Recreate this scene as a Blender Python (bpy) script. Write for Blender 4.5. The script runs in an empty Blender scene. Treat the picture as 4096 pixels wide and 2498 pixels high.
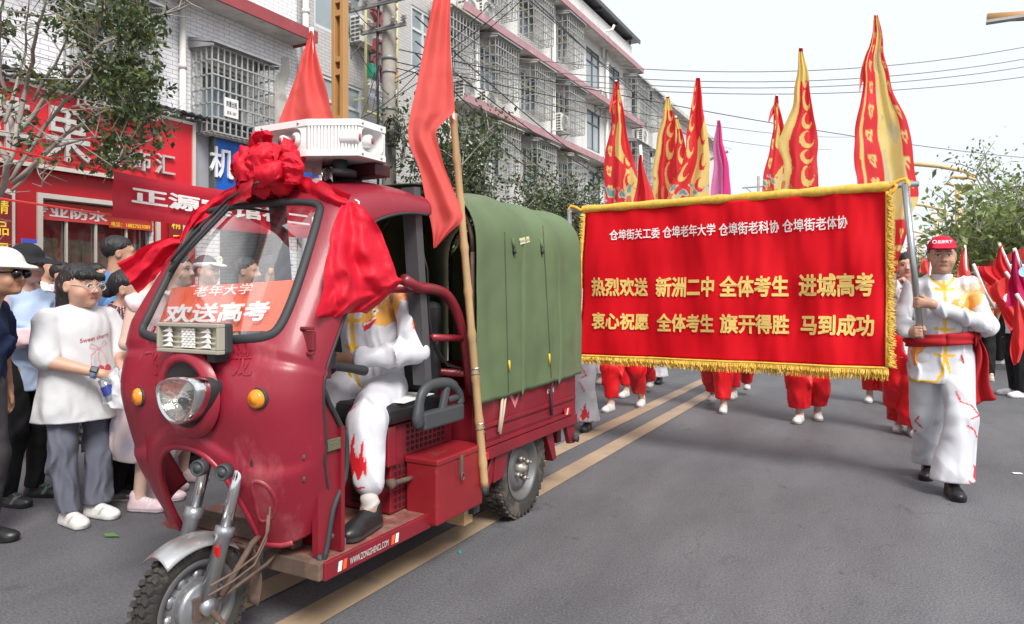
import bpy, bmesh, math, random
import numpy as np
from mathutils import Vector, Matrix, noise
from mathutils.bvhtree import BVHTree

scene = bpy.context.scene
COL = scene.collection
random.seed(7)
np.random.seed(7)

# ------------------------------------------------------------------ camera, sky, sun
YAW = math.atan(378 / 700.0)          # the road runs along world +Y, the camera looks to the left of it
EYE = Vector((0, 0, 1.3))
cam = bpy.data.cameras.new('camera')
cam.sensor_width = 36
cam.lens = 700 / 1024 * 36
cam.shift_y = -20.3 / 1024
cam.clip_end = 2000
cam_o = bpy.data.objects.new('camera', cam)
cam_o.location = EYE
cam_o.rotation_euler = (math.radians(90), 0, YAW)
COL.objects.link(cam_o)
scene.camera = cam_o

SUN_EL, SUN_AZ = math.radians(48), math.radians(128)   # azimuth from +Y, clockwise
w = bpy.data.worlds.new('World')
scene.world = w
w.use_nodes = True
nt = w.node_tree
bg = nt.nodes['Background']
sky = nt.nodes.new('ShaderNodeTexSky')
sky.sky_type = 'NISHITA'
sky.sun_disc = False
sky.sun_elevation = SUN_EL
sky.sun_rotation = SUN_AZ
sky.dust_density = 4
sky.air_density = 1.0
sky.ozone_density = 2
mx = nt.nodes.new('ShaderNodeMixRGB')     # a bright thin overcast over the blue
mx.inputs[0].default_value = 0.84
mx.inputs[2].default_value = (8.8, 9.2, 9.6, 1)
nt.links.new(sky.outputs[0], mx.inputs[1])
nt.links.new(mx.outputs[0], bg.inputs[0])
bg.inputs[1].default_value = 0.1
sl = bpy.data.lights.new('sun', 'SUN')
sl.energy = 3.6
sl.angle = math.radians(22)
sl.color = (1, 0.965, 0.91)
so = bpy.data.objects.new('sun', sl)
so.rotation_euler = (math.radians(90) - SUN_EL, 0, -SUN_AZ + math.pi)
COL.objects.link(so)
scene.view_settings.view_transform = 'Standard'
scene.view_settings.look = 'None'
scene.view_settings.exposure = 0.33
scene.view_settings.gamma = 1
scene.cycles.use_denoising = True
scene.cycles.max_bounces = 6
scene.cycles.transparent_max_bounces = 12

# ------------------------------------------------------------------ helpers
K = 1 / 2.40625
FW = Vector((-math.sin(YAW), math.cos(YAW), 0))
RT = Vector((math.cos(YAW), math.sin(YAW), 0))
def ray(u, v): return FW + RT * ((u - 512) / 700) + Vector((0, 0, (292 - v) / 700))
def onx(a, b, x): d = ray(a * K, b * K); return EYE + d * (x / d.x)       # real points measured on known planes
def ony(a, b, y): d = ray(a * K, b * K); return EYE + d * (y / d.y)
def onz(a, b, z=0.0): d = ray(a * K, b * K); return EYE + d * ((z - 1.3) / d.z)
def dep(a, b, D): return EYE + ray(a * K, b * K) * D

def lin(c):
    c = c / 255.0
    return c / 12.92 if c <= 0.04045 else ((c + 0.055) / 1.055) ** 2.4
def S(r, g, b): return (lin(r), lin(g), lin(b))

MATS = {}
def mat(name, col=None, rough=0.6, metal=0.0, var=0.08, vs=3.0, bump=0.0, bs=40.0, spec=0.5, coat=0.0, dirt=None, dirt_s=2.0, dirt_t=0.55, sss=0.0, stretch=None, trans=0.0, fold=0.0, fs=9.0):
    if name in MATS: return MATS[name]
    m = bpy.data.materials.new(name); m.use_nodes = True
    t = m.node_tree; p = t.nodes['Principled BSDF']; N = t.nodes.new; L = t.links.new
    tc = N('ShaderNodeTexCoord')
    src = tc.outputs['Object']
    if stretch:
        mp = N('ShaderNodeMapping'); mp.inputs['Scale'].default_value = stretch
        L(src, mp.inputs[0]); src = mp.outputs[0]
    if col is None:
        a = N('ShaderNodeAttribute'); a.attribute_name = 'Col'; base = a.outputs['Color']
    else:
        r = N('ShaderNodeRGB'); r.outputs[0].default_value = (*col, 1); base = r.outputs[0]
    if dirt:
        nz = N('ShaderNodeTexNoise'); nz.inputs['Scale'].default_value = dirt_s; nz.inputs['Detail'].default_value = 6; nz.inputs['Roughness'].default_value = 0.65
        L(src, nz.inputs['Vector'])
        mr = N('ShaderNodeMapRange'); mr.inputs['From Min'].default_value = dirt_t; mr.inputs['From Max'].default_value = dirt_t + 0.22
        L(nz.outputs['Fac'], mr.inputs['Value'])
        mm = N('ShaderNodeMixRGB'); mm.inputs[2].default_value = (*dirt, 1)
        L(mr.outputs[0], mm.inputs[0]); L(base, mm.inputs[1]); base = mm.outputs[0]
    if var:
        nz = N('ShaderNodeTexNoise'); nz.inputs['Scale'].default_value = vs; nz.inputs['Detail'].default_value = 5
        L(src, nz.inputs['Vector'])
        mr = N('ShaderNodeMapRange'); mr.inputs['From Min'].default_value = 0.25; mr.inputs['From Max'].default_value = 0.75
        mr.inputs['To Min'].default_value = 1 - var; mr.inputs['To Max'].default_value = 1 + var
        L(nz.outputs['Fac'], mr.inputs['Value'])
        mu = N('ShaderNodeMixRGB'); mu.blend_type = 'MULTIPLY'; mu.inputs[0].default_value = 1
        L(base, mu.inputs[1]); L(mr.outputs[0], mu.inputs[2]); base = mu.outputs[0]
    L(base, p.inputs['Base Color'])
    p.inputs['Roughness'].default_value = rough; p.inputs['Metallic'].default_value = metal
    p.inputs['Specular IOR Level'].default_value = spec
    if coat: p.inputs['Coat Weight'].default_value = coat; p.inputs['Coat Roughness'].default_value = 0.12
    if sss: p.inputs['Subsurface Weight'].default_value = sss; p.inputs['Subsurface Radius'].default_value = (0.012, 0.005, 0.003); p.inputs['Subsurface Scale'].default_value = 1.0
    if trans:
        td = N('ShaderNodeBsdfTranslucent'); L(base, td.inputs['Color'])
        ms = N('ShaderNodeMixShader'); ms.inputs[0].default_value = trans
        L(p.outputs[0], ms.inputs[1]); L(td.outputs[0], ms.inputs[2]); L(ms.outputs[0], t.nodes['Material Output'].inputs[0])
    if bump:
        nz = N('ShaderNodeTexNoise'); nz.inputs['Scale'].default_value = bs; nz.inputs['Detail'].default_value = 4
        L(src, nz.inputs['Vector'])
        bp = N('ShaderNodeBump'); bp.inputs['Strength'].default_value = bump; bp.inputs['Distance'].default_value = 0.02
        L(nz.outputs['Fac'], bp.inputs['Height']); L(bp.outputs[0], p.inputs['Normal'])
    if fold:        # pinched creases of loose cloth
        mp2 = N('ShaderNodeMapping'); mp2.inputs['Scale'].default_value = (1, 1, .6); L(tc.outputs['Object'], mp2.inputs[0])
        rz = N('ShaderNodeTexNoise'); rz.noise_type = 'RIDGED_MULTIFRACTAL'; rz.inputs['Scale'].default_value = fs; rz.inputs['Detail'].default_value = 2; rz.inputs['Distortion'].default_value = 0.7
        L(mp2.outputs[0], rz.inputs['Vector'])
        b2 = N('ShaderNodeBump'); b2.inputs['Strength'].default_value = fold; b2.inputs['Distance'].default_value = 0.07
        L(rz.outputs['Fac'], b2.inputs['Height'])
        if p.inputs['Normal'].links: L(p.inputs['Normal'].links[0].from_socket, b2.inputs['Normal'])
        L(b2.outputs[0], p.inputs['Normal'])
    MATS[name] = m
    return m

def brick_mat(name, c1, c2, mortar, bw=0.24, bh=0.075, dirt=(0.35, 0.33, 0.3)):
    m = bpy.data.materials.new(name); m.use_nodes = True
    t = m.node_tree; p = t.nodes['Principled BSDF']; N = t.nodes.new; L = t.links.new
    tc = N('ShaderNodeTexCoord'); sp = N('ShaderNodeSeparateXYZ'); L(tc.outputs['Object'], sp.inputs[0])
    ad = N('ShaderNodeMath'); L(sp.outputs['X'], ad.inputs[0]); L(sp.outputs['Y'], ad.inputs[1])
    cb = N('ShaderNodeCombineXYZ'); L(ad.outputs[0], cb.inputs['X']); L(sp.outputs['Z'], cb.inputs['Y'])
    b = N('ShaderNodeTexBrick'); L(cb.outputs[0], b.inputs['Vector'])
    b.inputs['Color1'].default_value = (*c1, 1); b.inputs['Color2'].default_value = (*c2, 1); b.inputs['Mortar'].default_value = (*mortar, 1)
    b.inputs['Scale'].default_value = 1; b.inputs['Mortar Size'].default_value = 0.006; b.inputs['Mortar Smooth'].default_value = 0.2
    b.inputs['Brick Width'].default_value = bw; b.inputs['Row Height'].default_value = bh; b.inputs['Bias'].default_value = -0.3
    mp = N('ShaderNodeMapping'); mp.inputs['Scale'].default_value = (1.2, 1.2, 0.22); L(tc.outputs['Object'], mp.inputs[0])
    nz = N('ShaderNodeTexNoise'); nz.inputs['Scale'].default_value = 1.6; nz.inputs['Detail'].default_value = 7; nz.inputs['Roughness'].default_value = 0.65; L(mp.outputs[0], nz.inputs['Vector'])
    mr = N('ShaderNodeMapRange'); mr.inputs['From Min'].default_value = 0.5; mr.inputs['From Max'].default_value = 0.85; mr.inputs['To Max'].default_value = 0.55
    L(nz.outputs['Fac'], mr.inputs['Value'])
    mm = N('ShaderNodeMixRGB'); mm.inputs[2].default_value = (*dirt, 1)
    L(mr.outputs[0], mm.inputs[0]); L(b.outputs['Color'], mm.inputs[1]); L(mm.outputs[0], p.inputs['Base Color'])
    p.inputs['Roughness'].default_value = 0.45
    bp = N('ShaderNodeBump'); bp.inputs['Strength'].default_value = 0.4; bp.inputs['Distance'].default_value = 0.01; bp.invert = True
    L(b.outputs['Fac'], bp.inputs['Height']); L(bp.outputs[0], p.inputs['Normal'])
    MATS[name] = m
    return m

def glass_mat(name, tint=(0.9, 0.95, 0.95), refl=0.12):
    m = bpy.data.materials.new(name); m.use_nodes = True
    t = m.node_tree; N = t.nodes.new; L = t.links.new
    tr = N('ShaderNodeBsdfTransparent'); tr.inputs[0].default_value = (*tint, 1)
    gl = N('ShaderNodeBsdfGlossy'); gl.inputs['Roughness'].default_value = 0.03
    lw = N('ShaderNodeLayerWeight'); lw.inputs[0].default_value = 0.35
    mr = N('ShaderNodeMapRange'); mr.inputs['To Min'].default_value = refl; mr.inputs['To Max'].default_value = 0.9
    L(lw.outputs['Facing'], mr.inputs['Value'])
    # smears of dust on the pane
    nz = N('ShaderNodeTexNoise'); nz.inputs['Scale'].default_value = 6; nz.inputs['Detail'].default_value = 5
    tc = N('ShaderNodeTexCoord'); mp = N('ShaderNodeMapping'); mp.inputs['Scale'].default_value = (3, 1, 0.5); L(tc.outputs['Object'], mp.inputs[0]); L(mp.outputs[0], nz.inputs['Vector'])
    df = N('ShaderNodeBsdfDiffuse'); df.inputs[0].default_value = (0.6, 0.58, 0.55, 1)
    mr2 = N('ShaderNodeMapRange'); mr2.inputs['From Min'].default_value = 0.45; mr2.inputs['From Max'].default_value = 0.9; mr2.inputs['To Max'].default_value = 0.13; L(nz.outputs['Fac'], mr2.inputs['Value'])
    m1 = N('ShaderNodeMixShader'); L(mr.outputs[0], m1.inputs[0]); L(tr.outputs[0], m1.inputs[1]); L(gl.outputs[0], m1.inputs[2])
    m2 = N('ShaderNodeMixShader'); L(mr2.outputs[0], m2.inputs[0]); L(m1.outputs[0], m2.inputs[1]); L(df.outputs[0], m2.inputs[2])
    L(m2.outputs[0], t.nodes['Material Output'].inputs[0])
    MATS[name] = m
    return m

def tag(o, label=None, cat=None, group=None, kind=None):
    if label: o['label'] = label
    if cat: o['category'] = cat
    if group: o['group'] = group
    if kind: o['kind'] = kind
    return o

OFF = {}
def thing(name, label, cat, loc=(0, 0, 0), group=None, rz=0.0):
    o = bpy.data.objects.new(name, None); COL.objects.link(o)
    o.empty_display_size = 0.1
    o.location = loc; o.rotation_euler = (0, 0, rz)
    OFF[o] = Vector(loc)
    return tag(o, label, cat, group)

def link_mesh(name, me, parent=None, off=None):
    o = bpy.data.objects.new(name, me); COL.objects.link(o)
    if parent is not None:
        o.parent = parent
        OFF[o] = OFF.get(parent, Vector())
    return o

class MB:
    def __init__(s): s.v = []; s.f = []; s.m = []; s.sm = []
    def add(s, vs, fs, mi=0, smooth=False):
        b = len(s.v); s.v.extend([tuple(p) for p in vs])
        for f in fs: s.f.append([i + b for i in f]); s.m.append(mi); s.sm.append(smooth)
        return s
    def box(s, c, d, R=None, mi=0):
        c = Vector(c); h = [x / 2 for x in d]; vs = []
        for x in (-1, 1):
            for y in (-1, 1):
                for z in (-1, 1):
                    q = Vector((x * h[0], y * h[1], z * h[2]))
                    if R is not None: q = R @ q
                    vs.append(c + q)
        return s.add(vs, [(0, 1, 3, 2), (4, 6, 7, 5), (0, 4, 5, 1), (2, 3, 7, 6), (0, 2, 6, 4), (1, 5, 7, 3)], mi)
    def bx(s, x0, x1, y0, y1, z0, z1, mi=0):
        return s.box(((x0 + x1) / 2, (y0 + y1) / 2, (z0 + z1) / 2), (abs(x1 - x0), abs(y1 - y0), abs(z1 - z0)), None, mi)
    def bar(s, p0, p1, w, d=None, mi=0, up=(0, 0, 1)):
        p0, p1 = Vector(p0), Vector(p1); a = p1 - p0; L = a.length; a.normalize()
        u = Vector(up)
        if abs(a.dot(u)) > 0.95: u = Vector((1, 0, 0))
        x = a.cross(u).normalized(); y = x.cross(a)
        return s.box((p0 + p1) / 2, (w, d or w, L), Matrix((x, y, a)).transposed(), mi)
    def tube(s, P, r, n=8, mi=0, closed=False, cap=True, flat=1.0, up=None):
        P = [Vector(p) for p in P]; N = len(P); vs = []; prev = None
        rs = r if hasattr(r, '__len__') else [r] * N
        for i in range(N):
            a = P[(i + 1) % N] if (closed or i < N - 1) else P[i]
            b = P[i - 1] if (closed or i > 0) else P[i]
            t = (a - b).normalized()
            if prev is None:
                u = Vector(up) if up else (Vector((0, 0, 1)) if abs(t.z) < 0.9 else Vector((1, 0, 0)))
            else: u = prev
            x = (u - t * u.dot(t)).normalized(); prev = x; y = t.cross(x)
            for k in range(n):
                an = 2 * math.pi * k / n
                vs.append(P[i] + (x * math.cos(an) + y * math.sin(an) * flat) * rs[i])
        fs = []
        for i in range(N if closed else N - 1):
            for k in range(n):
                a0 = i * n + k; a1 = i * n + (k + 1) % n; j = (i + 1) % N
                fs.append((a0, a1, j * n + (k + 1) % n, j * n + k))
        if cap and not closed:
            fs.append(tuple(reversed(range(n)))); fs.append(tuple(range((N - 1) * n, N * n)))
        return s.add(vs, fs, mi, n > 5)
    def cyl(s, p0, p1, r0, r1=None, n=16, mi=0):
        return s.tube([p0, p1], [r0, r0 if r1 is None else r1], n, mi)
    def lathe(s, prof, c, ax, n=32, mi=0, smooth=True):
        ax = Vector(ax).normalized(); u = Vector((0, 0, 1)) if abs(ax.z) < 0.9 else Vector((1, 0, 0))
        x = (u - ax * u.dot(ax)).normalized(); y = ax.cross(x); c = Vector(c); vs = []
        for r, h in prof:
            for k in range(n):
                a = 2 * math.pi * k / n
                vs.append(c + ax * h + (x * math.cos(a) + y * math.sin(a)) * r)
        fs = [(i * n + k, i * n + (k + 1) % n, (i + 1) * n + (k + 1) % n, (i + 1) * n + k) for i in range(len(prof) - 1) for k in range(n)]
        return s.add(vs, fs, mi, smooth)
    def prism(s, poly, o, ux, uy, d, mi=0, smooth=False):
        o, ux, uy, d = Vector(o), Vector(ux), Vector(uy), Vector(d); n = len(poly)
        vs = [o + ux * a + uy * b for a, b in poly] + [o + ux * a + uy * b + d for a, b in poly]
        fs = [tuple(range(n)), tuple(reversed(range(n, 2 * n)))] + [(i, i + n, (i + 1) % n + n, (i + 1) % n) for i in range(n)]
        return s.add(vs, fs, mi, smooth)
    def grid(s, fn, nu, nv, mi=0, smooth=True, keep=None, closed_u=False):
        vs = [fn(i / nu, j / nv) for j in range(nv + 1) for i in range(nu + 1)]
        fs = []
        for j in range(nv):
            for i in range(nu):
                if keep and not keep((i + .5) / nu, (j + .5) / nv): continue
                a = j * (nu + 1) + i
                fs.append((a, a + 1, a + nu + 2, a + nu + 1))
        return s.add(vs, fs, mi, smooth)
    def sphere(s, c, r, nu=16, nv=10, mi=0, R=None):
        c = Vector(c); r = r if hasattr(r, '__len__') else (r, r, r)
        def fn(a, b):
            p = Vector((r[0] * math.sin(math.pi * b) * math.cos(2 * math.pi * a), r[1] * math.sin(math.pi * b) * math.sin(2 * math.pi * a), r[2] * math.cos(math.pi * b)))
            return c + (R @ p if R is not None else p)
        return s.grid(fn, nu, nv, mi)
    def mesh(s, name, mats, off=Vector(), recalc=True):
        me = bpy.data.meshes.new(name)
        me.from_pydata([(p[0] - off.x, p[1] - off.y, p[2] - off.z) for p in s.v], [], s.f)
        for m in (mats if isinstance(mats, (list, tuple)) else [mats]): me.materials.append(m)
        me.polygons.foreach_set('material_index', s.m); me.polygons.foreach_set('use_smooth', s.sm)
        if recalc:
            bm = bmesh.new(); bm.from_mesh(me); bmesh.ops.recalc_face_normals(bm, faces=bm.faces); bm.to_mesh(me); bm.free()
        me.update()
        return me
    def build(s, name, mats, parent=None, bevel=0, solid=0, recalc=True, label=None, cat=None, group=None, kind=None, local=False, sub=0, smooth_angle=None, center=False):
        if parent is None:
            A = np.array(s.v); lo, hi = A.min(0), A.max(0)
            off = Vector(((lo[0] + hi[0]) / 2, (lo[1] + hi[1]) / 2, lo[2]))
            if local: off = Vector()
        else: off = Vector() if local else OFF.get(parent, Vector())
        o = link_mesh(name, s.mesh(name, mats, off, recalc), parent)
        if parent is None: o.location = off; OFF[o] = off
        if bevel:
            b = o.modifiers.new('bevel', 'BEVEL'); b.width = bevel; b.segments = 2; b.limit_method = 'ANGLE'; b.angle_limit = 0.6
        if solid:
            q = o.modifiers.new('solid', 'SOLIDIFY'); q.thickness = solid; q.offset = 0
        if sub:
            q = o.modifiers.new('sub', 'SUBSURF'); q.levels = sub; q.render_levels = sub
        return tag(o, label, cat, group, kind)

TXT = {}
def txt(body, bold=0.02, ext=0.0):
    """a word as flat faces, x and y scaled to 0..1; thick strokes come from widening a fine stencil of the glyphs"""
    key = (body, bold, ext)
    if key in TXT: return TXT[key]
    c = bpy.data.curves.new('lettering', 'FONT'); c.body = body; c.extrude = ext; c.resolution_u = 3
    if ext: c.offset = min(bold, .006)
    o = bpy.data.objects.new('lettering', c); COL.objects.link(o)
    me = bpy.data.meshes.new_from_object(o.evaluated_get(bpy.context.evaluated_depsgraph_get()))
    A = np.array([v.co[:] for v in me.vertices]); F = [tuple(p.vertices) for p in me.polygons]
    bpy.data.objects.remove(o); bpy.data.curves.remove(c); bpy.data.meshes.remove(me)
    lo, hi = A.min(0), A.max(0)
    if not ext:
        R = 88.0; pad = int(bold * R) + 1
        P = (A[:, :2] - lo[:2]) * R / max(.3, min(1, hi[1] - lo[1])) + pad
        Wd, Hd = int(P[:, 0].max()) + pad + 1, int(P[:, 1].max()) + pad + 1
        G = np.zeros((Hd, Wd), bool)
        for f in F:
            for k in range(1, len(f) - 1):
                p, q, r = P[f[0]], P[f[k]], P[f[k + 1]]
                x0, x1 = int(min(p[0], q[0], r[0])), int(max(p[0], q[0], r[0])) + 1; y0, y1 = int(min(p[1], q[1], r[1])), int(max(p[1], q[1], r[1])) + 1
                X, Y = np.meshgrid(np.arange(x0, x1 + 1) + .5, np.arange(y0, y1 + 1) + .5)
                d = (q[0] - p[0]) * (r[1] - p[1]) - (q[1] - p[1]) * (r[0] - p[0])
                if abs(d) < 1e-9: continue
                u = ((X - p[0]) * (r[1] - p[1]) - (Y - p[1]) * (r[0] - p[0])) / d; v = ((q[0] - p[0]) * (Y - p[1]) - (q[1] - p[1]) * (X - p[0])) / d
                m = (u >= -.01) & (v >= -.01) & (u + v <= 1.01)
                G[y0:y1 + 1, x0:x1 + 1] |= m[:Hd - y0, :Wd - x0]
        rad = bold * R; D = G.copy(); k = int(rad)
        for dx in range(-k, k + 1):
            for dy in range(-k, k + 1):
                if dx * dx + dy * dy <= rad * rad and (dx or dy): D |= np.roll(np.roll(G, dy, 0), dx, 1)
        vs, F, live = [], [], {}
        def emit(x0, x1, y0, y1):
            n = len(vs); vs.extend([(x0 / Wd, y0 / Hd, 0), (x1 / Wd, y0 / Hd, 0), (x1 / Wd, y1 / Hd, 0), (x0 / Wd, y1 / Hd, 0)]); F.append((n, n + 1, n + 2, n + 3))
        for y in range(Hd + 1):
            runs = set()
            if y < Hd:
                e = np.flatnonzero(np.diff(np.r_[0, D[y].astype(int), 0]))
                runs = {(int(e[i]), int(e[i + 1])) for i in range(0, len(e), 2)}
            for r_ in [r_ for r_ in live if r_ not in runs or y - live[r_] > 8]: emit(r_[0], r_[1], live.pop(r_), y)
            for r_ in runs: live.setdefault(r_, y)
        TXT[key] = (np.array(vs), F, 1); return TXT[key]
    A[:, 0] = (A[:, 0] - lo[0]) / (hi[0] - lo[0]); A[:, 1] = (A[:, 1] - lo[1]) / (hi[1] - lo[1])
    TXT[key] = (A, F, 1)
    return TXT[key]
def put_text(mb, body, fn, bold=0.02, mi=0, ext=0.0):
    A, F, _ = txt(body, bold, ext)
    F0 = list(F) if 1 else F
    mb.add([fn(a[0], a[1], a[2]) for a in A], F0, mi)
def quad_fn(bl, br, tl, tr, n=(0, 0, 0), d=1.0):
    bl, br, tl, tr, n = Vector(bl), Vector(br), Vector(tl), Vector(tr), Vector(n)
    return lambda a, b, c=0: (bl * (1 - a) + br * a) * (1 - b) + (tl * (1 - a) + tr * a) * b + n * (c * d)
def fbm(p, o=3):
    return noise.fractal(Vector(p), 1.0, 2.0, o)
# ================================================================== SETTING
asph = bpy.data.materials.new('asphalt'); asph.use_nodes = True
def make_asphalt():
    t = asph.node_tree; p = t.nodes['Principled BSDF']; N = t.nodes.new; L = t.links.new
    tc = N('ShaderNodeTexCoord')
    a = N('ShaderNodeTexNoise'); a.inputs['Scale'].default_value = 90; a.inputs['Detail'].default_value = 3; L(tc.outputs['Object'], a.inputs['Vector'])
    b = N('ShaderNodeTexNoise'); b.inputs['Scale'].default_value = 0.9; b.inputs['Detail'].default_value = 8; b.inputs['Roughness'].default_value = 0.6
    mp = N('ShaderNodeMapping'); mp.inputs['Scale'].default_value = (1.5, 0.5, 1); L(tc.outputs['Object'], mp.inputs[0]); L(mp.outputs[0], b.inputs['Vector'])
    cr = N('ShaderNodeValToRGB'); cr.color_ramp.elements[0].position = 0.3; cr.color_ramp.elements[0].color = (0.066, 0.067, 0.074, 1)
    cr.color_ramp.elements[1].position = 0.72; cr.color_ramp.elements[1].color = (0.132, 0.131, 0.140, 1)
    L(b.outputs['Fac'], cr.inputs[0])
    r2 = N('ShaderNodeMapRange'); r2.inputs['From Min'].default_value = 0.3; r2.inputs['From Max'].default_value = 0.7; r2.inputs['To Min'].default_value = 0.72; r2.inputs['To Max'].default_value = 1.28
    L(a.outputs['Fac'], r2.inputs['Value'])
    mu = N('ShaderNodeMixRGB'); mu.blend_type = 'MULTIPLY'; mu.inputs[0].default_value = 1; L(cr.outputs[0], mu.inputs[1]); L(r2.outputs[0], mu.inputs[2])
    # dark scuffs and old stains
    c = N('ShaderNodeTexNoise'); c.inputs['Scale'].default_value = 7; c.inputs['Detail'].default_value = 9; c.inputs['Roughness'].default_value = 0.75; c.inputs['Distortion'].default_value = 0.6
    mp2 = N('ShaderNodeMapping'); mp2.inputs['Scale'].default_value = (1.0, 0.6, 1); mp2.inputs['Rotation'].default_value = (0, 0, 0.4); L(tc.outputs['Object'], mp2.inputs[0]); L(mp2.outputs[0], c.inputs['Vector'])
    r3 = N('ShaderNodeMapRange'); r3.inputs['From Min'].default_value = 0.585; r3.inputs['From Max'].default_value = 0.70; r3.inputs['To Max'].default_value = 0.7; L(c.outputs['Fac'], r3.inputs['Value'])
    md = N('ShaderNodeMixRGB'); md.inputs[2].default_value = (0.035, 0.035, 0.04, 1); L(r3.outputs[0], md.inputs[0]); L(mu.outputs[0], md.inputs[1])
    # hairline cracks, pale aggregate
    v = N('ShaderNodeTexVoronoi'); v.feature = 'DISTANCE_TO_EDGE'; v.inputs['Scale'].default_value = 0.55
    wn = N('ShaderNodeTexNoise'); wn.inputs['Scale'].default_value = 2.2; wn.inputs['Detail'].default_value = 6; L(tc.outputs['Object'], wn.inputs['Vector'])
    wm = N('ShaderNodeMixRGB'); wm.blend_type = 'ADD'; wm.inputs[0].default_value = 0.9; L(tc.outputs['Object'], wm.inputs[1]); L(wn.outputs['Color'], wm.inputs[2]); L(wm.outputs[0], v.inputs['Vector'])
    rc = N('ShaderNodeMapRange'); rc.inputs['From Min'].default_value = 0.0; rc.inputs['From Max'].default_value = 0.012; rc.inputs['To Min'].default_value = 0.3; rc.inputs['To Max'].default_value = 0; L(v.outputs['Distance'], rc.inputs['Value'])
    mk = N('ShaderNodeMath'); mk.operation = 'MULTIPLY'; L(rc.outputs[0], mk.inputs[0]); rm = N('ShaderNodeMapRange'); rm.inputs['From Min'].default_value = 0.5; rm.inputs['From Max'].default_value = 0.6; L(b.outputs['Fac'], rm.inputs['Value']); L(rm.outputs[0], mk.inputs[1])
    mc = N('ShaderNodeMixRGB'); mc.inputs[2].default_value = (0.03, 0.03, 0.033, 1); L(mk.outputs[0], mc.inputs[0]); L(md.outputs[0], mc.inputs[1])
    sp = N('ShaderNodeTexNoise'); sp.inputs['Scale'].default_value = 160; sp.inputs['Detail'].default_value = 1; L(tc.outputs['Object'], sp.inputs['Vector'])
    rs_ = N('ShaderNodeMapRange'); rs_.inputs['From Min'].default_value = 0.66; rs_.inputs['From Max'].default_value = 0.74; rs_.inputs['To Max'].default_value = 0.6; L(sp.outputs['Fac'], rs_.inputs['Value'])
    ma = N('ShaderNodeMixRGB'); ma.inputs[2].default_value = (0.30, 0.29, 0.29, 1); L(rs_.outputs[0], ma.inputs[0]); L(mc.outputs[0], ma.inputs[1])
    L(ma.outputs[0], p.inputs['Base Color']); p.inputs['Roughness'].default_value = 0.72
    bp = N('ShaderNodeBump'); bp.inputs['Strength'].default_value = 0.5; bp.inputs['Distance'].default_value = 0.01; L(a.outputs['Fac'], bp.inputs['Height']); L(bp.outputs[0], p.inputs['Normal'])
make_asphalt()
MB().add([(-700, -60, 0), (700, -60, 0), (700, 1500, 0), (-700, 1500, 0)], [(0, 1, 2, 3)]).build('road', asph, kind='structure')
def paint(name, col, wear):
    m = mat(name, col, 0.6, var=0.22, vs=2.5, dirt=(0.13, 0.125, 0.125), dirt_s=5.0, dirt_t=wear, bump=0.15, bs=80)
    return m
pt = paint('worn_tan_paint', (0.34, 0.25, 0.165), 0.56)
for x in (-2.395, -2.035):
    mb = MB()
    mb.grid(lambda a, b, x=x: (x - 0.078 + 0.156 * a, -8 + 130 * b, 0.004), 1, 100)
    mb.build('road_line', pt, kind='structure')
wp = paint('worn_white_paint', (0.5, 0.5, 0.48), 0.5)
mb = MB(); mb.grid(lambda a, b: (2.02 + 0.16 * a, 4 + 90 * b, 0.004), 1, 80); mb.build('road_line', wp, kind='structure')
pv = mat('pavement_grey', (0.22, 0.21, 0.2), 0.8, var=0.2, vs=2, bump=0.3, bs=25)
kb = mat('kerb_stone', (0.3, 0.29, 0.28), 0.75, var=0.15, vs=5, bump=0.2)
for x0, x1, k0 in ((-11.0, -6.7, -6.7), (6.0, 12.0, 5.86)):
    MB().bx(x0, x1, -20, 130, 0.0, 0.13).build('pavement', pv, kind='structure')
    MB().bx(k0, k0 + 0.14, -20, 130, 0.0, 0.145).build('kerb', kb, kind='structure')

# ---- materials for buildings
br_w = brick_mat('white_tile_brick', (0.80, 0.80, 0.82), (0.74, 0.74, 0.76), (0.38, 0.38, 0.44))
br_g = brick_mat('grey_tile_brick', (0.52, 0.505, 0.495), (0.46, 0.445, 0.44), (0.29, 0.28, 0.28))
br_c = brick_mat('cream_tile_brick', (0.78, 0.76, 0.745), (0.71, 0.69, 0.68), (0.40, 0.385, 0.38))
conc = mat('stained_concrete', (0.55, 0.52, 0.48), 0.85, var=0.2, vs=2, dirt=(0.25, 0.23, 0.21), dirt_s=2.5, dirt_t=0.52)
fasc = mat('dark_red_fascia', (0.30, 0.055, 0.065), 0.6, var=0.15, vs=3, dirt=(0.35, 0.2, 0.19), dirt_s=3, dirt_t=0.6)
fasp = mat('faded_red_fascia', (0.40, 0.22, 0.24), 0.6, var=0.15, vs=3, dirt=(0.4, 0.3, 0.29), dirt_s=3, dirt_t=0.55)
pvc = mat('white_plastic_pipe', (0.68, 0.67, 0.64), 0.45, var=0.06)
alu = mat('grey_metal_bars', (0.42, 0.42, 0.40), 0.4, metal=0.35, var=0.12, vs=6)
alud = mat('dull_steel_bars', (0.25, 0.25, 0.25), 0.5, metal=0.3, var=0.2, vs=6)
frw = mat('white_window_frame', (0.6, 0.61, 0.62), 0.4, var=0.05)
frd = mat('dark_window_frame', (0.09, 0.1, 0.1), 0.4, var=0.05)
awn = mat('grey_awning_sheet', (0.3, 0.3, 0.31), 0.5, var=0.2, vs=3)
awc = mat('concrete_awning', (0.42, 0.39, 0.36), 0.8, var=0.2, vs=3, dirt=(0.2, 0.18, 0.17), dirt_s=4)
gl_b = mat('blue_window_glass', (0.10, 0.135, 0.155), 0.06, var=0.35, vs=1.2, spec=0.9)
gl_l = mat('pale_window_glass', (0.28, 0.33, 0.35), 0.08, var=0.25, vs=0.8, spec=0.9)
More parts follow.
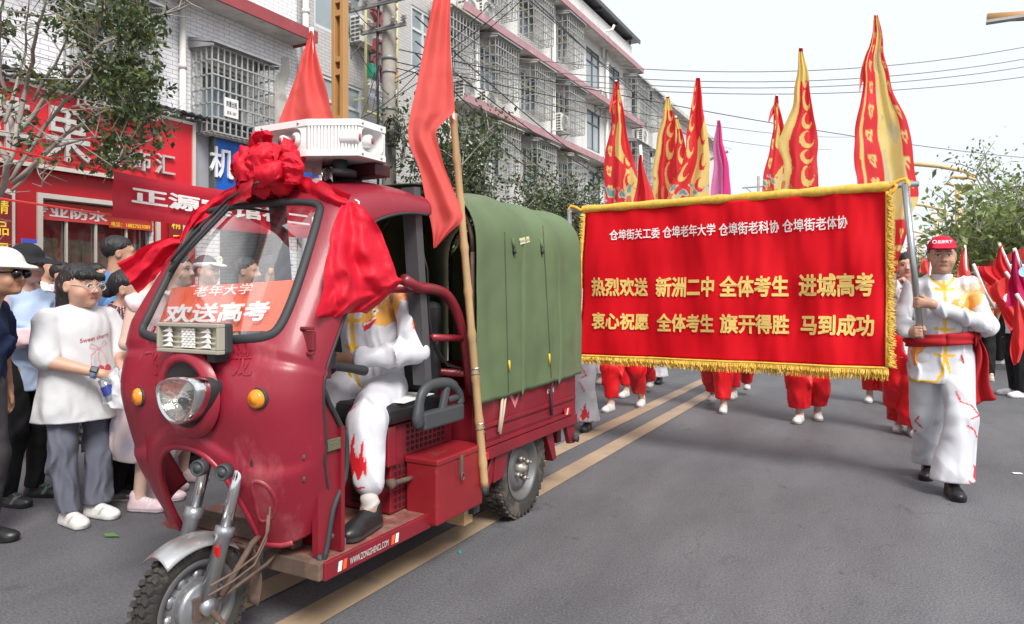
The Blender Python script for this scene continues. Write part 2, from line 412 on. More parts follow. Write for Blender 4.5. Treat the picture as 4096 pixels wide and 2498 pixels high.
cur = mat('window_curtain', (0.30, 0.36, 0.42), 0.9, var=0.3, vs=1.0, stretch=(1, 14, 0.3))
drk = mat('dark_interior', (0.035, 0.033, 0.033), 0.9, var=0.2)
acw = mat('ac_white_casing', (0.66, 0.65, 0.61), 0.5, var=0.08, dirt=(0.4, 0.37, 0.32), dirt_s=4, dirt_t=0.6)
acd = mat('ac_dark_grille', (0.08, 0.08, 0.08), 0.6)
acm = mat('ac_grey_fan', (0.42, 0.42, 0.41), 0.5)

def wall_holes(x, y0, y1, z0, z1, holes, depth=0.16):
    ys = sorted({y0, y1, *[h[0] for h in holes], *[h[1] for h in holes]}); zs = sorted({z0, z1, *[h[2] for h in holes], *[h[3] for h in holes]})
    ys = [y for y in ys if y0 <= y <= y1]; zs = [z for z in zs if z0 <= z <= z1]
    mb = MB()
    for i in range(len(ys) - 1):
        for j in range(len(zs) - 1):
            cy, cz = (ys[i] + ys[i + 1]) / 2, (zs[j] + zs[j + 1]) / 2
            if any(h[0] < cy < h[1] and h[2] < cz < h[3] for h in holes): continue
            mb.add([(x, ys[i], zs[j]), (x, ys[i + 1], zs[j]), (x, ys[i + 1], zs[j + 1]), (x, ys[i], zs[j + 1])], [(0, 1, 2, 3)])
    for a, b, c, d in holes:
        q = [(a, c), (b, c), (b, d), (a, d)]
        for k in range(4):
            (ya, za), (yb, zb) = q[k], q[(k + 1) % 4]
            mb.add([(x, ya, za), (x, yb, zb), (x - depth, yb, zb), (x - depth, ya, za)], [(0, 1, 2, 3)])
    # the block behind the front
    B = x - 8
    mb.add([(x, y0, z0), (B, y0, z0), (B, y0, z1), (x, y0, z1)], [(0, 1, 2, 3)])
    mb.add([(x, y1, z0), (B, y1, z0), (B, y1, z1), (x, y1, z1)], [(0, 1, 2, 3)])
    mb.add([(x, y0, z1), (x, y1, z1), (B, y1, z1), (B, y0, z1)], [(0, 1, 2, 3)])
    mb.add([(B, y0, z0), (B, y1, z0), (B, y1, z1), (B, y0, z1)], [(0, 1, 2, 3)])
    return mb

def window(par, x, y0, y1, z0, z1, frame, glass, nv=2, transom=0.0, depth=0.12, curt=False, fw=0.05):
    xx = x - depth
    mb = MB()
    mb.bx(xx - .03, xx + .03, y0, y1, z0, z0 + fw); mb.bx(xx - .03, xx + .03, y0, y1, z1 - fw, z1)
    for k in range(nv + 1):
        yc = y0 + (y1 - y0) * k / nv; yc = min(max(yc, y0 + fw / 2), y1 - fw / 2)
        mb.bx(xx - .028, xx + .028, yc - fw / 2, yc + fw / 2, z0 + fw, z1 - fw)
    if transom:
        zt = z0 + (z1 - z0) * transom
        mb.bx(xx - .026, xx + .026, y0 + fw, y1 - fw, zt - fw / 2, zt + fw / 2)
    f = mb.build('window', frame, par)
    MB().add([(xx - .01, y0 + .02, z0 + .02), (xx - .01, y1 - .02, z0 + .02), (xx - .01, y1 - .02, z1 - .02), (xx - .01, y0 + .02, z1 - .02)], [(0, 1, 2, 3)]).build('pane', glass, f)
    return f

def cage(par, xw, xf, y0, y1, z0, z1, m=None, dv=0.115, rows=5, r=0.011, aw=None, back=True):
    mb = MB(); e = 0.022
    for z in (z0, z1):
        mb.bar((xw, y0, z), (xf, y0, z), e); mb.bar((xw, y1, z), (xf, y1, z), e); mb.bar((xf, y0, z), (xf, y1, z), e)
    for (a, b) in ((xf, y0), (xf, y1), (xw + .01, y0), (xw + .01, y1)): mb.bar((a, b, z0), (a, b, z1), e)
    n = int((y1 - y0) / dv)
    for i in range(1, n):
        y = y0 + (y1 - y0) * i / n
        mb.bar((xf, y, z0), (xf, y, z1), r * 2); mb.bar((xw, y, z0), (xf, y, z0), r * 1.6)
    ns = max(2, int((xf - xw) / dv))
    for i in range(1, ns):
        x = xw + (xf - xw) * i / ns
        for y in (y0, y1): mb.bar((x, y, z0), (x, y, z1), r * 2)
        mb.bar((x, y0, z0 - .012), (x, y1, z0 - .012), r * 1.6)
    for k in range(1, rows):
        z = z0 + (z1 - z0) * k / rows
        mb.bar((xf + .012, y0, z), (xf + .012, y1, z), r * 2.2)
        for y in (y0, y1): mb.bar((xw, y, z), (xf, y, z), r * 2)
    c = mb.build('security_cage', m or alu, par)
    if aw:
        h = 0.14
        a = MB(); a.prism([(0, 0.16), (xf - xw + .12, 0.0), (xf - xw + .12, -0.035), (0, 0.1)], (xw, y0 - .06, z1 + .06), (1, 0, 0), (0, 0, 1), (0, y1 - y0 + .12, 0))
        for y in (y0 - .06, y1 + .06 - .02): a.prism([(0, 0.14), (xf - xw + .1, -0.02), (xf - xw + .1, -.06), (0, -0.0)], (xw, y, z1 + .02), (1, 0, 0), (0, 0, 1), (0, .02, 0))
        a.build('awning', aw, par)
    return c

AC_N = 0
def ac_unit(x, y0, y1, z0, z1, label, side=None):
    d = 0.3
    t = thing('air_conditioner', label, 'air conditioner', (x + d / 2 + .06, (y0 + y1) / 2, z0), 'air conditioner units on the white facade')
    b = MB(); b.bx(x + .06, x + .06 + d, y0, y1, z0, z1); b.build('casing', acw, t, bevel=.012)
    g = MB(); R = (z1 - z0) * .4; c = Vector((x + .065 + d, y0 + (y1 - y0) * .42, (z0 + z1) / 2))
    g.lathe([(0.0, .004), (R * .2, .006), (R * .22, .0), (R, .0), (R * 1.04, .012), (R * 1.1, 0)], c, (1, 0, 0), 20)
    for k in range(5): 
        g.tube([c + Vector((.012, R * (k + 1) / 6 * math.cos(q / 10 * math.pi), R * (k + 1) / 6 * math.sin(q / 10 * math.pi))) for q in range(20)], .006, 4, 0, closed=True)
    g.build('fan_grille', acm, t)
    s = MB()
    for k in range(6):
        z = z0 + (z1 - z0) * (k + .7) / 6.6
        for (xa, xb) in ((x + .09, x + .2), (x + .22, x + .34)): s.bx(xa, xb, y0 - .006, y0 + .004, z - .03, z + .028)
    s.build('side_vent', acd, t)
    for y in (y0 + .08, y1 - .08):
        k = MB(); k.bar((x, y, z0 - .02), (x + .42, y, z0 - .02), .03); k.bar((x + .4, y, z0 - .02), (x, y, z0 - .3), .022); k.bar((x + .01, y, z0), (x + .01, y, z0 - .32), .03); k.build('bracket', alud, t)
    return t

def pipe(par, y, x, z0, z1, r=0.055):
    mb = MB(); mb.cyl((x, y, z0), (x, y, z1), r, n=12)
    z = z0 + 1.0
    while z < z1: mb.cyl((x, y, z), (x, y, z + .09), r * 1.22, n=12); z += 2.0
    return mb.build('drain_pipe', pvc, par)

def cornice(par, y0, y1, z, m, x=-11.0, out=0.62, h=0.16):
    a = MB(); a.bx(x, x + out, y0, y1, z - .02, z + .1); a.build('cornice_slab', conc, par)
    b = MB(); b.bx(x + out, x + out + .05, y0 - .02, y1 + .03, z - .07, z + h); b.bx(x, x + out, y1, y1 + .03, z - .07, z + h); b.build('cornice', m, par)

WX = -11.0
def yz(a, b, x=WX): p = onx(a, b, x); return p.y, p.z

# ---- building A: white tiled block over the red shop
bA = thing('apartment_building', 'white tiled apartment building above the red clothes shop and the blue shop sign', 'building', (WX, 3, 0))
CX = WX + 0.55
c2y0, c2z0 = yz(510, 303, CX)[0], yz(510, 315, CX)[1]
c2y1, c2z1 = yz(660, 335, CX)[0], yz(520, 112, CX)[1]
c1y0 = yz(205, 150, CX)[0]; c1y1 = yz(378, 150, CX)[0]
holesA = [(c1y0 + .2, c1y1 - .15, c2z0 + .1, c2z1 - .15), (c2y0 + .2, c2y1 - .15, c2z0 + .1, c2z1 - .15), (c2y0 - .1, c2y1, 7.3, 9.0), (c1y0, c1y1, 7.3, 9.0),
          (-1.5, 2.0, c2z0 + .1, c2z1), (5.7, 7.55, .2, 2.68), (2.6, 5.3, .13, 2.7), (8.9, 10.4, .13, 2.6)]
wall_holes(WX, -8, 10.82, 0, 13.5, holesA).build('wall', br_w, bA)
for i, (a, b, c, d) in enumerate(holesA[:5]): window(bA, WX, a, b, c, d, frw, gl_b, 3)
for (a, b, c, d) in holesA[:2]:
    mb = MB(); mb.grid(lambda s, t, a=a, b=b, c=c, d=d: (WX - .06 + .012 * math.sin(s * 60), a + (b - a) * (.05 + .5 * s), c + .05 + (d - c) * .62 * t), 60, 2)
    mb.build('curtain', cur, bA)
cage(bA, WX, CX, c1y0, c1y1, c2z0 - .05, c2z1 + .25, dv=.14, rows=6, r=.012, aw=awn)
cage(bA, WX, CX, c2y0, c2y1, c2z0, c2z1, dv=.125, rows=6, r=.012, aw=awn)
cornice(bA, -8, 10.72, 6.47, fasc)
cornice(bA, -8, 10.72, 9.4, fasc)
pipe(bA, 8.05, WX + .1, .2, 6.4)
pipe(bA, 10.98, WX + .1, .2, 13, .07)
mb = MB(); random.seed(3)   # fallen tiles at the corner show bare render
pl = [(0, 0), (.2, .1), (.28, .5), (.22, .8), (.36, 1.15), (.3, 1.45), (.12, 1.4), (.1, 1.1), (-.08, .9), (-.02, .6), (-.3, .45), (-.42, .15), (-.28, .0)]
mb.prism([(p[0] * 1.0, p[1]) for p in pl], (WX + .004, 10.28, 4.72), (0, 1, 0), (0, 0, 1), (.006, 0, 0))
mb.build('bare_render_patch', conc, bA)
# ---- building B: grey tiled, set between
bB = thing('apartment_building', 'grey tiled building with white sliding windows behind the concrete utility pole', 'building', (WX, 13, 0))
yB1 = onx(1078, 100, WX).y
hB = []
def hole(a0, a1, b0, b1, x=WX):
    y0 = onx(a0, 200, x).y; y1 = onx(a1, 200, x).y
    am = (a0 + a1) / 2
    return (y0, y1, onx(a0, b1, x).z, onx(a0, b0, x).z)
ya, yb_ = onx(735, 0, WX).y, onx(808, 0, WX).y
rowsB = [(4.55, 6.15), (7.15, 8.9), (10, 11.6)]
for z0, z1 in rowsB:
    hB += [(11.45, 13.05, z0, z1), (13.6, 14.0, z0, z1), (15.0, 16.1, z0, z1)]
hB += [(11.3, 13.2, 2.5, 4.1), (14.4, 16.2, 2.5, 4.1)]
wall_holes(WX - .12, 10.82, yB1, 0, 13.2, hB).build('wall', br_g, bB)
for h in hB: window(bB, WX - .12, *h, frw, gl_l, 2 if h[1] - h[0] > .8 else 1, .66, depth=.05, fw=.07)
# ---- building C: long white block with three dark red cornices
bC = thing('apartment_building', 'long white tiled apartment block with three faded red cornices and caged windows', 'building', (WX, 24, 0))
yC1 = 32.57
def z3(x, y): return ((1700 + x / 2.004) / 4 / K, (y / 2.004) / 4 / K)      # zoomed photo pixel to the 2464 frame
CF = WX + .6
rows = {4: (9.24, 11.85), 3: (6.68, 9.24), 2: (4.1, 6.68)}
cagesC = []
for fl, lst in {4: [(560, 742), (872, 1030), (1142, 1268)], 3: [(200, 430), (565, 750), (885, 1040), (1155, 1280)], 2: [(592, 765), (900, 1055), (1180, 1290)]}.items():
    for a, b in lst:
        y0 = onx(*z3(a, 300), CF).y; y1 = onx(*z3(b, 300), CF).y
        z0, z1 = rows[fl]; cagesC.append((y0, y1, z0 + .68, z0 + 2.28, fl))
wC = []
for fl, lst in {4: [(1292, 1398), (1477, 1560)], 3: [(1298, 1402), (1487, 1560)], 2: [(1312, 1405)]}.items():
    for a, b in lst: wC.append((onx(*z3(a, 300), WX).y, onx(*z3(b, 300), WX).y, rows[fl][0] + .55, rows[fl][0] + 2.2))
hC = [(a + .12, b - .1, c + .12, d - .1) for a, b, c, d, _ in cagesC] + wC
hC += [(y, y + 2.6, .13, 3.0) for y in (17.5, 21, 24.5, 28)]
wall_holes(WX, yB1, yC1, 0, 13.15, hC).build('wall', br_c, bC)
yel = mat('yellow_sill_strip', (0.55, 0.42, 0.08), 0.5)
for i, (a, b, c, d, fl) in enumerate(cagesC):
    window(bC, WX, a + .12, b - .1, c + .12, d - .1, frw, gl_b, 3, .7)
    cage(bC, WX, CF, a, b, c, d, dv=.15, rows=6, r=.012, aw=awc if i % 2 else awn)
    MB().bx(WX + .02, WX + .05, a + .1, b - .1, c + .95, c + .99).build('sill_strip', yel, bC)
for h in wC: window(bC, WX, *h, frd, gl_l, 2, .68, depth=.05)
for z in (6.68, 9.24, 11.85): cornice(bC, yB1, yC1, z, fasp, out=.55)
pipe(bC, onx(*z3(1030, 600), WX + .1).y, WX + .12, .2, 11.8, .07); pipe(bC, onx(*z3(1455, 900), WX + .1).y, WX + .12, .2, 11.8, .07); pipe(bC, onx(*z3(415, 200), WX + .1).y, WX + .12, .2, 11.8, .07)
shd = mat('dark_roof_sheet', (0.07, 0.07, 0.075), 0.5, var=0.2, vs=2)
rb = MB(); rb.bx(WX - 6, WX + .25, 17, 32.95, 13.42, 13.5); rb.bx(WX + .25, WX + .31, 17, 32.97, 13.36, 13.54)
for y in range(18, 33, 2): rb.bx(WX - 6, WX + .2, y, y + .08, 13.3, 13.42)
for y in (19, 22, 25, 28, 30.5, 32.6): rb.bar((WX - .1, y, 13.15), (WX - .1, y, 13.42), .06)
rb.build('roof', shd, bC)
# back of the roof terrace in shade
mb = MB(); mb.bx(WX - 5.2, WX - 5, 17, 32.5, 13.15, 13.4); mb.build('terrace_wall', conc, bC)
mb = MB(); P = [onx(*z3(1515, 205), WX + .3), onx(*z3(1500, 240), WX + .25), onx(*z3(1432, 255), WX + .1), onx(*z3(1432, 470), WX + .1)]; mb.tube([tuple(p) for p in P], .06, 8); mb.build('drain_pipe', pvc, bC)
# ---- building D
bD = thing('apartment_building', 'white apartment block beyond the long one, with caged windows, half hidden by flags', 'building', (WX, 38, 0))
cagesD = []
for z0 in (9.6, 6.6):
    for a, b in ((1690, 1800), (1825, 1900)):
        y0 = onx(*z3(a, 900), CF).y; y1 = onx(*z3(b, 900), CF).y
        cagesD.append((y0, y1, z0, z0 + 1.75))
wall_holes(WX - .05, yC1, 52, 0, 11.75, [(a + .1, b - .1, c + .1, d - .1) for a, b, c, d in cagesD]).build('wall', br_c, bD)
for a, b, c, d in cagesD:
    window(bD, WX - .05, a + .1, b - .1, c + .1, d - .1, frw, gl_b, 3)
    cage(bD, WX - .05, CF, a, b, c, d, dv=.2, rows=5, r=.014, aw=awn)
pipe(bD, 33.2, WX + .1, .2, 11.7, .08); cornice(bD, yC1 + .3, 52, 11.6, conc, out=.4)
# air conditioners
def ac_at(x0, x1, y0, y1, lab):
    xf = WX + .36
    a = onx(*z3(x0, y0), xf); b = onx(*z3(x1, y1), xf)
    zc = onx(*z3((x0 + x1) / 2, (y0 + y1) / 2), xf).z
    ac_unit(WX, a.y, max(a.y + .75, min(b.y, a.y + .95)), zc - .33, zc + .33, lab)
ac_at(330, 412, 20, 130, 'white air conditioner above the first long cornice, left one of the pair')
ac_at(462, 530, 30, 150, 'white air conditioner above the first long cornice, right one of the pair')
ac_at(310, 400, 690, 790, 'white air conditioner under the cage just above the nearer bushy tree top')
ac_at(488, 560, 790, 850, 'white air conditioner half sunk behind the top leaves of the nearer bushy tree')
ac_at(1090, 1150, 940, 1040, 'white air conditioner standing in front of the last caged window of the middle floor')
ac_at(1420, 1462, 745, 830, 'white air conditioner beside the drain pipe under the top floor window')
ac_at(1440, 1470, 1290, 1345, 'white air conditioner just above the lowest cornice beside the first dragon flag')
ac_at(1745, 1790, 1065, 1130, 'white air conditioner under the cages of the farther white block')
ac_at(455, 520, 1340, 1430, 'white air conditioner low behind the stems of the nearer bushy tree')
p = onx(845, 50, WX + .3)
ac_unit(WX - .12, 12.55, 13.4, p.z - .32, p.z + .3, 'white air conditioner on the grey building behind the brown lamp post')

# ---- the red clothes shop front
red = mat('red_sign_panel', S(205, 30, 45), 0.4, var=0.06, vs=1.5)
redd = mat('deep_red_panel', S(168, 22, 34), 0.45, var=0.08, vs=1.5)
slv = mat('brushed_silver_letters', (0.62, 0.62, 0.60), 0.35, metal=0.5, var=0.12, vs=8)
trim = mat('pale_metal_trim', (0.66, 0.64, 0.58), 0.35, metal=0.3, var=0.05)
sign = thing('shop_sign', 'big red shop sign board with large silver characters', 'sign', (WX, 4.5, 3.0))
SX = WX + .22
MB().bx(WX + .02, SX, -6, 8.2, 3.1, 4.27).build('board', red, sign)
mb = MB(); mb.bx(SX, SX + .03, -6, 8.2, 3.08, 3.14); mb.bx(SX, SX + .03, 8.14, 8.2, 3.14, 4.27); mb.bx(SX, SX + .025, -6, 8.14, 4.22, 4.27); mb.build('trim', trim, sign)
mb = MB()
def sgn(body, a0, b0, a1, b1, zz0, zz1):
    p0 = onx(a0, b0, SX); p1 = onx(a1, b1, SX)
    put_text(mb, body, lambda a, b, c: (SX + .035 + c * .6, p0.y + (p1.y - p0.y) * a, zz0 + (zz1 - zz0) * b), 0.03, 0, 0.05)
zA, zB = onx(150, 390, SX).z, onx(150, 262, SX).z
sgn('果', 100, 330, 214, 330, zA, zB); sgn('苹', -40, 330, 66, 330, zA, zB)
for ch, a0, a1 in (('服', 237, 288), ('饰', 305, 357), ('汇', 371, 416)):
    za, zb_ = onx((a0 + a1) / 2, 421, SX).z, onx((a0 + a1) / 2, 370, SX).z
    sgn(ch, a0, 400, a1, 400, onx(393, 421, SX).z, onx(393, 373, SX).z)
mb.build('lettering', slv, sign)
# corrugated eave above the board
mb = MB(); mb.grid(lambda a, b: (WX + .02 + .45 * b, -6 + 16.6 * a, 4.42 - .06 * b + .02 * math.sin(a * 16.6 * 2 * math.pi / .16)), 420, 1)
mb.build('eave', mat('blue_grey_corrugated', (0.09, 0.1, 0.13), 0.5, var=.2), bA, solid=.01)
# shop wall panels, window and door
shop = thing('clothes_shop', 'red panelled shop with white framed display window under the big red sign', 'shop', (WX, 5, .13))
mb = MB(); mb.bx(WX + .02, WX + .1, -6, 8.3, 2.72, 3.08); mb.bx(WX + .02, WX + .1, 5.3, 5.7, .13, 2.72); mb.bx(WX + .02, WX + .1, 7.55, 8.3, .13, 2.72); mb.bx(WX + .02, WX + .1, -6, 2.6, .13, 2.72); mb.bx(WX + .02, WX + .1, 5.7, 7.55, .13, .35)
mb.build('panel', redd, shop)
mb = MB()
for (y0, y1, z0, z1) in ((5.66, 7.6, .2, 2.74), (2.55, 5.36, .13, 2.74)):
    mb.bx(WX + .1, WX + .14, y0, y0 + .07, z0, z1); mb.bx(WX + .1, WX + .14, y1 - .07, y1, z0, z1); mb.bx(WX + .1, WX + .14, y0 + .07, y1 - .07, z1 - .07, z1)
for y in (6.15, 6.6, 7.1): mb.bx(WX - .08, WX - .04, y, y + .03, .3, 2.45)
mb.build('frame', trim, shop)
MB().add([(WX - .1, 5.7, .3), (WX - .1, 7.55, .3), (WX - .1, 7.55, 2.7), (WX - .1, 5.7, 2.7)], [(0, 1, 2, 3)]).build('window_glass', glass_mat('shop_glass', (0.7, 0.75, 0.75), 0.1), shop)
mb = MB(); mb.bx(WX - 1.6, WX - 1.5, .5, 8, .1, 3); mb.bx(WX - 1.5, WX - .15, 2.2, 2.25, .1, 3); mb.bx(WX - 1.5, WX - .15, 7.3, 7.35, .1, 3); mb.bx(WX - 1.5, WX - .15, .5, 8, 2.95, 3.0)
mb.build('interior', mat('shop_interior', (0.3, 0.27, 0.24), 0.8, var=.3, vs=1), shop)
drs = mat('dusty_pink_dress', (0.42, 0.2, 0.17), 0.9, var=0.3, vs=5)
random.seed(11)
for i, y in enumerate((5.95, 6.38, 6.85, 7.3)):
    t = MB()
    def fn(a, b, y=y, i=i):
        wdt = (.16 + .16 * b ** .7) * (1 + .05 * math.sin(a * 50)); an = a * 2 * math.pi
        return (WX - .5 + .13 * math.sin(an) * (1 + .15 * math.sin(a * 56)), y + wdt * math.cos(an) * (1 + .08 * math.sin(a * 44 + i)), 2.25 - 1.35 * b)
    t.grid(fn, 60, 12); t.build('dress', drs, label='dusty pink dress hanging in the shop window, %s from the left frame' % ['first', 'second', 'third', 'fourth'][i], cat='dress', group='dresses in the shop window')
whm = mat('white_print', (0.75, 0.73, 0.72), 0.5)
yem = mat('yellow_print', S(245, 205, 70), 0.5)
bl = thing('shop_banner', 'red strip sign with white characters across the top of the shop window', 'sign', (WX, 5.5, 2.3))
p0, p1 = onx(92, 505, WX + .05), onx(372, 540, WX + .05)
zt = 2.62; zm = onx(300, 524, WX).z
MB().bx(WX - .05, WX - .02, 5.72, 7.54, 2.37, 2.64).build('panel', mat('pale_red_strip', S(205, 70, 70), .6), bl)
MB().bx(WX - .02, WX + .0, 6.8, 7.54, 2.33, 2.46).build('phone_panel', mat('orange_red_strip', S(180, 60, 40), .6), bl)
mb = MB(); put_text(mb, '专业防水', quad_fn((WX - .012, 5.60, 2.42), (WX - .012, 6.78, 2.40), (WX - .012, 5.60, 2.60), (WX - .012, 6.78, 2.58)), .035); mb.build('lettering', whm, bl)
mb = MB(); put_text(mb, '电话：18827023089', quad_fn((WX + .006, 6.83, 2.35), (WX + .006, 7.5, 2.35), (WX + .006, 6.83, 2.43), (WX + .006, 7.5, 2.43)), .02); mb.build('phone_number', yem, bl)
for y, lab in ((5.18, 'narrow red vertical banner with yellow characters beside the shop door'), (7.88, 'narrow red vertical banner with yellow characters right of the shop window')):
    v = thing('vertical_banner', lab, 'banner', (WX + .15, y, 1), 'vertical shop banners')
    MB().bx(WX + .14, WX + .155, y - .13, y + .13, .6, 2.66).build('cloth', mat('dark_red_cloth', S(120, 25, 30), .8), v)
    mb = MB()
    for i, ch in enumerate('精品男女装'):
        put_text(mb, ch, quad_fn((WX + .16, y - .09, 2.38 - i * .3), (WX + .16, y + .09, 2.38 - i * .3), (WX + .16, y - .09, 2.58 - i * .3), (WX + .16, y + .09, 2.58 - i * .3)), .02)
    mb.build('lettering', yem, v)
po = thing('notice_poster', 'small blue and white notice on the red shop pillar', 'poster', (WX + .12, 5.57, 1.66))
MB().bx(WX + .101, WX + .106, 5.46, 5.68, 1.66, 2.06).build('sheet', mat('pale_blue_paper', S(195, 210, 235), .7), po)
mb = MB(); mb.bx(WX + .106, WX + .109, 5.46, 5.68, 2.0, 2.06); mb.bx(WX + .106, WX + .109, 5.5, 5.56, 1.75, 1.83); mb.bx(WX + .106, WX + .109, 5.58, 5.64, 1.75, 1.83); mb.build('print', mat('blue_print', S(70, 90, 200), .7), po)
# blue sign on a grey fascia
gs = thing('shop_sign', 'blue shop sign with white characters on a grey fascia right of the red sign', 'sign', (WX, 10, 3))
MB().bx(WX + .02, WX + .12, 8.3, 13.0, 2.6, 4.35).build('fascia', mat('grey_fascia', S(150, 152, 158), .5, var=.06), gs)
MB().bx(WX + .12, WX + .24, 8.62, 12.2, 3.1, 4.08).build('board', mat('blue_board', S(28, 88, 178), .4, var=.06), gs)
mb = MB(); mb.bx(WX + .12, WX + .26, 8.56, 8.62, 3.06, 4.12); mb.bx(WX + .12, WX + .26, 8.62, 12.2, 4.08, 4.12); mb.build('frame', frd, gs)
mb = MB()
for i, ch in enumerate('机电'):
    y = onx(505, 400, WX + .26).y + i * .75
    put_text(mb, ch, lambda a, b, c, y=y: (WX + .27 + c * .5, y + .50 * a, 3.37 + .56 * b), .03, 0, .05)
mb.build('lettering', mat('white_letters', (0.75, 0.76, 0.78), .4), gs)
# to-let notice in the cage
mb = MB(); q = onx(553, 263, CX)
tl = thing('notice_board', 'small white to-let notice tied on the window cage', 'notice', (q.x + .03, q.y, q.z))
MB().bx(CX + .03, CX + .045, q.y - .15, q.y + .15, q.z - .16, q.z + .18).build('board', whm, tl)
mb = MB(); put_text(mb, '房屋出租', quad_fn((CX + .05, q.y - .12, q.z + .02), (CX + .05, q.y + .12, q.z + .02), (CX + .05, q.y - .12, q.z + .13), (CX + .05, q.y + .12, q.z + .13)), .015)
put_text(mb, '联系1387', quad_fn((CX + .05, q.y - .1, q.z - .12), (CX + .05, q.y + .1, q.z - .12), (CX + .05, q.y - .1, q.z - .05), (CX + .05, q.y + .1, q.z - .05)), .01); mb.build('lettering', mat('black_print', (.03, .03, .03), .6), tl)
# letter sign on the grey building
ks = thing('letter_sign', 'tall letter sign in a yellow pole frame on the grey building', 'sign', (WX + .2, 13.6, 4.8))
kx = WX + .25
fy = mat('pale_yellow_frame', S(205, 200, 150), .5)
pa, pb = onx(880, 20, kx), onx(955, 20, kx)
mb = MB(); zb_ = onx(880, 268, kx).z
mb.cyl((kx, pa.y, zb_), (kx, pa.y, 9.6), .035); mb.cyl((kx, pb.y, zb_), (kx, pb.y, 9.6), .035); mb.cyl((kx, pa.y, zb_), (kx, pb.y, zb_), .035); mb.bar((WX - .1, pa.y, zb_ + .3), (kx, pa.y, zb_ + .3), .04); mb.bar((WX - .1, pb.y, zb_ + .3), (kx, pb.y, zb_ + .3), .04); mb.build('frame', fy, ks)
wy = pb.y - pa.y - .1
mbr = MB()
for ch, b0, b1 in (('娱', -70, 5), ('欢', 20, 78), ('乐', 92, 165)):
    z1_, z0_ = onx(905, b0, kx).z, onx(905, b1, kx).z
    put_text(mbr, ch, lambda a, b, c, z0_=z0_, z1_=z1_: (kx + .05 + c, pa.y + .12 + (wy - .1) * a, z0_ + (z1_ - z0_) * b), .03, 0, .06)
mbr.build('lettering', mat('dusty_red_letters', S(150, 70, 72), .5, var=.15), ks)
for i, (ch, cc) in enumerate((('K', S(50, 160, 130)), ('T', S(140, 60, 120)), ('V', S(215, 150, 60)))):
    mbr = MB(); y = pa.y + .06 + wy * i / 3
    z1_, z0_ = onx(892, 157, kx).z, onx(892, 190, kx).z
    put_text(mbr, ch, lambda a, b, c: (kx + .06 + c, y + wy * .27 * a, z0_ + (z1_ - z0_) * b), .06, 0, .08); mbr.build('letter', mat('letter_' + ch.lower(), cc, .4), ks)
mbr = MB()
z1_, z0_ = onx(895, 195, kx).z, onx(895, 216, kx).z
put_text(mbr, '楼上二楼', lambda a, b, c: (kx + .03 + c, pa.y + .05 + wy * a, z0_ + (z1_ - z0_) * b), .02, 0, .03)
mbr.build('small_lettering', whm, ks)
z1_, z0_ = onx(895, 221, kx).z, onx(895, 240, kx).z
MB().bx(kx - .02, kx + .02, pa.y + .04, pa.y + .06 + wy, z0_, z1_).build('phone_panel', mat('grey_blue_panel', S(150, 150, 170), .5), ks)
mbr = MB(); put_text(mbr, '电话15827085051', lambda a, b, c: (kx + .03, pa.y + .08 + (wy - .06) * a, z0_ + .05 + (z1_ - z0_ - .1) * b), .02); mbr.build('phone_number', whm, ks)

# ---- lamp posts
lampm = mat('tan_lamp_paint', S(176, 132, 82), .45, var=.06)
lampp = mat('pale_tan_lamp_paint', S(214, 184, 138), .5, var=.06)
lt = thing('street_lamp', 'tall brown slotted lamp post beside the utility pole', 'street lamp', (-7.4, onx(818, 200, -7.4).y, 0))
ly = lt.location.y; lx = -7.4
mb = MB()
for dx_ in (-.085, .085): mb.bx(lx + dx_ - .035, lx + dx_ + .035, ly - .06, ly + .06, .1, 9)
mb.bx(lx - .05, lx + .05, ly + .03, ly + .055, .1, 9)
for z in [k * .9 + 1.0 for k in range(9)]: mb.bx(lx - .05, lx + .05, ly - .055, ly + .03, z, z + .09); mb.bx(lx - .05, lx + .05, ly - .055, ly + .03, z + .2, z + .28)
mb.bx(lx - .14, lx + .14, ly - .1, ly + .1, .1, .5)
mb.build('post', lampm, lt, bevel=.006)
mb = MB(); mb.prism([(0, 0), (2.2, .35), (2.25, .43), (0, .25)], (lx, ly - .05, 8.6), (1, 0, 0), (0, 0, 1), (0, .1, 0)); mb.build('arm', lampm, lt)
def lamp_right(x, y, top, label, side=-1):
    t = thing('street_lamp', label, 'street lamp', (x, y, 0), 'pale street lamps along the right side')
    mb = MB(); mb.tube([(x, y, 0), (x, y, 1.2), (x, y, top - .6)], [.11, .1, .09], 12); mb.cyl((x, y, top * .72), (x, y, top * .72 + .1), .15); mb.build('post', lampp, t)
    mb = MB()
    P = [(x + .05, y, top - .6), (x + .45, y, top - .52), (x + .5, y, top - .3), (x + .1, y, top - .18), (x - .35, y, top - .1), (x - .5, y, top + .1), (x - .2, y, top + .28), (x + .25, y, top + .3)]
    P = [(x + .02, y, top - .75), (x + .05, y, top - .62), (x + .45, y, top - .55), (x + .55, y, top - .4), (x + .3, y, top - .28), (x - .2, y, top - .24), (x - .35, y, top - .45), (x - .1, y, top - .55)]
    mb.tube(P, .06, 8); mb.tube([(x + .55, y, top - .35), (x + .2, y, top - .05), (x - .6, y, top + .2), (x - 1.5, y, top + .38), (x - 2.4, y, top + .45)], [.05, .07, .08, .09, .09], 8, flat=.6); mb.build('arm', lampp, t)
    MB().bx(x - 2.35, x - 1.4, y - .07, y + .07, top + .3, top + .36).build('lamp_panel', mat('lamp_grey', (.4, .4, .4), .4), t)
    return t
for a, b, y, lab in ((2305, 440, 30, 'pale tan street lamp with scroll arm nearest the banner pole'), (2253, 522, 44, 'pale tan scroll lamp standing just beyond the nearest scroll lamp'), (2213, 575, 62, 'farthest pale scroll lamp, small above the road end')):
    p = ony(a, b, y); lamp_right(p.x, y, p.z + .45, lab)
p = dep(2376, 55, 15.0)
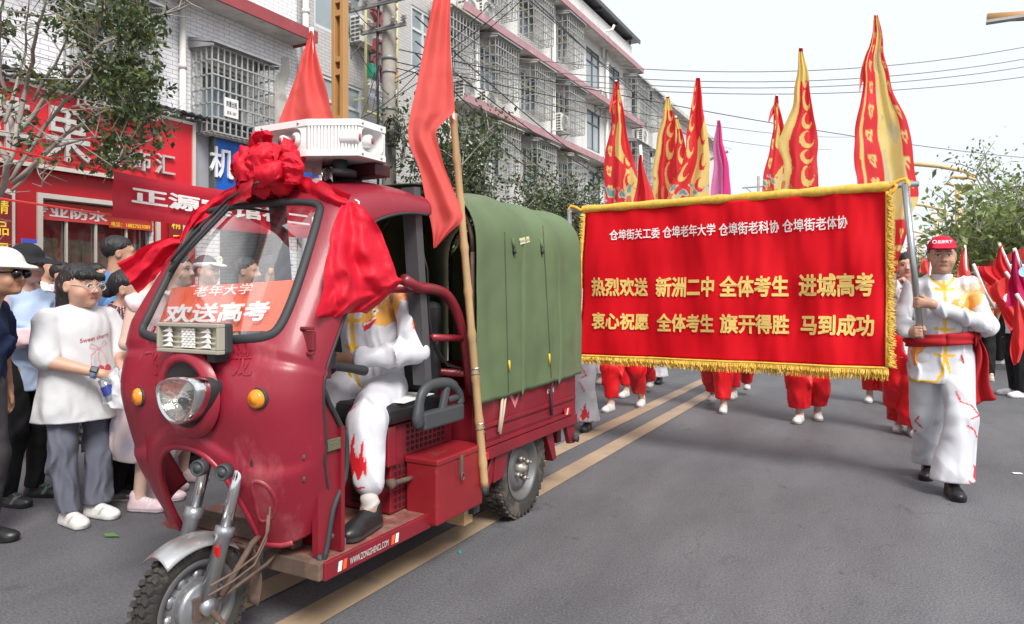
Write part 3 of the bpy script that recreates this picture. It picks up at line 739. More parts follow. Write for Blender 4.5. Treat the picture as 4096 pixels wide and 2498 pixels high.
t = thing('street_lamp', 'lamp arm reaching in at the top right corner of the picture', 'street lamp', (p.x + 3.5, p.y + 1, 0))
MB().tube([(p.x + 3.5, p.y + 1, 0), (p.x + 3.5, p.y + 1, p.z - .6)], [.12, .1], 12).build('post', lampm, t)
mb = MB(); mb.tube([(p.x + .0, p.y, p.z + .1), (p.x + 1.0, p.y + .3, p.z + .08), (p.x + 2.2, p.y + .7, p.z - .1), (p.x + 3.5, p.y + 1, p.z - .6)], [.1, .11, .1, .1], 8, flat=.5); mb.build('arm', lampm, t)
mb = MB(); mb.bx(p.x - .02, p.x + .65, p.y - .08, p.y + .1, p.z - .02, p.z + .035); mb.build('lamp_panel', mat('lamp_grey', (.4, .4, .4), .4), t)
# dark lamp behind the pink flag
p = ony(1752, 365, 40)
t = thing('street_lamp', 'grey slanted street lamp on the left pavement behind the pink flag', 'street lamp', (p.x - 3, 40, 0))
MB().cyl((p.x - 3, 40, 0), (p.x - 3, 40, p.z - .5), .12).build('post', alud, t)
MB().bar((p.x - 3, 40, p.z - 1.1), (p.x, 40, p.z), .2, .1).build('arm', alud, t)
# ---- utility poles and wires
cpm = mat('concrete_pole', (0.30, 0.275, 0.245), 0.85, var=0.2, vs=4, dirt=(.2, .18, .16), dirt_s=3, bump=.2)
blk = mat('black_cable', (0.015, 0.015, 0.017), 0.5)
por = mat('porcelain', (0.35, 0.33, 0.32), 0.3)
up = thing('utility_pole', 'round concrete utility pole with cross arms and coiled black cable', 'utility pole', (-9.5, onx(936, 300, -9.5).y, 0))
ux, uy = -9.5, up.location.y
MB().tube([(ux, uy, 0), (ux, uy, 11)], [.17, .125], 20).build('pole', cpm, up)
for z, L in ((7.45, .95), (6.9, .6), (8.3, .8)): mb = MB(); mb.bar((ux - L, uy - .2, z), (ux + L, uy - .2, z), .07); mb.bar((ux - L, uy - .2, z), (ux + L * .6, uy - .25, z + .03), .03); mb.build('cross_arm', alud, up)
for z, h_ in ((6.0, .04), (6.28, .08), (5.2, .05)): MB().cyl((ux, uy, z), (ux, uy, z + h_), .165).build('pole_clamp', alud, up)
mb = MB()
for z, L in ((7.45, .95), (6.9, .6), (8.3, .8)):
    for s_ in (-1, -.5, .5, 1): mb = MB(); mb.lathe([(0, 0), (.06, .01), (.03, .05), (.07, .07), (.03, .11), (.06, .13), (0, .16)], (ux + L * s_ * .95, uy - .25, z + .03), (.3, -.2, 1), 12); mb.build('insulator', por, up)
mb = MB(); random.seed(5)
for k in range(9):
    r_ = .22 + .05 * random.random(); cx_ = .28 + .04 * random.random(); cz_ = 4.62 + .06 * random.random()
    mb.tube([(ux + cx_ + r_ * .62 * math.cos(q * math.pi / 12), uy - .2 - .02 * k, cz_ + r_ * 1.15 * math.sin(q * math.pi / 12)) for q in range(24)], .013, 5, closed=True)
for k in range(4):
    r_ = .3 + .05 * k
    mb.tube([(ux + .38 + r_ * .5 * math.cos(q * math.pi / 12), uy - .22, 4.35 + r_ * math.sin(q * math.pi / 12)) for q in range(24)], .008, 5, closed=True)
mb.tube([(ux - .15, uy - .18, 2), (ux - .16, uy - .17, 5), (ux - .2, uy - .15, 6.5), (ux - .1, uy - .2, 8)], .03, 6)
mb.build('coiled_cable', blk, up)
def wire(P0, P1, sag, label, r=.012, group='overhead wires', m=None):
    P0, P1 = Vector(P0), Vector(P1)
    mb = MB(); mb.tube([P0.lerp(P1, t / 24) - Vector((0, 0, sag * 4 * (t / 24) * (1 - t / 24))) for t in range(25)], r, 5)
    mb.build('overhead_wire', m or blk, label=label, cat='wire', group=group)
gw = mat('grey_wire', (0.16, 0.16, 0.17), .6)
P = lambda a, b, D: tuple(dep(a, b, D))
# four lines crossing over the road to the right
for i, (yl, yr, lab) in enumerate(((155, 80, 'topmost'), (178, 112, 'second'), (192, 134, 'third'), (200, 163, 'lowest'))):
    wire(P(1050, yl - 40 + i * 3, 16), P(2700, yr - 18, 20), .9 - .05 * i, '%s of the four wires that rise to the right across the sky' % lab, .011, m=gw)
for i, (a0, b0, a1, b1, D1, lab) in enumerate(((960, 120, 2700, 395, 34, 'black wire running down the street past the flags to the right trees'), (955, 150, 2060, 330, 46, 'thin black wire sloping down behind the dragon flags'), (955, 165, 2000, 360, 50, 'lower thin wire sloping down behind the dragon flags'),
        (1000, 40, 1600, 500, 34, 'thick black cable sloping down across the caged windows'), (1000, 100, 1640, 520, 34, 'second thick black cable sloping down across the caged windows'), (1000, 130, 1500, 520, 30, 'third black cable sloping down across the caged windows'), (1000, 175, 1440, 480, 26, 'lowest black cable sloping toward the second bushy tree'),
        (1240, -30, 1760, 360, 42, 'black cable running along the top of the white block'), (1255, -30, 1750, 380, 42, 'twin black cable just under the one along the top of the white block'))):
    wire(P(a0, b0, 15), P(a1, b1, D1), .5, lab, .016 if 3 <= i <= 6 else .012, 'wires along the street')
random.seed(9)
for i, (a0, b0, a1, b1) in enumerate(((950, 190, 1180, 10), (950, 200, 1230, 5), (950, 235, 1300, -40), (868, 285, 1010, 170), (830, 60, 935, 230), (895, 275, 920, 100), (870, 280, 915, 130), (850, 20, 930, 80))):
    wire(P(a0, b0, 14.6), P(a1, b1, 13.5 if i < 3 else 14.9), .12, 'black service wire fanning out from the utility pole, %s' % ['uppermost to the right', 'middle one to the right', 'lowest to the right', 'low one crossing behind the speaker', 'over the letter sign', 'steep one left of the pole', 'steepest one left of the pole', 'short one at the top frame'][i], .009, 'service wires at the utility pole')
p = ony(1825, 440, 75)
t = thing('utility_pole', 'distant concrete power pole at the road end, seen between the flags', 'utility pole', (p.x, 75, 0))
MB().cyl((p.x, 75, 0), (p.x, 75, ony(1825, 425, 75).z), .2, .14).build('pole', cpm, t)
z_ = ony(1825, 452, 75).z; mb = MB(); mb.bx(p.x - 1.6, p.x + 1.6, 74.9, 75, z_, z_ + .12); mb.bar((p.x - 1.2, 74.95, z_), (p.x, 74.95, z_ - 1), .08); mb.bar((p.x + 1.2, 74.95, z_), (p.x, 74.95, z_ - 1), .08); mb.build('cross_arm', alud, t)

# ---- far houses
rft = mat('dark_tile_roof', (0.12, 0.12, 0.13), .7, var=.2)
def house(x0, x1, y0, y1, h, label, m, roof=True):
    t = thing('house', label, 'house', ((x0 + x1) / 2, y0, 0))
    hs = []
    mb = MB(); mb.bx(x0, x1, y0, y1, 0, h); mb.build('wall', m, t)
    if roof:
        mb = MB(); mb.prism([(-.6, 0), ((y1 - y0) / 2, 1.8), (y1 - y0 + .6, 0)], (x0 - .4, y0, h), (0, 1, 0), (0, 0, 1), (x1 - x0 + .8, 0, 0)); mb.build('roof', rft, t)
    for f_ in range(max(1, int(h // 3))):
        for k in range(3):
            y = y0 + (y1 - y0) * (k + .5) / 3; xs = x1 if x1 < 0 else x0; xx = x0 + (x1 - x0) * (k + .5) / 3
            MB().bx(xs - .02, xs + .02, y - .6, y + .6, f_ * 3 + 1, f_ * 3 + 2.4).build('window', gl_b, t)
            MB().bx(xx - .5, xx + .5, y0 - .02, y0 + .02, f_ * 3 + 1, f_ * 3 + 2.4).build('window', gl_b, t)
whw = mat('white_render', (0.62, 0.61, 0.58), .85, var=.1, vs=1, dirt=(.45, .42, .38), dirt_s=1)
house(-19, -11.5, 56, 74, 8.2, 'low house with a dark tiled roof at the far left end of the street', whw)
house(-20, -12, 80, 110, 7, 'small far house beyond the low tiled one at the street end', whw)
house(9, 20, 30, 42, 9.5, 'white house wall behind the tall bushy trees on the right', whw, False)
house(8, 18, 16, 27, 7.5, 'white house on the right, behind the raised hand flags', whw, False)
house(8.5, 18, 62, 80, 5.0, 'white gabled house with a dark roof at the right end of the road', whw)
house(9, 20, 95, 120, 7.0, 'far pale house closing the right side of the road', whw)

# ---- trees
leafm = mat('dark_green_leaf', None, .5, var=.25, vs=2, trans=.3)
barkg = mat('pale_grey_bark', (0.30, 0.27, 0.24), .85, var=.2, vs=8)
def leaf_mesh(pts, size, cols, name, parent, seed=1):
    rs = np.random.RandomState(seed); n = len(pts)
    P = np.array(pts); a = rs.normal(size=(n, 3)); a /= np.linalg.norm(a, axis=1)[:, None]; a[:, 2] -= .25
    b = np.cross(a, rs.normal(size=(n, 3))); b /= np.linalg.norm(b, axis=1)[:, None]; a /= np.linalg.norm(a, axis=1)[:, None]
    sz = size * (.6 + .8 * rs.rand(n))[:, None]; wv = sz * .24; nn = np.cross(a, b)
    v = np.stack([P, P + a * sz * .45 + b * wv + nn * sz * .05, P + a * sz, P + a * sz * .45 - b * wv + nn * sz * .05], 1).reshape(-1, 3)
    me = bpy.data.meshes.new(name); off = OFF.get(parent, Vector())
    me.from_pydata((v - np.array(off)).tolist(), [], np.arange(4 * n).reshape(-1, 4).tolist())
    me.materials.append(leafm)
    cc = np.array(cols)[rs.randint(0, len(cols), n)] * (.7 + .6 * rs.rand(n))[:, None]
    at = me.color_attributes.new('Col', 'FLOAT_COLOR', 'POINT')
    at.data.foreach_set('color', np.repeat(np.c_[cc, np.ones(n)], 4, 0).astype(np.float32).ravel())
    return link_mesh(name, me, parent)
def bush_tree(x, y, h, crown_r, label, cols, nstem=9, nleaf=7000, size=.1, seed=1, crown_lo=.3, density=None):
    rs = random.Random(seed); t = thing('street_tree', label, 'tree', (x, y, .1), 'street trees')
    mb = MB(); tips = []
    mb.tube([(x, y, 0), (x + .03, y, .9)], [.09, .07], 8)
    for i in range(nstem):
        an = 2 * math.pi * i / nstem + rs.random(); R = crown_r * (.35 + .5 * rs.random())
        top = Vector((x + R * math.cos(an), y + R * math.sin(an), (h - .42 * crown_r) * (.72 + .28 * rs.random())))
        P = []
        for k in range(7):
            s_ = k / 6; q = Vector((x, y, .7)).lerp(top, s_); q.x -= R * math.cos(an) * .35 * math.sin(s_ * math.pi); q.y -= R * math.sin(an) * .35 * math.sin(s_ * math.pi)
            P.append(q + Vector((rs.uniform(-.05, .05), rs.uniform(-.05, .05), 0)))
        mb.tube(P, [.035 * (1 - .8 * k / 6) + .006 for k in range(7)], 5)
        for k in range(2, 7):
            for j in range(3):
                d = Vector((rs.uniform(-1, 1), rs.uniform(-1, 1), rs.uniform(.1, 1.1))) * crown_r * rs.uniform(.25, .55)
                mb.tube([P[k], P[k] + d * .5 + Vector((0, 0, .03)), P[k] + d], [.012, .009, .004], 4)
                if P[k].z > h * crown_lo: tips += [P[k] + d * s_ for s_ in (.4, .7, 1.0)]
    mb.build('trunk', barkg, t)
    pts = []
    per = max(1, nleaf // len(tips))
    for q in tips:
        if density and rs.random() > density: continue
        c = crown_r * .16
        for _ in range(int(per * rs.uniform(.3, 1.9))): pts.append((q.x + rs.gauss(0, c), q.y + rs.gauss(0, c), q.z + rs.gauss(0, c * .8)))
    leaf_mesh(pts, size, cols, 'crown', t, seed)
    return t
G1 = [(.055, .085, .03), (.04, .07, .025), (.08, .11, .04), (.1, .12, .045)]
G2 = [(.19, .25, .075), (.14, .20, .06), (.24, .29, .10)]
p = onx(1095, 400, -8.0); bush_tree(p.x, p.y, onx(1095, 215, -8.0).z, 1.45, 'bushy green street tree behind the upright red flag', G1, 15, 9500, .105, 4)
p = onx(1335, 500, -8.0); bush_tree(p.x, p.y, onx(1335, 395, -8.0).z, 1.6, 'bushy green street tree above the green canvas canopy', G1, 14, 9000, .115, 8)
p = onx(1385, 560, -7.6); bush_tree(p.x, p.y + 3, 3.4, 1.2, 'low street tree seen between the canvas canopy and the red banner', G1, 8, 3500, .11, 18)
for i, (a, b, y, r_, lab) in enumerate(((2432, 345, 17.5, 1.25, 'tall airy street tree with many pale stems on the right side'), (2375, 500, 21, 1.1, 'lower airy tree just left of the tall one on the right side'), (2265, 575, 32, 1.3, 'small far street tree behind the man in the red cap'), (2190, 590, 45, 2.4, 'far green tree at the road end behind the banner pole'), (2480, 440, 14, 1.6, 'airy tree cut by the right edge of the picture'))):
    p = ony(a, b, y); bush_tree(p.x, y, p.z, r_, lab, G2 if i < 3 or i == 4 else G1, 16, 6000, .085 + .012 * i, 30 + i, crown_lo=.3)
for i, (x, y) in enumerate(((9.5, 70), (10.5, 85), (8.0, 58))): bush_tree(x, y, 5.5 + i, 3, 'far roundish tree at the right end of the road, %s' % ['behind the gabled house', 'farthest away', 'nearest the lamps'][i], G1, 9, 3500, .3, 50 + i)
# the near tree at the left edge: branches sweep up and right
nt_ = thing('street_tree', 'near street tree at the left edge, grey branches and dark leaves over the shop sign', 'tree', (-8.0, 3.3, .1), 'street trees')
TB = lambda a, b, D=8.6: dep(a, b, D)
brs = [([(-40, 900), (-36, 620), (-5, 490), (22, 400), (40, 300)], .07), ([(35, 330), (10, 250), (0, 100), (10, -40)], .035), ([(30, 350), (60, 210), (90, 90), (110, -20)], .035), ([(40, 330), (130, 210), (250, 110), (330, 60), (460, 10)], .03), ([(28, 430), (110, 300), (210, 190), (290, 130), (350, 150)], .028), ([(32, 440), (160, 320), (270, 260), (340, 255), (400, 300)], .026), ([(30, 460), (120, 360), (230, 330), (330, 340)], .02), ([(15, 300), (60, 130), (70, 0)], .022), ([(80, 240), (150, 130), (180, 20)], .02), ([(26, 400), (-60, 250), (-100, 60)], .04), ([(200, 200), (230, 90), (260, 0)], .016), ([(250, 260), (300, 360), (270, 400)], .012), ([(130, 330), (90, 400), (100, 450)], .012)]
mb = MB(); tips = []; rs = random.Random(21)
for pts_, r_ in brs:
    Q = [TB(a, b, 8.3 + .5 * math.sin(i_ * 1.3 + a * .01)) for i_, (a, b) in enumerate(pts_)]
    QQ = []
    for i_ in range(len(Q) - 1):
        for s_ in range(4): QQ.append(Q[i_].lerp(Q[i_ + 1], s_ / 4) + Vector((rs.uniform(-.02, .02), rs.uniform(-.02, .02), rs.uniform(-.02, .02))))
    QQ.append(Q[-1]); n_ = len(QQ)
    mb.tube(QQ, [r_ * (1 - .75 * i_ / n_) for i_ in range(n_)], 7)
    for q in QQ[n_ // 4:]:
        for _ in range(2):
            d = Vector((rs.uniform(-.4, .4), rs.uniform(-.4, .4), rs.uniform(-.15, .35))); mb.tube([q, q + d * .5, q + d], [.008, .006, .003], 4)
mb.build('trunk', barkg, nt_)
blobs = [(290, 30, 75, 60, 900), (200, 60, 60, 45, 500), (330, 90, 55, 40, 600), (230, 150, 50, 30, 260), (160, 195, 60, 30, 300), (250, 210, 60, 40, 420), (310, 170, 60, 50, 560), (340, 200, 50, 40, 420), (300, 270, 60, 45, 460), (240, 285, 50, 35, 200), (350, 290, 45, 30, 260), (370, 330, 30, 18, 110), (280, 340, 50, 25, 260), (70, 290, 30, 22, 70), (60, 345, 30, 18, 80), (260, 375, 35, 22, 190), (330, 380, 30, 15, 110), (20, 60, 40, 40, 130), (120, 20, 60, 40, 220), (10, 220, 30, 30, 70), (255, 400, 20, 10, 60), (190, 405, 25, 10, 30), (60, 170, 30, 25, 60), (120, 380, 40, 10, 40)]
pts = []
for a, b, ra, rb_, n_ in blobs:
    for _ in range(n_ // 13):
        ca, cb_, cd = rs.gauss(a, ra * .55), rs.gauss(b, rb_ * .55), 8.4 + rs.uniform(-.7, .7)
        c = TB(ca, cb_, cd)
        for _ in range(10): pts.append((c.x + rs.gauss(0, .06), c.y + rs.gauss(0, .06), c.z + rs.gauss(0, .05)))
leaf_mesh(pts, .085, [(.05, .085, .03), (.035, .06, .025), (.07, .10, .035), (.12, .13, .03)], 'crown', nt_, 5)
# ================================================================== CARGO TRICYCLE
TX = -2.33
trike = thing('cargo_tricycle', 'dusty red enclosed cargo tricycle with a green canvas canopy, parked over the double line', 'tricycle', (TX, 2.9, 0))
tred = mat('red_body_paint', (0.25, 0.011, 0.027), 0.44, var=0.16, vs=2.5, coat=0.12, dirt=(0.36, 0.10, 0.11), dirt_s=5, dirt_t=0.58, stretch=(1, 1, .35), bump=.04, bs=60)
tred2 = mat('red_frame_paint', (0.20, 0.010, 0.02), 0.4, var=0.2, vs=4, coat=0.15, dirt=(0.10, 0.045, 0.035), dirt_s=6, dirt_t=0.58)
rub = mat('black_rubber', (0.028, 0.03, 0.033), 0.65, var=0.2, vs=6)
plast = mat('grey_black_plastic', (0.05, 0.055, 0.06), 0.5, var=0.15)
chrome = mat('chrome', (0.75, 0.75, 0.76), 0.12, metal=1.0, var=0.03)
steel = mat('dull_grey_steel', (0.30, 0.31, 0.33), 0.35, metal=0.7, var=0.15, vs=8)
rust = mat('rusty_dark_metal', (0.10, 0.065, 0.05), 0.8, var=0.3, vs=10, dirt=(0.2, 0.12, 0.08), dirt_s=12, dirt_t=0.5)
tyre = mat('dusty_tyre_rubber', (0.035, 0.032, 0.03), 0.85, var=0.25, vs=8, dirt=(0.14, 0.11, 0.085), dirt_s=9, dirt_t=0.5)
rimm = mat('dusty_grey_rim', (0.17, 0.165, 0.17), 0.5, metal=0.5, var=0.2, vs=5, dirt=(.2, .16, .13), dirt_s=7)
seatm = mat('black_seat_vinyl', (0.02, 0.02, 0.022), 0.4, var=0.1)

PROF = [(1.875, .34), (1.81, .48), (1.755, .62), (1.72, .76), (1.70, .90), (1.708, 1.02), (1.74, 1.115), (1.82, 1.26), (1.925, 1.43), (2.02, 1.585), (2.075, 1.665), (2.13, 1.72), (2.21, 1.762), (2.32, 1.785), (2.45, 1.79), (2.63, 1.775)]
HW = [.415, .45, .478, .495, .505, .505, .503, .497, .485, .470, .462, .455, .455, .47, .485, .495]
AL = [0.0]
for i in range(1, len(PROF)): AL.append(AL[-1] + math.hypot(PROF[i][0] - PROF[i - 1][0], PROF[i][1] - PROF[i - 1][1]))
def prof(l):
    l = min(max(l, 0), AL[-1] - 1e-6); i = 0
    while AL[i + 1] < l: i += 1
    f = (l - AL[i]) / (AL[i + 1] - AL[i])
    def cr(A):      # smooth interpolation
        p0, p1, p2, p3 = A[max(i - 1, 0)], A[i], A[i + 1], A[min(i + 2, len(A) - 1)]
        return .5 * ((2 * p1) + (-p0 + p2) * f + (2 * p0 - 5 * p1 + 4 * p2 - p3) * f * f + (-p0 + 3 * p1 - 3 * p2 + p3) * f ** 3)
    return cr([p[0] for p in PROF]), cr([p[1] for p in PROF]), cr(HW)
def len_at_z(z):
    lo, hi = 0, AL[12]
    for _ in range(30):
        m = (lo + hi) / 2
        if prof(m)[1] < z: lo = m
        else: hi = m
    return lo
NS = 2.9
def surf(a, l, off=0.0):
    """a in -1..1 across, l metres along the front profile, off outward"""
    y, z, w_ = prof(l); y2, z2, _ = prof(l + .02); y1, z1, _ = prof(l - .02)
    t = Vector((0, y2 - y1, z2 - z1)).normalized(); n = Vector((0, t.z, -t.y))      # inward
    ph = a * math.pi / 2; sx = math.copysign(abs(math.sin(ph)) ** (2 / NS), a); cw = max(0, math.cos(ph)) ** (2 / NS)
    D = .225 if l < AL[9] else .225 - .10 * (l - AL[9]) / (AL[-1] - AL[9])
    if a < 0: D *= 1 - .5 * min(1, max(0, (l - AL[5]) / .2))
    x = w_ * sx; inn = D * (1 - cw)
    # slight relief: belly swelling and the crease lines of the moulding
    bel = 0
    if z < 1.1:
        bel -= .016 * math.exp(-((abs(x) - .30) / .12) ** 2 - ((z - .90) / .10) ** 2) + .02 * math.exp(-(x / .16) ** 2 - ((z - .92) / .16) ** 2)
        bel += .012 * (1 / (1 + math.exp(-(z - 1.06) / .006)))
        bel -= .016 * (1 / (1 + math.exp((z - .63 - .17 * math.exp(-((x - .02) / .24) ** 2)) / .006)))
    P = Vector((TX + x, y, z)) + n * (inn + bel)
    nn = (-n * max(cw, .05) + Vector((sx * (1 - cw), 0, 0))).normalized()
    return P + nn * off
def arch(x):
    d = abs(x - .03) / .255
    return .36 + .37 * (1 - d ** 2.6) ** .62 if d < 1 else .345 + .02 * math.sin(x * 9)
NU, NV = 150, 130
L0 = {}
def shell_pt(u, v, off=0):
    a = -1 + 2 * u
    ph = a * math.pi / 2; x = .48 * math.copysign(abs(math.sin(ph)) ** (2 / NS), a)
    k = round(u * 5000)
    if k not in L0: L0[k] = len_at_z(arch(x))
    return surf(a, L0[k] + (AL[-1] - L0[k]) * v, off)
full = MB(); full.grid(lambda a, b: shell_pt(a, b), NU, NV)
SHB = BVHTree.FromPolygons([Vector(p) for p in full.v], full.f)
def hit(a, b, off=0.0, fall=1.85):
    d = ray(a * K, b * K).normalized()
    loc, nor, _, _ = SHB.ray_cast(EYE, d)
    if loc is None: return ony(a, b, fall)
    if nor.dot(d) > 0: nor = -nor
    return loc + nor * off
def pix(p):
    q = Vector(p) - EYE; D = q.dot(FW)
    return ((512 + 700 * q.dot(RT) / D) / K, (292 - 700 * q.z / D) / K)
def inpoly(x, y, P):
    c = False; j = len(P) - 1
    for i in range(len(P)):
        if (P[i][1] > y) != (P[j][1] > y) and x < (P[j][0] - P[i][0]) * (y - P[i][1]) / (P[j][1] - P[i][1]) + P[i][0]: c = not c
        j = i
    return c
def smooth_poly(P, n=5, closed=True):
    out = []; N_ = len(P)
    for i in range(N_ if closed else N_ - 1):
        p0, p1, p2, p3 = [Vector(P[(i + k) % N_ if closed else min(max(i + k, 0), N_ - 1)]) for k in (-1, 0, 1, 2)]
        for k in range(n):
            f = k / n; out.append(.5 * ((2 * p1) + (-p0 + p2) * f + (2 * p0 - 5 * p1 + 4 * p2 - p3) * f * f + (-p0 + 3 * p1 - 3 * p2 + p3) * f ** 3))
    if not closed: out.append(Vector(P[-1]))
    return out
WSP = [(352, 806), (400, 818), (500, 821), (600, 818), (648, 810), (676, 786), (706, 720), (738, 625), (766, 530), (770, 500), (745, 490), (690, 489), (600, 495), (510, 510), (478, 532), (440, 600), (395, 690), (358, 766), (346, 792)]
WS2 = [tuple(p) for p in smooth_poly([(a, b, 0) for a, b in WSP], 4)]
sh = MB()
def keepcell(u, v): return not inpoly(*pix(shell_pt(u, v)), WS2)
sh.grid(lambda a, b: shell_pt(a, b), NU, NV, keep=keepcell)
sh.build('body_shell', tred, trike, solid=.012, recalc=False)
# rubber seal and pane
mb = MB(); mb.tube([hit(p[0], p[1], .004, 1.83) for p in WS2], .0185, 10, closed=True, flat=.8); mb.build('windscreen_seal', rub, trike)
def ws_pt(u, v):
    return shell_pt(u, v, -.006)
mb = MB(); mb.grid(ws_pt, NU, NV, keep=lambda u, v: inpoly(*pix(shell_pt(u, v)), WS2)); mb.build('windscreen', glass_mat('windscreen_glass', (.96, .98, .98), .05), trike, recalc=False)
# lips of the arch and of the side openings
mb = MB(); mb.tube([shell_pt(.2 + .6 * i / 80, 0, .004) for i in range(81)], .012, 8); mb.build('arch_lip', tred, trike)
for side, lab in ((1, 0), (0, 0)):
    mb = MB(); mb.tube([shell_pt(side, .02 + .97 * i / 60, .003) for i in range(61)], .007, 8); mb.build('edge_trim', rub, trike)
# embossed characters
for ch, (x0, x1, b0, b1) in (('飞', (352, 384, 848, 905)), ('龙', (562, 608, 846, 906))):
    mb = MB(); put_text(mb, ch, lambda a, b, c: hit(x0 + (x1 - x0) * a, b1 + (b0 - b1) * b, .004 + c * 1.0, 1.8), .03, 0, .006); mb.build('embossed_character', tred, trike)
# indicator lamps
amb = mat('amber_plastic', S(232, 140, 30), .25, var=.1, vs=12, coat=.4)
for a, b in ((338, 955), (621, 960)):
    c = hit(a, b, .0, 1.84); ax = Vector((.12 if a > 500 else -.25, -1, 0))
    mb = MB(); mb.lathe([(.0, .026), (.015, .026), (.016, .023), (.027, .022), (.029, .019), (.033, .014), (.034, .0)], c, ax, 28); s_ = mb.build('indicator_lamp', amb, trike)
    mb = MB(); mb.lathe([(.039, -.01), (.040, .005), (.035, .007), (.033, -.01)], c, ax, 28); mb.build('rim', rub, s_)
# raised ring, dark disc painted as the shade of the lamp opening, headlight
c = hit(458, 948, .012, 1.7); ax = (0, -1, -.05)
mb = MB(); mb.lathe([(.165, -.006), (.155, .012), (.138, .024), (.124, .024), (.118, .012), (.116, -.0)], c, ax, 40); mb.build('lamp_surround', tred, trike)
mb = MB(); mb.lathe([(.118, .012), (.10, .006), (0, .006)], c, ax, 40); mb.build('recess_shade_disc', mat('recess_shade_black', (.03, .025, .025), .8), trike)
hl = thing('headlight', None, None); hl.parent = trike; hl.location = Vector(); OFF[hl] = OFF[trike]
bpy.data.objects.remove(hl)
HP = smooth_poly([(375, 925, 0), (393, 907, 0), (432, 900, 0), (472, 906, 0), (490, 928, 0), (487, 965, 0), (470, 1003, 0), (446, 1025, 0), (424, 1028, 0), (402, 1013, 0), (382, 978, 0)], 4)
hc = Vector((431, 962, 0))
def hring(s_, yy): s_ *= .9; return [ony(hc.x + (p.x - hc.x) * s_, hc.y + (p.y - hc.y) * s_, 1.6) + Vector((0, yy - 1.6, 0)) for p in HP]
def loft(rings, mi=0, mb=None, cap=True):
    mb = mb or MB(); n = len(rings[0]); vs = [p for r in rings for p in r]
    fs = [(i * n + k, i * n + (k + 1) % n, (i + 1) * n + (k + 1) % n, (i + 1) * n + k) for i in range(len(rings) - 1) for k in range(n)]
    if cap: fs.append(tuple(range((len(rings) - 1) * n, len(rings) * n)))
    return mb.add(vs, fs, mi, True)
hb = loft([hring(.97, 1.63), hring(1.0, 1.66), hring(.9, 1.70), hring(.6, 1.76)]).build('headlight', rub, trike)
loft([hring(.80, 1.592), hring(.86, 1.583), hring(.94, 1.584), hring(1.0, 1.60), hring(1.01, 1.635), hring(.98, 1.64)], cap=False).build('bezel', chrome, hb)
rf = mat('faceted_reflector', (0.72, 0.70, 0.64), 0.16, metal=0.85, var=.25, vs=30, bump=.8, bs=22)
loft([hring(.80, 1.594), hring(.6, 1.63), hring(.3, 1.655), hring(.05, 1.66)]).build('reflector', rf, hb)
mb = MB(); mb.cyl(ony(437, 965, 1.66), ony(437, 965, 1.61), .014, .012); mb.build('bulb', mat('bulb_blue_black', (.03, .03, .06), .3), hb)
loft([hring(.82, 1.588)] + [hring(.5, 1.58)] + [hring(.05, 1.577)]).build('lens', glass_mat('lens_glass', (.97, .97, .95), .08), hb)
# led work lamp above it
lb = MB(); q = [ony(382, 776, 1.655), ony(530, 778, 1.655), ony(526, 850, 1.655), ony(388, 846, 1.655)]
x0, x1 = -2.42, -2.075
bl_, br_, tl_, tr_ = q[3], q[2], q[0], q[1]
zlo, zhi, xa, xb = bl_.z, tl_.z, tl_.x, tr_.x
lb.bx(xa, xb, 1.675, 1.712, zlo, zhi); lbo = lb.build('work_lamp', rub, trike, bevel=.008)
mb = MB()
for (x0, x1, z0, z1) in ((xa, xb, zhi - .014, zhi), (xa, xb, zlo, zlo + .014), (xa, xa + .012, zlo + .014, zhi - .014), (xb - .012, xb, zlo + .014, zhi - .014)): mb.bx(x0, x1, 1.645, 1.676, z0, z1)
mb.build('frame', mat('olive_grey_plastic', (.33, .31, .25), .4), lbo, bevel=.003)
refl = mat('lamp_reflector', (0.50, 0.47, 0.38), .3, metal=.25, var=.3, vs=20)
brt = mat('lamp_prism', (0.85, 0.85, 0.83), .2, metal=.1, var=.2, vs=40)
mb = MB(); W_ = xb - xa
for r in range(4):
    z0 = zlo + .016 + (zhi - zlo - .032) * r / 4; hh = (zhi - zlo - .032) / 4
    mb.grid(lambda a, b, z0=z0, hh=hh: (xa + .012 + (W_ - .024) * a, 1.662 + .010 * math.sin(math.pi * b), z0 + hh * b), 2, 6)
mb.build('reflector', refl, lbo)
mb = MB()
for r in range(8):
    for cidx in range(6):
        cx_ = xa + W_ * (.40 + .034 * cidx); cz_ = zlo + .018 + (zhi - zlo - .036) * (r + .5) / 8
        mb.box((cx_, 1.658, cz_), (W_ * .031, .006, (zhi - zlo - .036) / 8 * .8), Matrix.Rotation(.25 * (1 if (r + cidx) % 2 else -1), 3, 'X'))
for r in range(4):
    zc = zlo + .018 + (zhi - zlo - .036) * (r + .3) / 4
    for xo in (.06, .68): mb.prism([(0, -.002), (W_ * .16, -.003), (W_ * .13, .016), (W_ * .08, .006)], (xa + W_ * xo, 1.655, zc), (1, 0, 0), (0, 0, 1), (0, .006, 0))
mb.build('prism', brt, lbo)
mb = MB()
for xo in (.25, .8): mb.bx(xa + W_ * xo - .02, xa + W_ * xo + .02, 1.67, 1.73, zlo - .03, zlo - .001)
mb.build('bracket', rub, lbo)
# wiper
mb = MB()
mb.tube([hit(418, 662, .02), hit(470, 592, .022), hit(552, 503, .02)], .007, 6); mb.tube([hit(425, 640, .03), hit(480, 575, .035), hit(560, 492, .03), hit(620, 440, .03)], .006, 6); mb.tube([hit(405, 668, .012), hit(470, 595, .012), hit(556, 505, .012)], .008, 4)
mb.build('wiper', rub, trike)
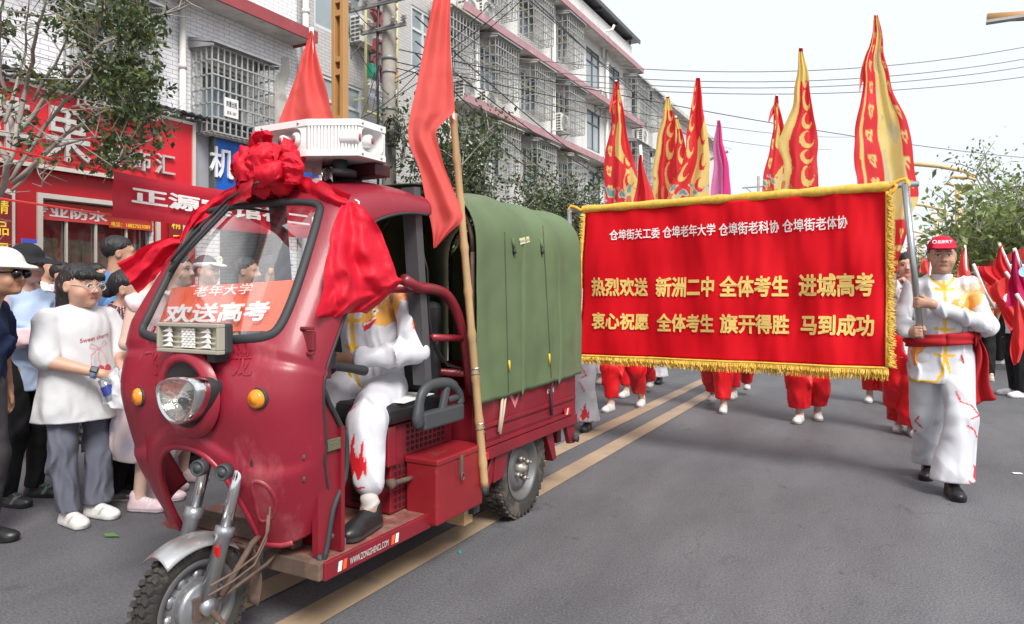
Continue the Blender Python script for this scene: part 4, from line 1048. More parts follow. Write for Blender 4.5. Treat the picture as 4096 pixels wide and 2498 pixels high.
# placard inside the windscreen (its own thing)
org = mat('orange_card', S(238, 92, 48), .5, var=.03)
wht = mat('white_card_print', (0.82, 0.82, 0.80), .5)
pl0, pl1, pl2, pl3 = hit(356, 790, -.03), hit(676, 786, -.03), hit(396, 682, -.03), hit(704, 661, -.03)
plc = thing('placard', 'orange card with white characters standing inside the windscreen', 'placard', tuple(pl0))
mb = MB(); mb.grid(lambda a, b: hit(356 + 320 * a + (40 - 12 * a) * b, 790 - 4 * a - (108 + 17 * a) * b, -.036), 60, 20); mb.build('card', org, plc, recalc=False)
mb = MB()
def pt_on(xy): return lambda a, b, c: hit(xy(a, b)[0], xy(a, b)[1], -.016)
put_text(mb, '老年大学', pt_on(lambda a, b: (455 + 142 * a + 9 * b, 711 - 9 * a - 27 * b)), .02)
put_text(mb, '欢送高考', pt_on(lambda a, b: (382 + 254 * a + 14 * b, 775 - 7 * a - (47 + 4 * a) * b)), .035)
mb.build('lettering', wht, plc)
# hinge bracket and rivets on the right edge
mb = MB(); p = hit(742, 822, .01); mb.box(p, (.05, .02, .07)); mb.box(p + Vector((.0, -.01, .045)), (.06, .015, .012)); mb.box(p + Vector((.0, -.01, -.045)), (.06, .015, .012)); mb.build('hinge', tred2, trike, bevel=.003)
mb = MB()
for a, b in ((728, 1100), (728, 1152)): mb.sphere(hit(a, b, 0.001), (.013, .006, .013), 10, 6)
mb.build('rivet', rust, trike)
# raised D-shaped embossing low on both sides
for pts_ in ([(610, 1160), (640, 1165), (662, 1195), (664, 1225), (650, 1248), (628, 1250), (618, 1215)],):
    mb = MB(); mb.tube([hit(a, b, .001) for a, b, _ in smooth_poly([(a, b, 0) for a, b in pts_], 4)], .010, 8, closed=True); mb.build('embossing', tred, trike)
# ---- fork, front wheel, fender
FWX, FWY, FWZ, FR = -2.14, 1.615, .212, .205
fork = MB()
for x_, top in ((-2.065, (575, 1140)), (-2.235, (505, 1078))):
    tp = onx(*top, x_); bt = Vector((x_, FWY - .0, FWZ + .02)); mid = tp.lerp(bt, .42)
    leg = MB(); leg.cyl(tp + (tp - bt) * .3, mid, .021); lo = leg.build('fork_leg', chrome, trike)
    leg = MB(); leg.tube([mid, mid.lerp(bt, .12), mid.lerp(bt, .14), bt], [.034, .034, .028, .026], 16); leg.cyl(bt + Vector((-.03, 0, -.01)), bt + Vector((.03, 0, -.01)), .03); leg.build('slider', steel, lo)
    if x_ > -2.15:
        mb = MB(); e = (bt - mid).normalized(); mb.box(mid.lerp(bt, .3) + Vector((.015, -.024, 0)), (.022, .01, .034)); mb.build('sticker', mat('red_sticker', S(190, 30, 30), .4), lo)
mb = MB(); tp = onx(540, 1105, -2.1); mb.box(tp + Vector((0, .06, -.01)), (.2, .05, .03)); mb.cyl(tp + Vector((0, .08, 0)), tp + Vector((-.05, .2, .4)), .025); mb.build('fork_bridge', rub, trike)
for a, b in ((478, 1127), (537, 1137)):
    c = onx(a, b, -2.02 - (.1 if a < 500 else 0)); mb = MB(); mb.lathe([(.0, .012), (.012, .014), (.012, .006), (.023, .008), (.026, .012), (.029, .008), (.029, -.02), (0, -.03)], c, (.25, -1, 0), 24); mb.build('horn', plast, trike)
def wheel(c, R, wd, name_side, rim_r, par, treadn=34, bolts=4, motor=False, right=True):
    c = Vector(c); sx = 1 if right else -1
    m = MB(); h = wd / 2
    prof_ = [(rim_r, -h * .7), (rim_r + .02, -h * .85), (R * .88, -h), (R * .955, -h * .92), (R * .985, -h * .7), (R * .99, 0), (R * .985, h * .7), (R * .955, h * .92), (R * .88, h), (rim_r + .02, h * .85), (rim_r, h * .7)]
    m.lathe(prof_, c, (1, 0, 0), 56)
    ty = m.build('wheel', tyre, par)
    tb = MB()
    for k in range(treadn):
        a = 2 * math.pi * k / treadn
        rad = Vector((0, math.cos(a), math.sin(a))); tan = Vector((0, -math.sin(a), math.cos(a)))
        for s_ in (-1, 1):
            Rm = Matrix((Vector((1, 0, 0)), tan, rad)).transposed() @ Matrix.Rotation(.3 * s_, 3, 'Z')
            tb.box(c + rad * (R * .975) + Vector((s_ * h * .62, 0, 0)) + tan * (.008 * s_), (h * .62, R * 2 * math.pi / treadn * .62, .026), Rm)
            tb.box(c + rad * (R * .925) + Vector((s_ * h * .96, 0, 0)), (h * .14, R * 2 * math.pi / treadn * .45, R * .09), Matrix((Vector((1, 0, 0)), tan, rad)).transposed())
        tb.box(c + rad * (R * .985) + tan * .01, (h * .4, R * 2 * math.pi / treadn * .5, .02), Matrix((Vector((1, 0, 0)), tan, rad)).transposed())
    tb.build('tread', tyre, ty)
    d = MB()
    d.lathe([(rim_r + .012, sx * h * .86), (rim_r + .004, sx * h * .95), (rim_r - .012, sx * h * .8), (rim_r - .02, sx * h * .2), (rim_r * .72, sx * h * .15), (rim_r * .66, sx * h * .55), (rim_r * .45, sx * h * .6), (rim_r * .3, sx * h * .35), (.0, sx * h * .35)], c, (1, 0, 0), 48)
    d.lathe([(rim_r + .01, -sx * h * .86), (rim_r - .012, -sx * h * .7), (rim_r - .02, 0)], c, (1, 0, 0), 48)
    rm = d.build('rim', rimm, ty)
    b = MB()
    if motor:
        b.lathe([(.085, sx * h * .5), (.088, sx * (h + .01)), (.075, sx * (h + .018)), (.03, sx * (h + .02)), (.026, sx * (h + .035)), (0, sx * (h + .035))], c, (1, 0, 0), 28)
        for k in range(10):
            a = 2 * math.pi * (k + .3) / 10; p_ = c + Vector((sx * h * .25, rim_r * .7 * math.cos(a), rim_r * .7 * math.sin(a)))
            b.lathe([(.0, sx * .012), (.02, sx * .012), (.022, 0)], p_, (1, 0, 0), 10)
        b.build('hub', steel, ty)
    else:
        b.lathe([(.035, sx * h * .3), (.035, sx * h * .9), (.022, sx * h * .95), (.02, sx * h * 1.25), (0, sx * h * 1.25)], c, (1, 0, 0), 20)
        for k in range(bolts):
            a = 2 * math.pi * (k + .25) / bolts; p_ = c + Vector((sx * h * .5, .065 * math.cos(a), .065 * math.sin(a)))
            b.cyl(p_, p_ + Vector((sx * .03, 0, 0)), .014, n=6); b.cyl(p_ + Vector((sx * .03, 0, 0)), p_ + Vector((sx * .045, 0, 0)), .008, n=8)
        b.build('hub', mat('wheel_bolt', (.35, .32, .28), .45, metal=.6, var=.2), ty)
    return ty
wheel((FWX, FWY, FWZ), FR, .085, 'front', .145, trike, 40, motor=True)
mb = MB(); mb.bx(FWX + .068, FWX + .078, FWY - .05, FWY - .01, FWZ - .03, FWZ + .05); mb.tube([(FWX + .1, FWY, FWZ), (FWX + .11, FWY + .04, FWZ - .06), (FWX + .09, FWY + .02, FWZ - .18)], .012, 8); mb.build('brake_arm', rust, trike, bevel=.004)
mb = MB()
def fend(a, b):
    an = math.radians(52 + 72 * a); r_ = FR + .034 + .012 * a; wv = (b - .5) * 2
    return (FWX + wv * .068, FWY + r_ * math.cos(an) * (1 if True else 1), FWZ + r_ * math.sin(an) - .035 * wv * wv)
mb.grid(fend, 26, 10); mb.build('mudguard', mat('worn_silver', (.5, .5, .5), .3, metal=.8, var=.15, vs=5, dirt=(.25, .22, .2), dirt_s=5), trike, solid=.004)
mb = MB()
for s_ in (1,): mb.tube([(FWX + .075, FWY + .06, FWZ + .02), (FWX + .07, FWY + .2, FWZ + .16), (FWX + .065, FWY + .25, FWZ + .18)], .012, 6); mb.tube([(FWX + .075, FWY + .0, FWZ + .0), (FWX + .07, FWY + .27, FWZ + .06), (FWX + .08, FWY + .33, FWZ + .1)], .007, 6)
P_ = [onx(500, 1435, -2.0), onx(560, 1400, -1.98), onx(612, 1360, -1.97), onx(640, 1300, -1.97), onx(645, 1240, -1.98)]
mb.tube(P_, .0045, 6); mb.tube([p + Vector((.0, .01, .03)) for p in P_], .0045, 6); mb.build('cable', rust, trike)
mb = MB(); an0 = 0
mb.grid(lambda a, b: (FWX - .06 + .12 * b, FWY + (FR + .05) * math.cos(math.radians(-20 + 52 * a)), FWZ + (FR + .05) * math.sin(math.radians(-20 + 52 * a))), 12, 2); mb.build('rear_mudguard', rust, trike, solid=.006)
# ---- chassis, floor, leg shield
mb = MB(); mb.bx(TX - .47, TX + .49, 1.96, 3.1, .275, .295); mb.build('floor', mat('worn_floor_plate', (.22, .075, .06), .6, var=.3, vs=12, dirt=(.3, .2, .16), dirt_s=10, dirt_t=.45), trike)
mb = MB(); mb.bx(TX + .485, TX + .502, 1.94, 2.85, .232, .30); mb.bx(TX + .485, TX + .50, 2.85, 3.05, .26, .36); sk = mb.build('side_skirt', tred2, trike, bevel=.004)
mb = MB(); put_text(mb, 'WWW.ZONGSHENCL.COM', lambda a, b, c: (TX + .505, 2.07 + .235 * a, .25 + .027 * b), .02); mb.build('lettering', mat('worn_white_print', (.5, .47, .46), .6, var=.2, vs=40), sk)
for y, cc, nm in ((2.005, wht, 'white_mark'), (2.032, org, 'orange_mark'), (2.325, org, 'orange_mark'), (2.352, wht, 'white_mark')):
    mb = MB(); mb.prism([(0, 0), (.018, 0), (.024, .036), (.006, .036)], (TX + .5025, y, .246), (0, 1, 0), (0, 0, 1), (.002, 0, 0)); mb.build(nm, cc, sk)
mb = MB(); mb.bx(TX + .2, TX + .49, 1.92, 1.965, .235, .30); mb.bx(TX - .3, TX + .3, 1.98, 2.03, .30, .36); mb.bx(TX - .02, TX + .04, 1.9, 3.0, .22, .29); mb.build('chassis_beam', rust, trike, bevel=.004)
mb = MB(); mb.bx(TX + .12, TX + .47, 2.06, 2.08, .3, .78); mb.bx(TX - .02, TX + .2, 2.08, 2.2, .3, .66); mb.bx(TX - .40, TX + .40, 1.92, 2.08, .96, 1.05); mb.build('leg_shield', tred2, trike)
mb = MB(); mb.grid(lambda a, b: (TX - .36 + .72 * a, 1.86 + .1 * b, 1.07 + .03 * b), 4, 2); mb.build('dashboard', mat('dark_dashboard', (.04, .035, .035), .7), trike, solid=.02)
dp = smooth_poly([(770, 962, 0), (790, 972, 0), (824, 1040, 0), (832, 1075, 0), (828, 1150, 0), (800, 1225, 0), (782, 1330, 0), (766, 1335, 0)], 3)
DPX = TX + .455
dpp = [onx(p.x, p.y, DPX) for p in dp]
mb = MB(); mb.prism([(p.y, p.z) for p in dpp], (DPX, 0, 0), (0, 1, 0), (0, 0, 1), (-.03, 0, 0)); dl = mb.build('side_guard', tred2, trike)
mb = MB(); mb.tube([p + Vector((.004, 0, 0)) for p in dpp[1:-2]], .011, 8); mb.build('rubber_edge', rub, dl)
mb = MB(); a, b = onx(770, 1080, DPX + .012), onx(830, 1080, DPX + .012); mb.bx(DPX + .003, DPX + .012, a.y, b.y, a.z - .02, a.z + .022); mb.build('strap', mat('olive_webbing', (.12, .12, .07), .9, bump=.4, bs=150), dl)
mb = MB(); a = onx(802, 1290, DPX - .03); mb.tube([a + Vector((-.1, 0, 0)), a, a + Vector((.02, .02, .02))], .012, 8); mb.bx(a.x - .03, a.x + .02, a.y, a.y + .05, a.z - .06, a.z - .02); mb.build('pedal', steel, trike)
# ---- seat base with louvres and perforations
SBX = TX + .36
mb = MB(); mb.bx(TX - .36, SBX, 2.50, 3.0, .30, .70); mb.bx(TX - .36, SBX + .02, 2.46, 2.52, .52, .70); sb = mb.build('seat_base', tred2, trike, bevel=.008)
dkk = mat('black_slot', (.012, .008, .008), .8)
mb = MB()
for k in range(8): mb.bx(SBX - .22, SBX - .06, 2.492, 2.4985, .33 + k * .022, .341 + k * .022)
mb.build('louvre', dkk, sb)
mb = MB()
for i in range(9):
    for j in range(5): mb.bx(SBX + .001, SBX + .004, 2.62 + i * .036, 2.638 + i * .036, .56 + j * .027, .576 + j * .027)
for i in range(4):
    for j in range(7): mb.bx(SBX + .001, SBX + .004, 2.53 + i * .03, 2.545 + i * .03, .32 + j * .03, .336 + j * .03)
mb.build('perforation', dkk, sb)
mb = MB(); mb.bx(SBX - .2, SBX - .07, 2.453, 2.4575, .585, .655); mb.build('data_plate', mat('grey_label', (.4, .4, .4), .5, var=.3, vs=60), sb)
mb = MB(); mb.bx(TX - .4, TX + .40, 2.42, 2.86, .705, .80); mb.build('seat', seatm, trike, bevel=.03)
mb = MB(); mb.bx(TX - .4, TX + .35, 2.86, 2.94, .78, 1.25); mb.build('backrest', seatm, trike, bevel=.03)
mb = MB(); p0 = onx(1000, 990, -1.95); mb.box((TX + .33, 2.66, .803), (.14, .3, .004), Matrix.Rotation(.15, 3, 'Z')); mb.build('paper', wht, label='sheet of white paper lying on the black seat behind the armrest', cat='paper')
# grey plastic armrest: outline with a hole
AX = TX + .47
mb = MB(); ap = [onx(p.x, p.y, AX) for p in smooth_poly([(1012, 1022, 0), (1008, 985, 0), (1016, 948, 0), (1036, 928, 0), (1072, 922, 0), (1096, 934, 0), (1104, 975, 0)], 4)[:25]]
mb.tube(ap, [.030] * 5 + [.026] * 15 + [.022] * 5, 10, flat=.75); ar_ = mb.build('armrest', plast, trike)
a, b = onx(1012, 1016, AX), onx(1108, 990, AX); mb = MB(); mb.bar(a, b, .05, .08); mb.bar(onx(1075, 930, AX), onx(1062, 995, AX), .03, .04); mb.bar(onx(1080, 962, AX), onx(1104, 955, AX), .02, .03); mb.build('base', plast, ar_, bevel=.01)
# posts, hoops
a, b = onx(988, 452, TX + .42), onx(1017, 925, TX + .42)
for o_ in (0, -.84): MB().bar(a + Vector((o_, 0, 0)), b + Vector((o_, 0, 0)), .05, .07).build('frame_post', mat('dark_grey_post', (.07, .07, .075), .5, var=.2), trike)
HX = TX + .465
hp = smooth_poly([(p[0], p[1], 0) for p in ((960, 702), (1010, 694), (1055, 700), (1082, 720), (1105, 770), (1122, 850), (1132, 950), (1142, 1100))], 4)[:-7]
mb = MB(); mb.tube([onx(p.x, p.y, HX) for p in hp[2:]], .026, 10); pa_ = onx(1115, 815, HX); mb.cyl(pa_, pa_ + Vector((0, -.27, 0.02)), .017, n=8)
mb.tube([onx(p.x, p.y, HX) + Vector((-.92, 0, 0)) for p in hp[2:]], .026, 10); mb.cyl(onx(1000, 694, HX), onx(1000, 694, HX) + Vector((-.92, 0, 0)), .022); pz = onx(1128, 900, HX); mb.cyl(pz, pz + Vector((-.92, 0, 0)), .02)
mb.build('guard_rail', tred2, trike)
# black cables in the cab opening
mb = MB(); mb.tube([onx(a, b, TX + .44) for a, b in ((1005, 560), (1028, 650), (1032, 760), (1040, 820), (1075, 880), (1120, 890), (1140, 882), (1138, 875))], .006, 6); mb.tube([onx(a, b, TX + .42) for a, b in ((1060, 812), (1045, 840), (1062, 870), (1110, 888))], .005, 6); mb.build('cable', blk, trike)
# ---- cargo bed
BXR, BXL = TX + .5, TX - .5
mb = MB()
mb.bx(BXR - .03, BXR, 3.03, 4.27, .50, .80)
for z in (.50, .60): mb.bx(BXR, BXR + .012, 3.05, 4.25, z, z + .022)
mb.bx(BXR, BXR + .014, 3.03, 4.27, .435, .495)
for z0, z1, y0, y1 in ((.535, .585, 3.1, 4.2),): mb.bx(BXR, BXR + .006, y0, y1, z0, z1)
mb.bx(BXL, BXL + .03, 3.03, 4.27, .44, .80); mb.bx(BXL + .03, BXR - .03, 3.03, 3.06, .42, .80); mb.bx(BXL + .03, BXR - .03, 4.24, 4.27, .44, .80); mb.bx(BXL + .03, BXR - .03, 3.06, 4.24, .42, .45)
bed = mb.build('cargo_bed', tred2, trike, bevel=.005)
mb = MB(); put_text(mb, '幻情元', lambda a, b, c: (BXR + .003, 3.83 + .1 * a, .68 + .03 * b), .015); mb.build('lettering', wht, bed)
pk = mat('pink_arrow_paint', S(205, 120, 125), .5)
mb = MB(); mb.prism([(0, .11), (.03, .11), (.09, .035), (.15, .11), (.18, .11), (.09, 0)], (BXR + .0005, 3.33, .655), (0, 1, 0), (0, 0, 1), (.002, 0, 0)); mb.build('arrow_mark', pk, bed)
for y, z in ((3.02, .44), (4.06, .515)):
    mb = MB(); mb.bx(BXR + .0145, BXR + .016, y, y + .09, z, z + .04); rfl = mb.build('reflector_strip', mat('reflector_red', S(200, 40, 40), .3), bed)
    mb = MB(); mb.prism([(.03, 0), (.045, 0), (.06, .04), (.045, .04)], (BXR + .0165, y, z), (0, 1, 0), (0, 0, 1), (.001, 0, 0)); mb.build('white_mark', wht, rfl)
mb = MB(); mb.prism([(3.0, .30), (3.12, .30), (3.2, .44), (3.28, .44), (3.24, .36), (3.16, .26), (3.0, .26)], (BXR - .015, 0, 0), (0, 1, 0), (0, 0, 1), (-.04, 0, 0)); mb.build('wheel_guard', tred2, trike, bevel=.004)
mb = MB(); mb.prism([(3.22, .435), (3.36, .435), (3.31, .30), (3.2, .29)], (BXR - .005, 0, 0), (0, 1, 0), (0, 0, 1), (-.2, 0, 0)); mb.build('wheel_guard', tred2, trike, bevel=.004)
mb = MB(); mb.prism([(3.86, .435), (3.96, .435), (4.02, .25), (3.97, .24)], (BXR - .02, 0, 0), (0, 1, 0), (0, 0, 1), (-.16, 0, 0)); mb.build('wheel_guard', tred2, trike, bevel=.004)
mb = MB(); mb.prism([(4.13, .435), (4.27, .435), (4.27, .30), (4.19, .31)], (BXR - .003, 0, 0), (0, 1, 0), (0, 0, 1), (-.03, 0, 0)); mb.build('wheel_guard', tred2, trike, bevel=.004)
mb = MB(); mb.bx(BXL + .1, BXR - .1, 4.2, 4.265, .3, .435); mb.build('wheel_guard', tred2, trike, bevel=.004)
for y, z in ((3.07, .285), (4.25, .335)): MB().cyl((BXR - .01, y, z), (BXR + .028, y, z), .022).build('stopper', rub, trike)
MB().bx(BXR - .08, BXR - .01, 3.0, 3.06, .18, .28).build('rubber_block', rub, trike)
mb = MB(); mb.bx(TX - .4, TX + .4, 3.54, 3.66, .22, .34); mb.bx(TX - .3, TX - .22, 3.0, 4.2, .33, .42); mb.bx(TX + .22, TX + .3, 3.0, 4.2, .33, .42); mb.sphere((TX, 3.6, .28), (.14, .14, .12)); mb.build('rear_axle', mat('dark_axle', (.025, .022, .02), .8), trike)
for sx in (1, -1): wheel((TX + sx * .41, 3.6, .277), .277, .115, 'rear', .172, trike, 38, right=sx > 0)
mb = MB(); mb.bx(TX + .36, TX + .46, 2.96, 3.04, .13, .25); mb.build('wood_block', mat('pale_wood', (.42, .27, .13), .7, var=.2, stretch=(1, 1, 8)), trike)
# exhaust-like lever and tool box
tb_ = MB(); tb_.bx(TX + .37, TX + .545, 2.60, 3.0, .245, .52); tbo = tb_.build('tool_box', mat('scuffed_red_box', (.24, .012, .018), .4, var=.2, vs=5, coat=.2, dirt=(.16, .10, .09), dirt_s=7, dirt_t=.62), trike, bevel=.01)
mb = MB(); mb.bx(TX + .365, TX + .552, 2.595, 3.005, .515, .545); mb.build('lid', MATS['scuffed_red_box'], tbo, bevel=.008)
mb = MB(); mb.bx(TX + .546, TX + .556, 2.78, 2.80, .44, .53); mb.tube([(TX + .56, 2.79 + .012 * math.cos(k), .43 + .018 * math.sin(k)) for k in np.arange(0, 6.3, .6)], .004, 6); mb.build('latch', rust, tbo)
mb = MB(); a = onx(942, 1165, TX + .40); mb.cyl(a + Vector((0, -.02, 0)), a + Vector((0, .015, 0)), .024, .022); mb.cyl(a, a + Vector((0, .17, -.01)), .012); mb.build('gear_lever', rust, trike)
# strap from the canopy to the bed
mb = MB()
for (pts_) in (((1217, 946), (1212, 990), (1203, 1045)), ((1209, 955), (1205, 1000), (1200, 1040))): mb.tube([onx(a, b, BXR + .02) for a, b in pts_], .008, 6)
mb.build('tie_strap', mat('beige_strap', (.5, .4, .3), .8), trike)
mb = MB(); mb.tube([onx(a, b, BXR + .02) for a, b in ((1325, 905), (1328, 925), (1326, 940), (1327, 1000))], .010, 6); mb.build('tie_strap', mat('dark_cord', (.06, .025, .03), .8), trike)
# ---- canopy
canv = mat('olive_canvas', (.098, .142, .066), .75, var=.14, vs=2.2, bump=.12, bs=300, dirt=(.16, .16, .11), dirt_s=1.6, dirt_t=.55, stretch=(1.6, 1.6, .5))
CY0, CY1 = 2.97, 4.30
def canopy(a, b):
    # a around the section from the right hem over the top to the left hem, b along the length
    y = CY0 + (CY1 - CY0) * b
    hoops = math.cos((b - .02) * 3 * 2 * math.pi) * .5 + .5
    hwid, ztop = .528, 1.838 + .034 * hoops - .02 * b * 0
    zs, zb = 1.50, .735 + .02 * b + .004 * math.sin(b * 21) - (.03 if abs(b - .37) < .012 or abs(b - .745) < .012 else 0)
    if a < .36: f = a / .36; x, z = hwid, zb + (zs - zb) * f
    elif a > .64: f = (1 - a) / .36; x, z = -hwid, zb + (zs - zb) * f
    else:
        ph = (a - .36) / .28 * math.pi; n = 2.7
        x = hwid * math.copysign(abs(math.cos(ph)) ** (2 / n), math.cos(ph)); z = zs + (ztop - zs) * math.sin(ph) ** (2 / n)
    low = max(0, (1.6 - z) / .9)
    x += math.copysign(1, x) * (.006 * low * math.sin(b * 19 + z * 2) + .004 * math.sin(b * 47 + z * 5) * low + .022 * (1 - hoops) * -1 * min(1, max(0, (z - 1.0) * 2)))
    for sy in (.37, .745):
        x += math.copysign(1, x) * (-.016) * math.exp(-((b - sy) / .012) ** 2) * min(1, max(0, (1.75 - z) * 4))
    n_ = .012 * fbm((x * 1.5 + 3, y * 2.2, z * 2.2), 3)
    d_ = Vector((x, 0, max(0, z - zs))).normalized()
    return Vector((TX + x, y, z)) + d_ * n_
mb = MB(); mb.grid(canopy, 110, 150); cn = mb.build('canopy', canv, trike, solid=.006, recalc=False)
mb = MB(); mb.grid(lambda a, b: (TX - .5 + 1.0 * a, CY1 - .03 + .02 * math.sin(a * 20), .75 + b * (.78 + .30 * (1 - abs(2 * a - 1) ** 2.8))), 24, 16); mb.build('rear_curtain', canv, cn)
for y_ in (3.0, 3.45, 3.9, 4.26):
    mb = MB(); mb.tube([(TX + .485 * math.copysign(abs(math.cos(p_)) ** (2 / 2.7), math.cos(p_)), y_, 1.5 + .33 * math.sin(p_) ** (2 / 2.7)) for p_ in np.linspace(0.001, math.pi - .001, 24)], .012, 6); mb.tube([(TX + .485, y_, .78), (TX + .485, y_, 1.5)], .012, 6); mb.tube([(TX - .485, y_, .78), (TX - .485, y_, 1.5)], .012, 6); mb.build('canopy_bow', rust, trike)
CB = BVHTree.FromPolygons([canopy(i / 110, j / 150) for j in range(151) for i in range(111)], [(j * 111 + i, j * 111 + i + 1, (j + 1) * 111 + i + 1, (j + 1) * 111 + i) for j in range(150) for i in range(110)])
def chit(a, b, off=.006):
    d = ray(a * K, b * K).normalized(); loc, nor, _, _ = CB.ray_cast(EYE, d)
    if loc is None: return onx(a, b, BXR + .01)
    if nor.dot(d) > 0: nor = -nor
    return loc + nor * off
mb = MB(); mb.tube([chit(1213 + 9 * t, 560 + 385 * t, .003) for t in np.linspace(0, 1, 20)], .004, 5); mb.tube([chit(1305 + 20 * t, 545 + 365 * t, .003) for t in np.linspace(0, 1, 20)], .004, 5); mb.build('zip', mat('dark_zip', (.05, .05, .03), .7), cn)
mb = MB()
for a, b in ((1222, 868), (1319, 852)): mb.tube([chit(a, b, .008), chit(a + 1, b + 25, .008)], .006, 6)
mb.build('zip_pull', mat('yellow_pull', S(230, 190, 40), .5), cn)
mb = MB(); mb.add([chit(1247, 575), chit(1270, 570), chit(1273, 583), chit(1250, 590)], [(0, 1, 2, 3)]); pa2 = mb.build('reflective_patch', mat('lime_patch', S(200, 205, 150), .5), cn)
mb = MB(); mb.add([chit(1248, 580, .008), chit(1271, 575, .008), chit(1272, 579, .008), chit(1249, 584, .008)], [(0, 1, 2, 3)]); mb.build('grey_band', mat('grey_band', (.35, .35, .33), .4), pa2)
for a in (1231, 1298):
    mb = MB(); mb.tube([chit(a, 575, .006), chit(a + 3, 598, .008)], .010, 6); mb.build('strap_loop', canv, cn)
    mb = MB(); mb.tube([chit(a + 3, 600, .01), chit(a + 4, 612, .012)], .011, 6); mb.build('buckle', rub, cn)
# handlebar
mb = MB(); a, b = onx(782, 872, TX + .34), onx(880, 893, TX + .36)
hbx = [Vector((TX + .0, 2.02, 1.0)), Vector((TX + .22, 2.05, 1.06)), onx(775, 868, TX + .34)]
mb.tube(hbx, .014, 8); mb.build('handlebar', steel, trike)
mb = MB(); mb.tube([onx(x_, y_, TX + .36) for x_, y_ in ((800, 880), (805, 881), (850, 888), (872, 892), (878, 893))], [.022, .019, .018, .022, .021], 12); mb.build('grip', rub, trike)
mb = MB(); c = onx(783, 872, TX + .35); mb.box(c, (.07, .05, .055)); mb.box(c + Vector((0, .02, .03)), (.05, .04, .02)); mb.box(c + Vector((-.01, -.02, -.05)), (.04, .03, .06)); mb.build('switch_cluster', rub, trike, bevel=.006)

# ================================================================== LOUDSPEAKER ON THE ROOF
spw = mat('white_speaker_plastic', (.74, .73, .72), .35, var=.03)
ZT, ZB = 2.0, 1.855
A = onz(738, 289, ZT); B = onz(862, 288, ZT); LL = onz(628, 312, ZT); RR = onz(947, 306, ZT)
LL = Vector((LL.x, A.y, ZT)); RR = Vector((B.x, RR.y, ZT))
bk = RR.y + .12
plan = [LL, A, B, RR, Vector((B.x - .12, bk, ZT)), Vector((LL.x - .0, bk, ZT))]
spk = thing('loudspeaker', 'white chamfered loudspeaker box with paired horns on the tricycle roof', 'loudspeaker', (A.x, A.y + .2, ZB))
mb = MB()
mb.prism([(p.x, p.y) for p in plan], (0, 0, ZT - .012), (1, 0, 0), (0, 1, 0), (0, 0, .014)); mb.prism([(p.x, p.y) for p in plan], (0, 0, ZB), (1, 0, 0), (0, 1, 0), (0, 0, .014))
lipm = MB()
def lip(P, Q, z0, z1, o=.004):
    P, Q = Vector((P.x, P.y, 0)), Vector((Q.x, Q.y, 0)); d = (Q - P).normalized(); n = Vector((d.y, -d.x, 0))
    mb.prism([(0, z0), ((Q - P).length, z0), ((Q - P).length, z1), (0, z1)], P + n * o, d, (0, 0, 1), -n * .008)
for P, Q in ((LL, A), (A, B), (B, RR)): lip(P, Q, ZT - .024, ZT + .003); lip(P, Q, ZB - .002, ZB + .022)
def horn_face(P, Q, flip):
    P, Q = Vector((P.x, P.y, 0)), Vector((Q.x, Q.y, 0)); W = (Q - P).length; d = (Q - P) / W; n = Vector((d.y, -d.x, 0))
    z0, z1 = ZB + .014, ZT - .012; cz = (z0 + z1) / 2; hh = (z1 - z0) / 2 * .93; hw = W / 2 * .84; cx = W / 2
    N_ = 40
    def rr(s_, dd):
        out = []
        for k in range(N_):
            an = 2 * math.pi * (k + .5) / N_
            out.append(P + d * (cx + hw * s_ * math.copysign(abs(math.cos(an)) ** .62, math.cos(an))) + Vector((0, 0, cz + hh * s_ * math.copysign(abs(math.sin(an)) ** .62, math.sin(an)))) + n * dd)
        return out
    def rect(dd):
        out = []
        for k in range(N_):
            an = 2 * math.pi * (k + .5) / N_; c_, s_ = math.cos(an), math.sin(an); m = max(abs(c_), abs(s_))
            out.append(P + d * (cx + W / 2 * c_ / m) + Vector((0, 0, cz + (z1 - z0) / 2 * s_ / m)) + n * dd)
        return out
    loft([rect(0), rr(1, 0), rr(.97, .004), rr(.94, 0), rr(.84, -.035), rr(.7, -.07), rr(.45, -.09)], mb=mb)
    out = []
    for off_, r_ in ((-.022, .027), (.055, .031)):
        c0 = P + d * (cx + (off_ if not flip else -off_) + (.02 if not flip else -.02)) + Vector((0, 0, cz - .0)); ax_ = (n - d * (.35 if not flip else -.35)).normalized()
        hm = MB(); hm.lathe([(r_, -.075), (r_, -.012), (r_ * .85, -.002), (r_ * .6, 0), (0, 0)], c0 + n * .0, ax_, 18); h_ = hm.build('horn', spw, spk)
        hm = MB(); hm.lathe([(0, .004), (r_ * .52, .003), (r_ * .55, -.001)], c0, ax_, 14); hm.build('horn_cap', mat('horn_red', S(150, 80, 90), .4), h_)
horn_face(LL, A, False); horn_face(B, RR, True)
P_, Q_ = Vector((A.x, A.y, 0)), Vector((B.x, B.y, 0)); W_ = (Q_ - P_).length; d_ = (Q_ - P_) / W_; n_ = Vector((d_.y, -d_.x, 0))
mb.prism([(0, ZB + .014), (W_, ZB + .014), (W_, ZT - .012), (0, ZT - .012)], P_ - n_ * .006, d_, (0, 0, 1), -n_ * .006)
for k in range(15):
    s_ = W_ * (.04 + .92 * (k + .0) / 14); mb.prism([(s_ - .0045, ZB + .022), (s_ + .0045, ZB + .022), (s_ + .0045, ZT - .024), (s_ - .0045, ZT - .024)], P_ - n_ * .006, d_, (0, 0, 1), n_ * .008)
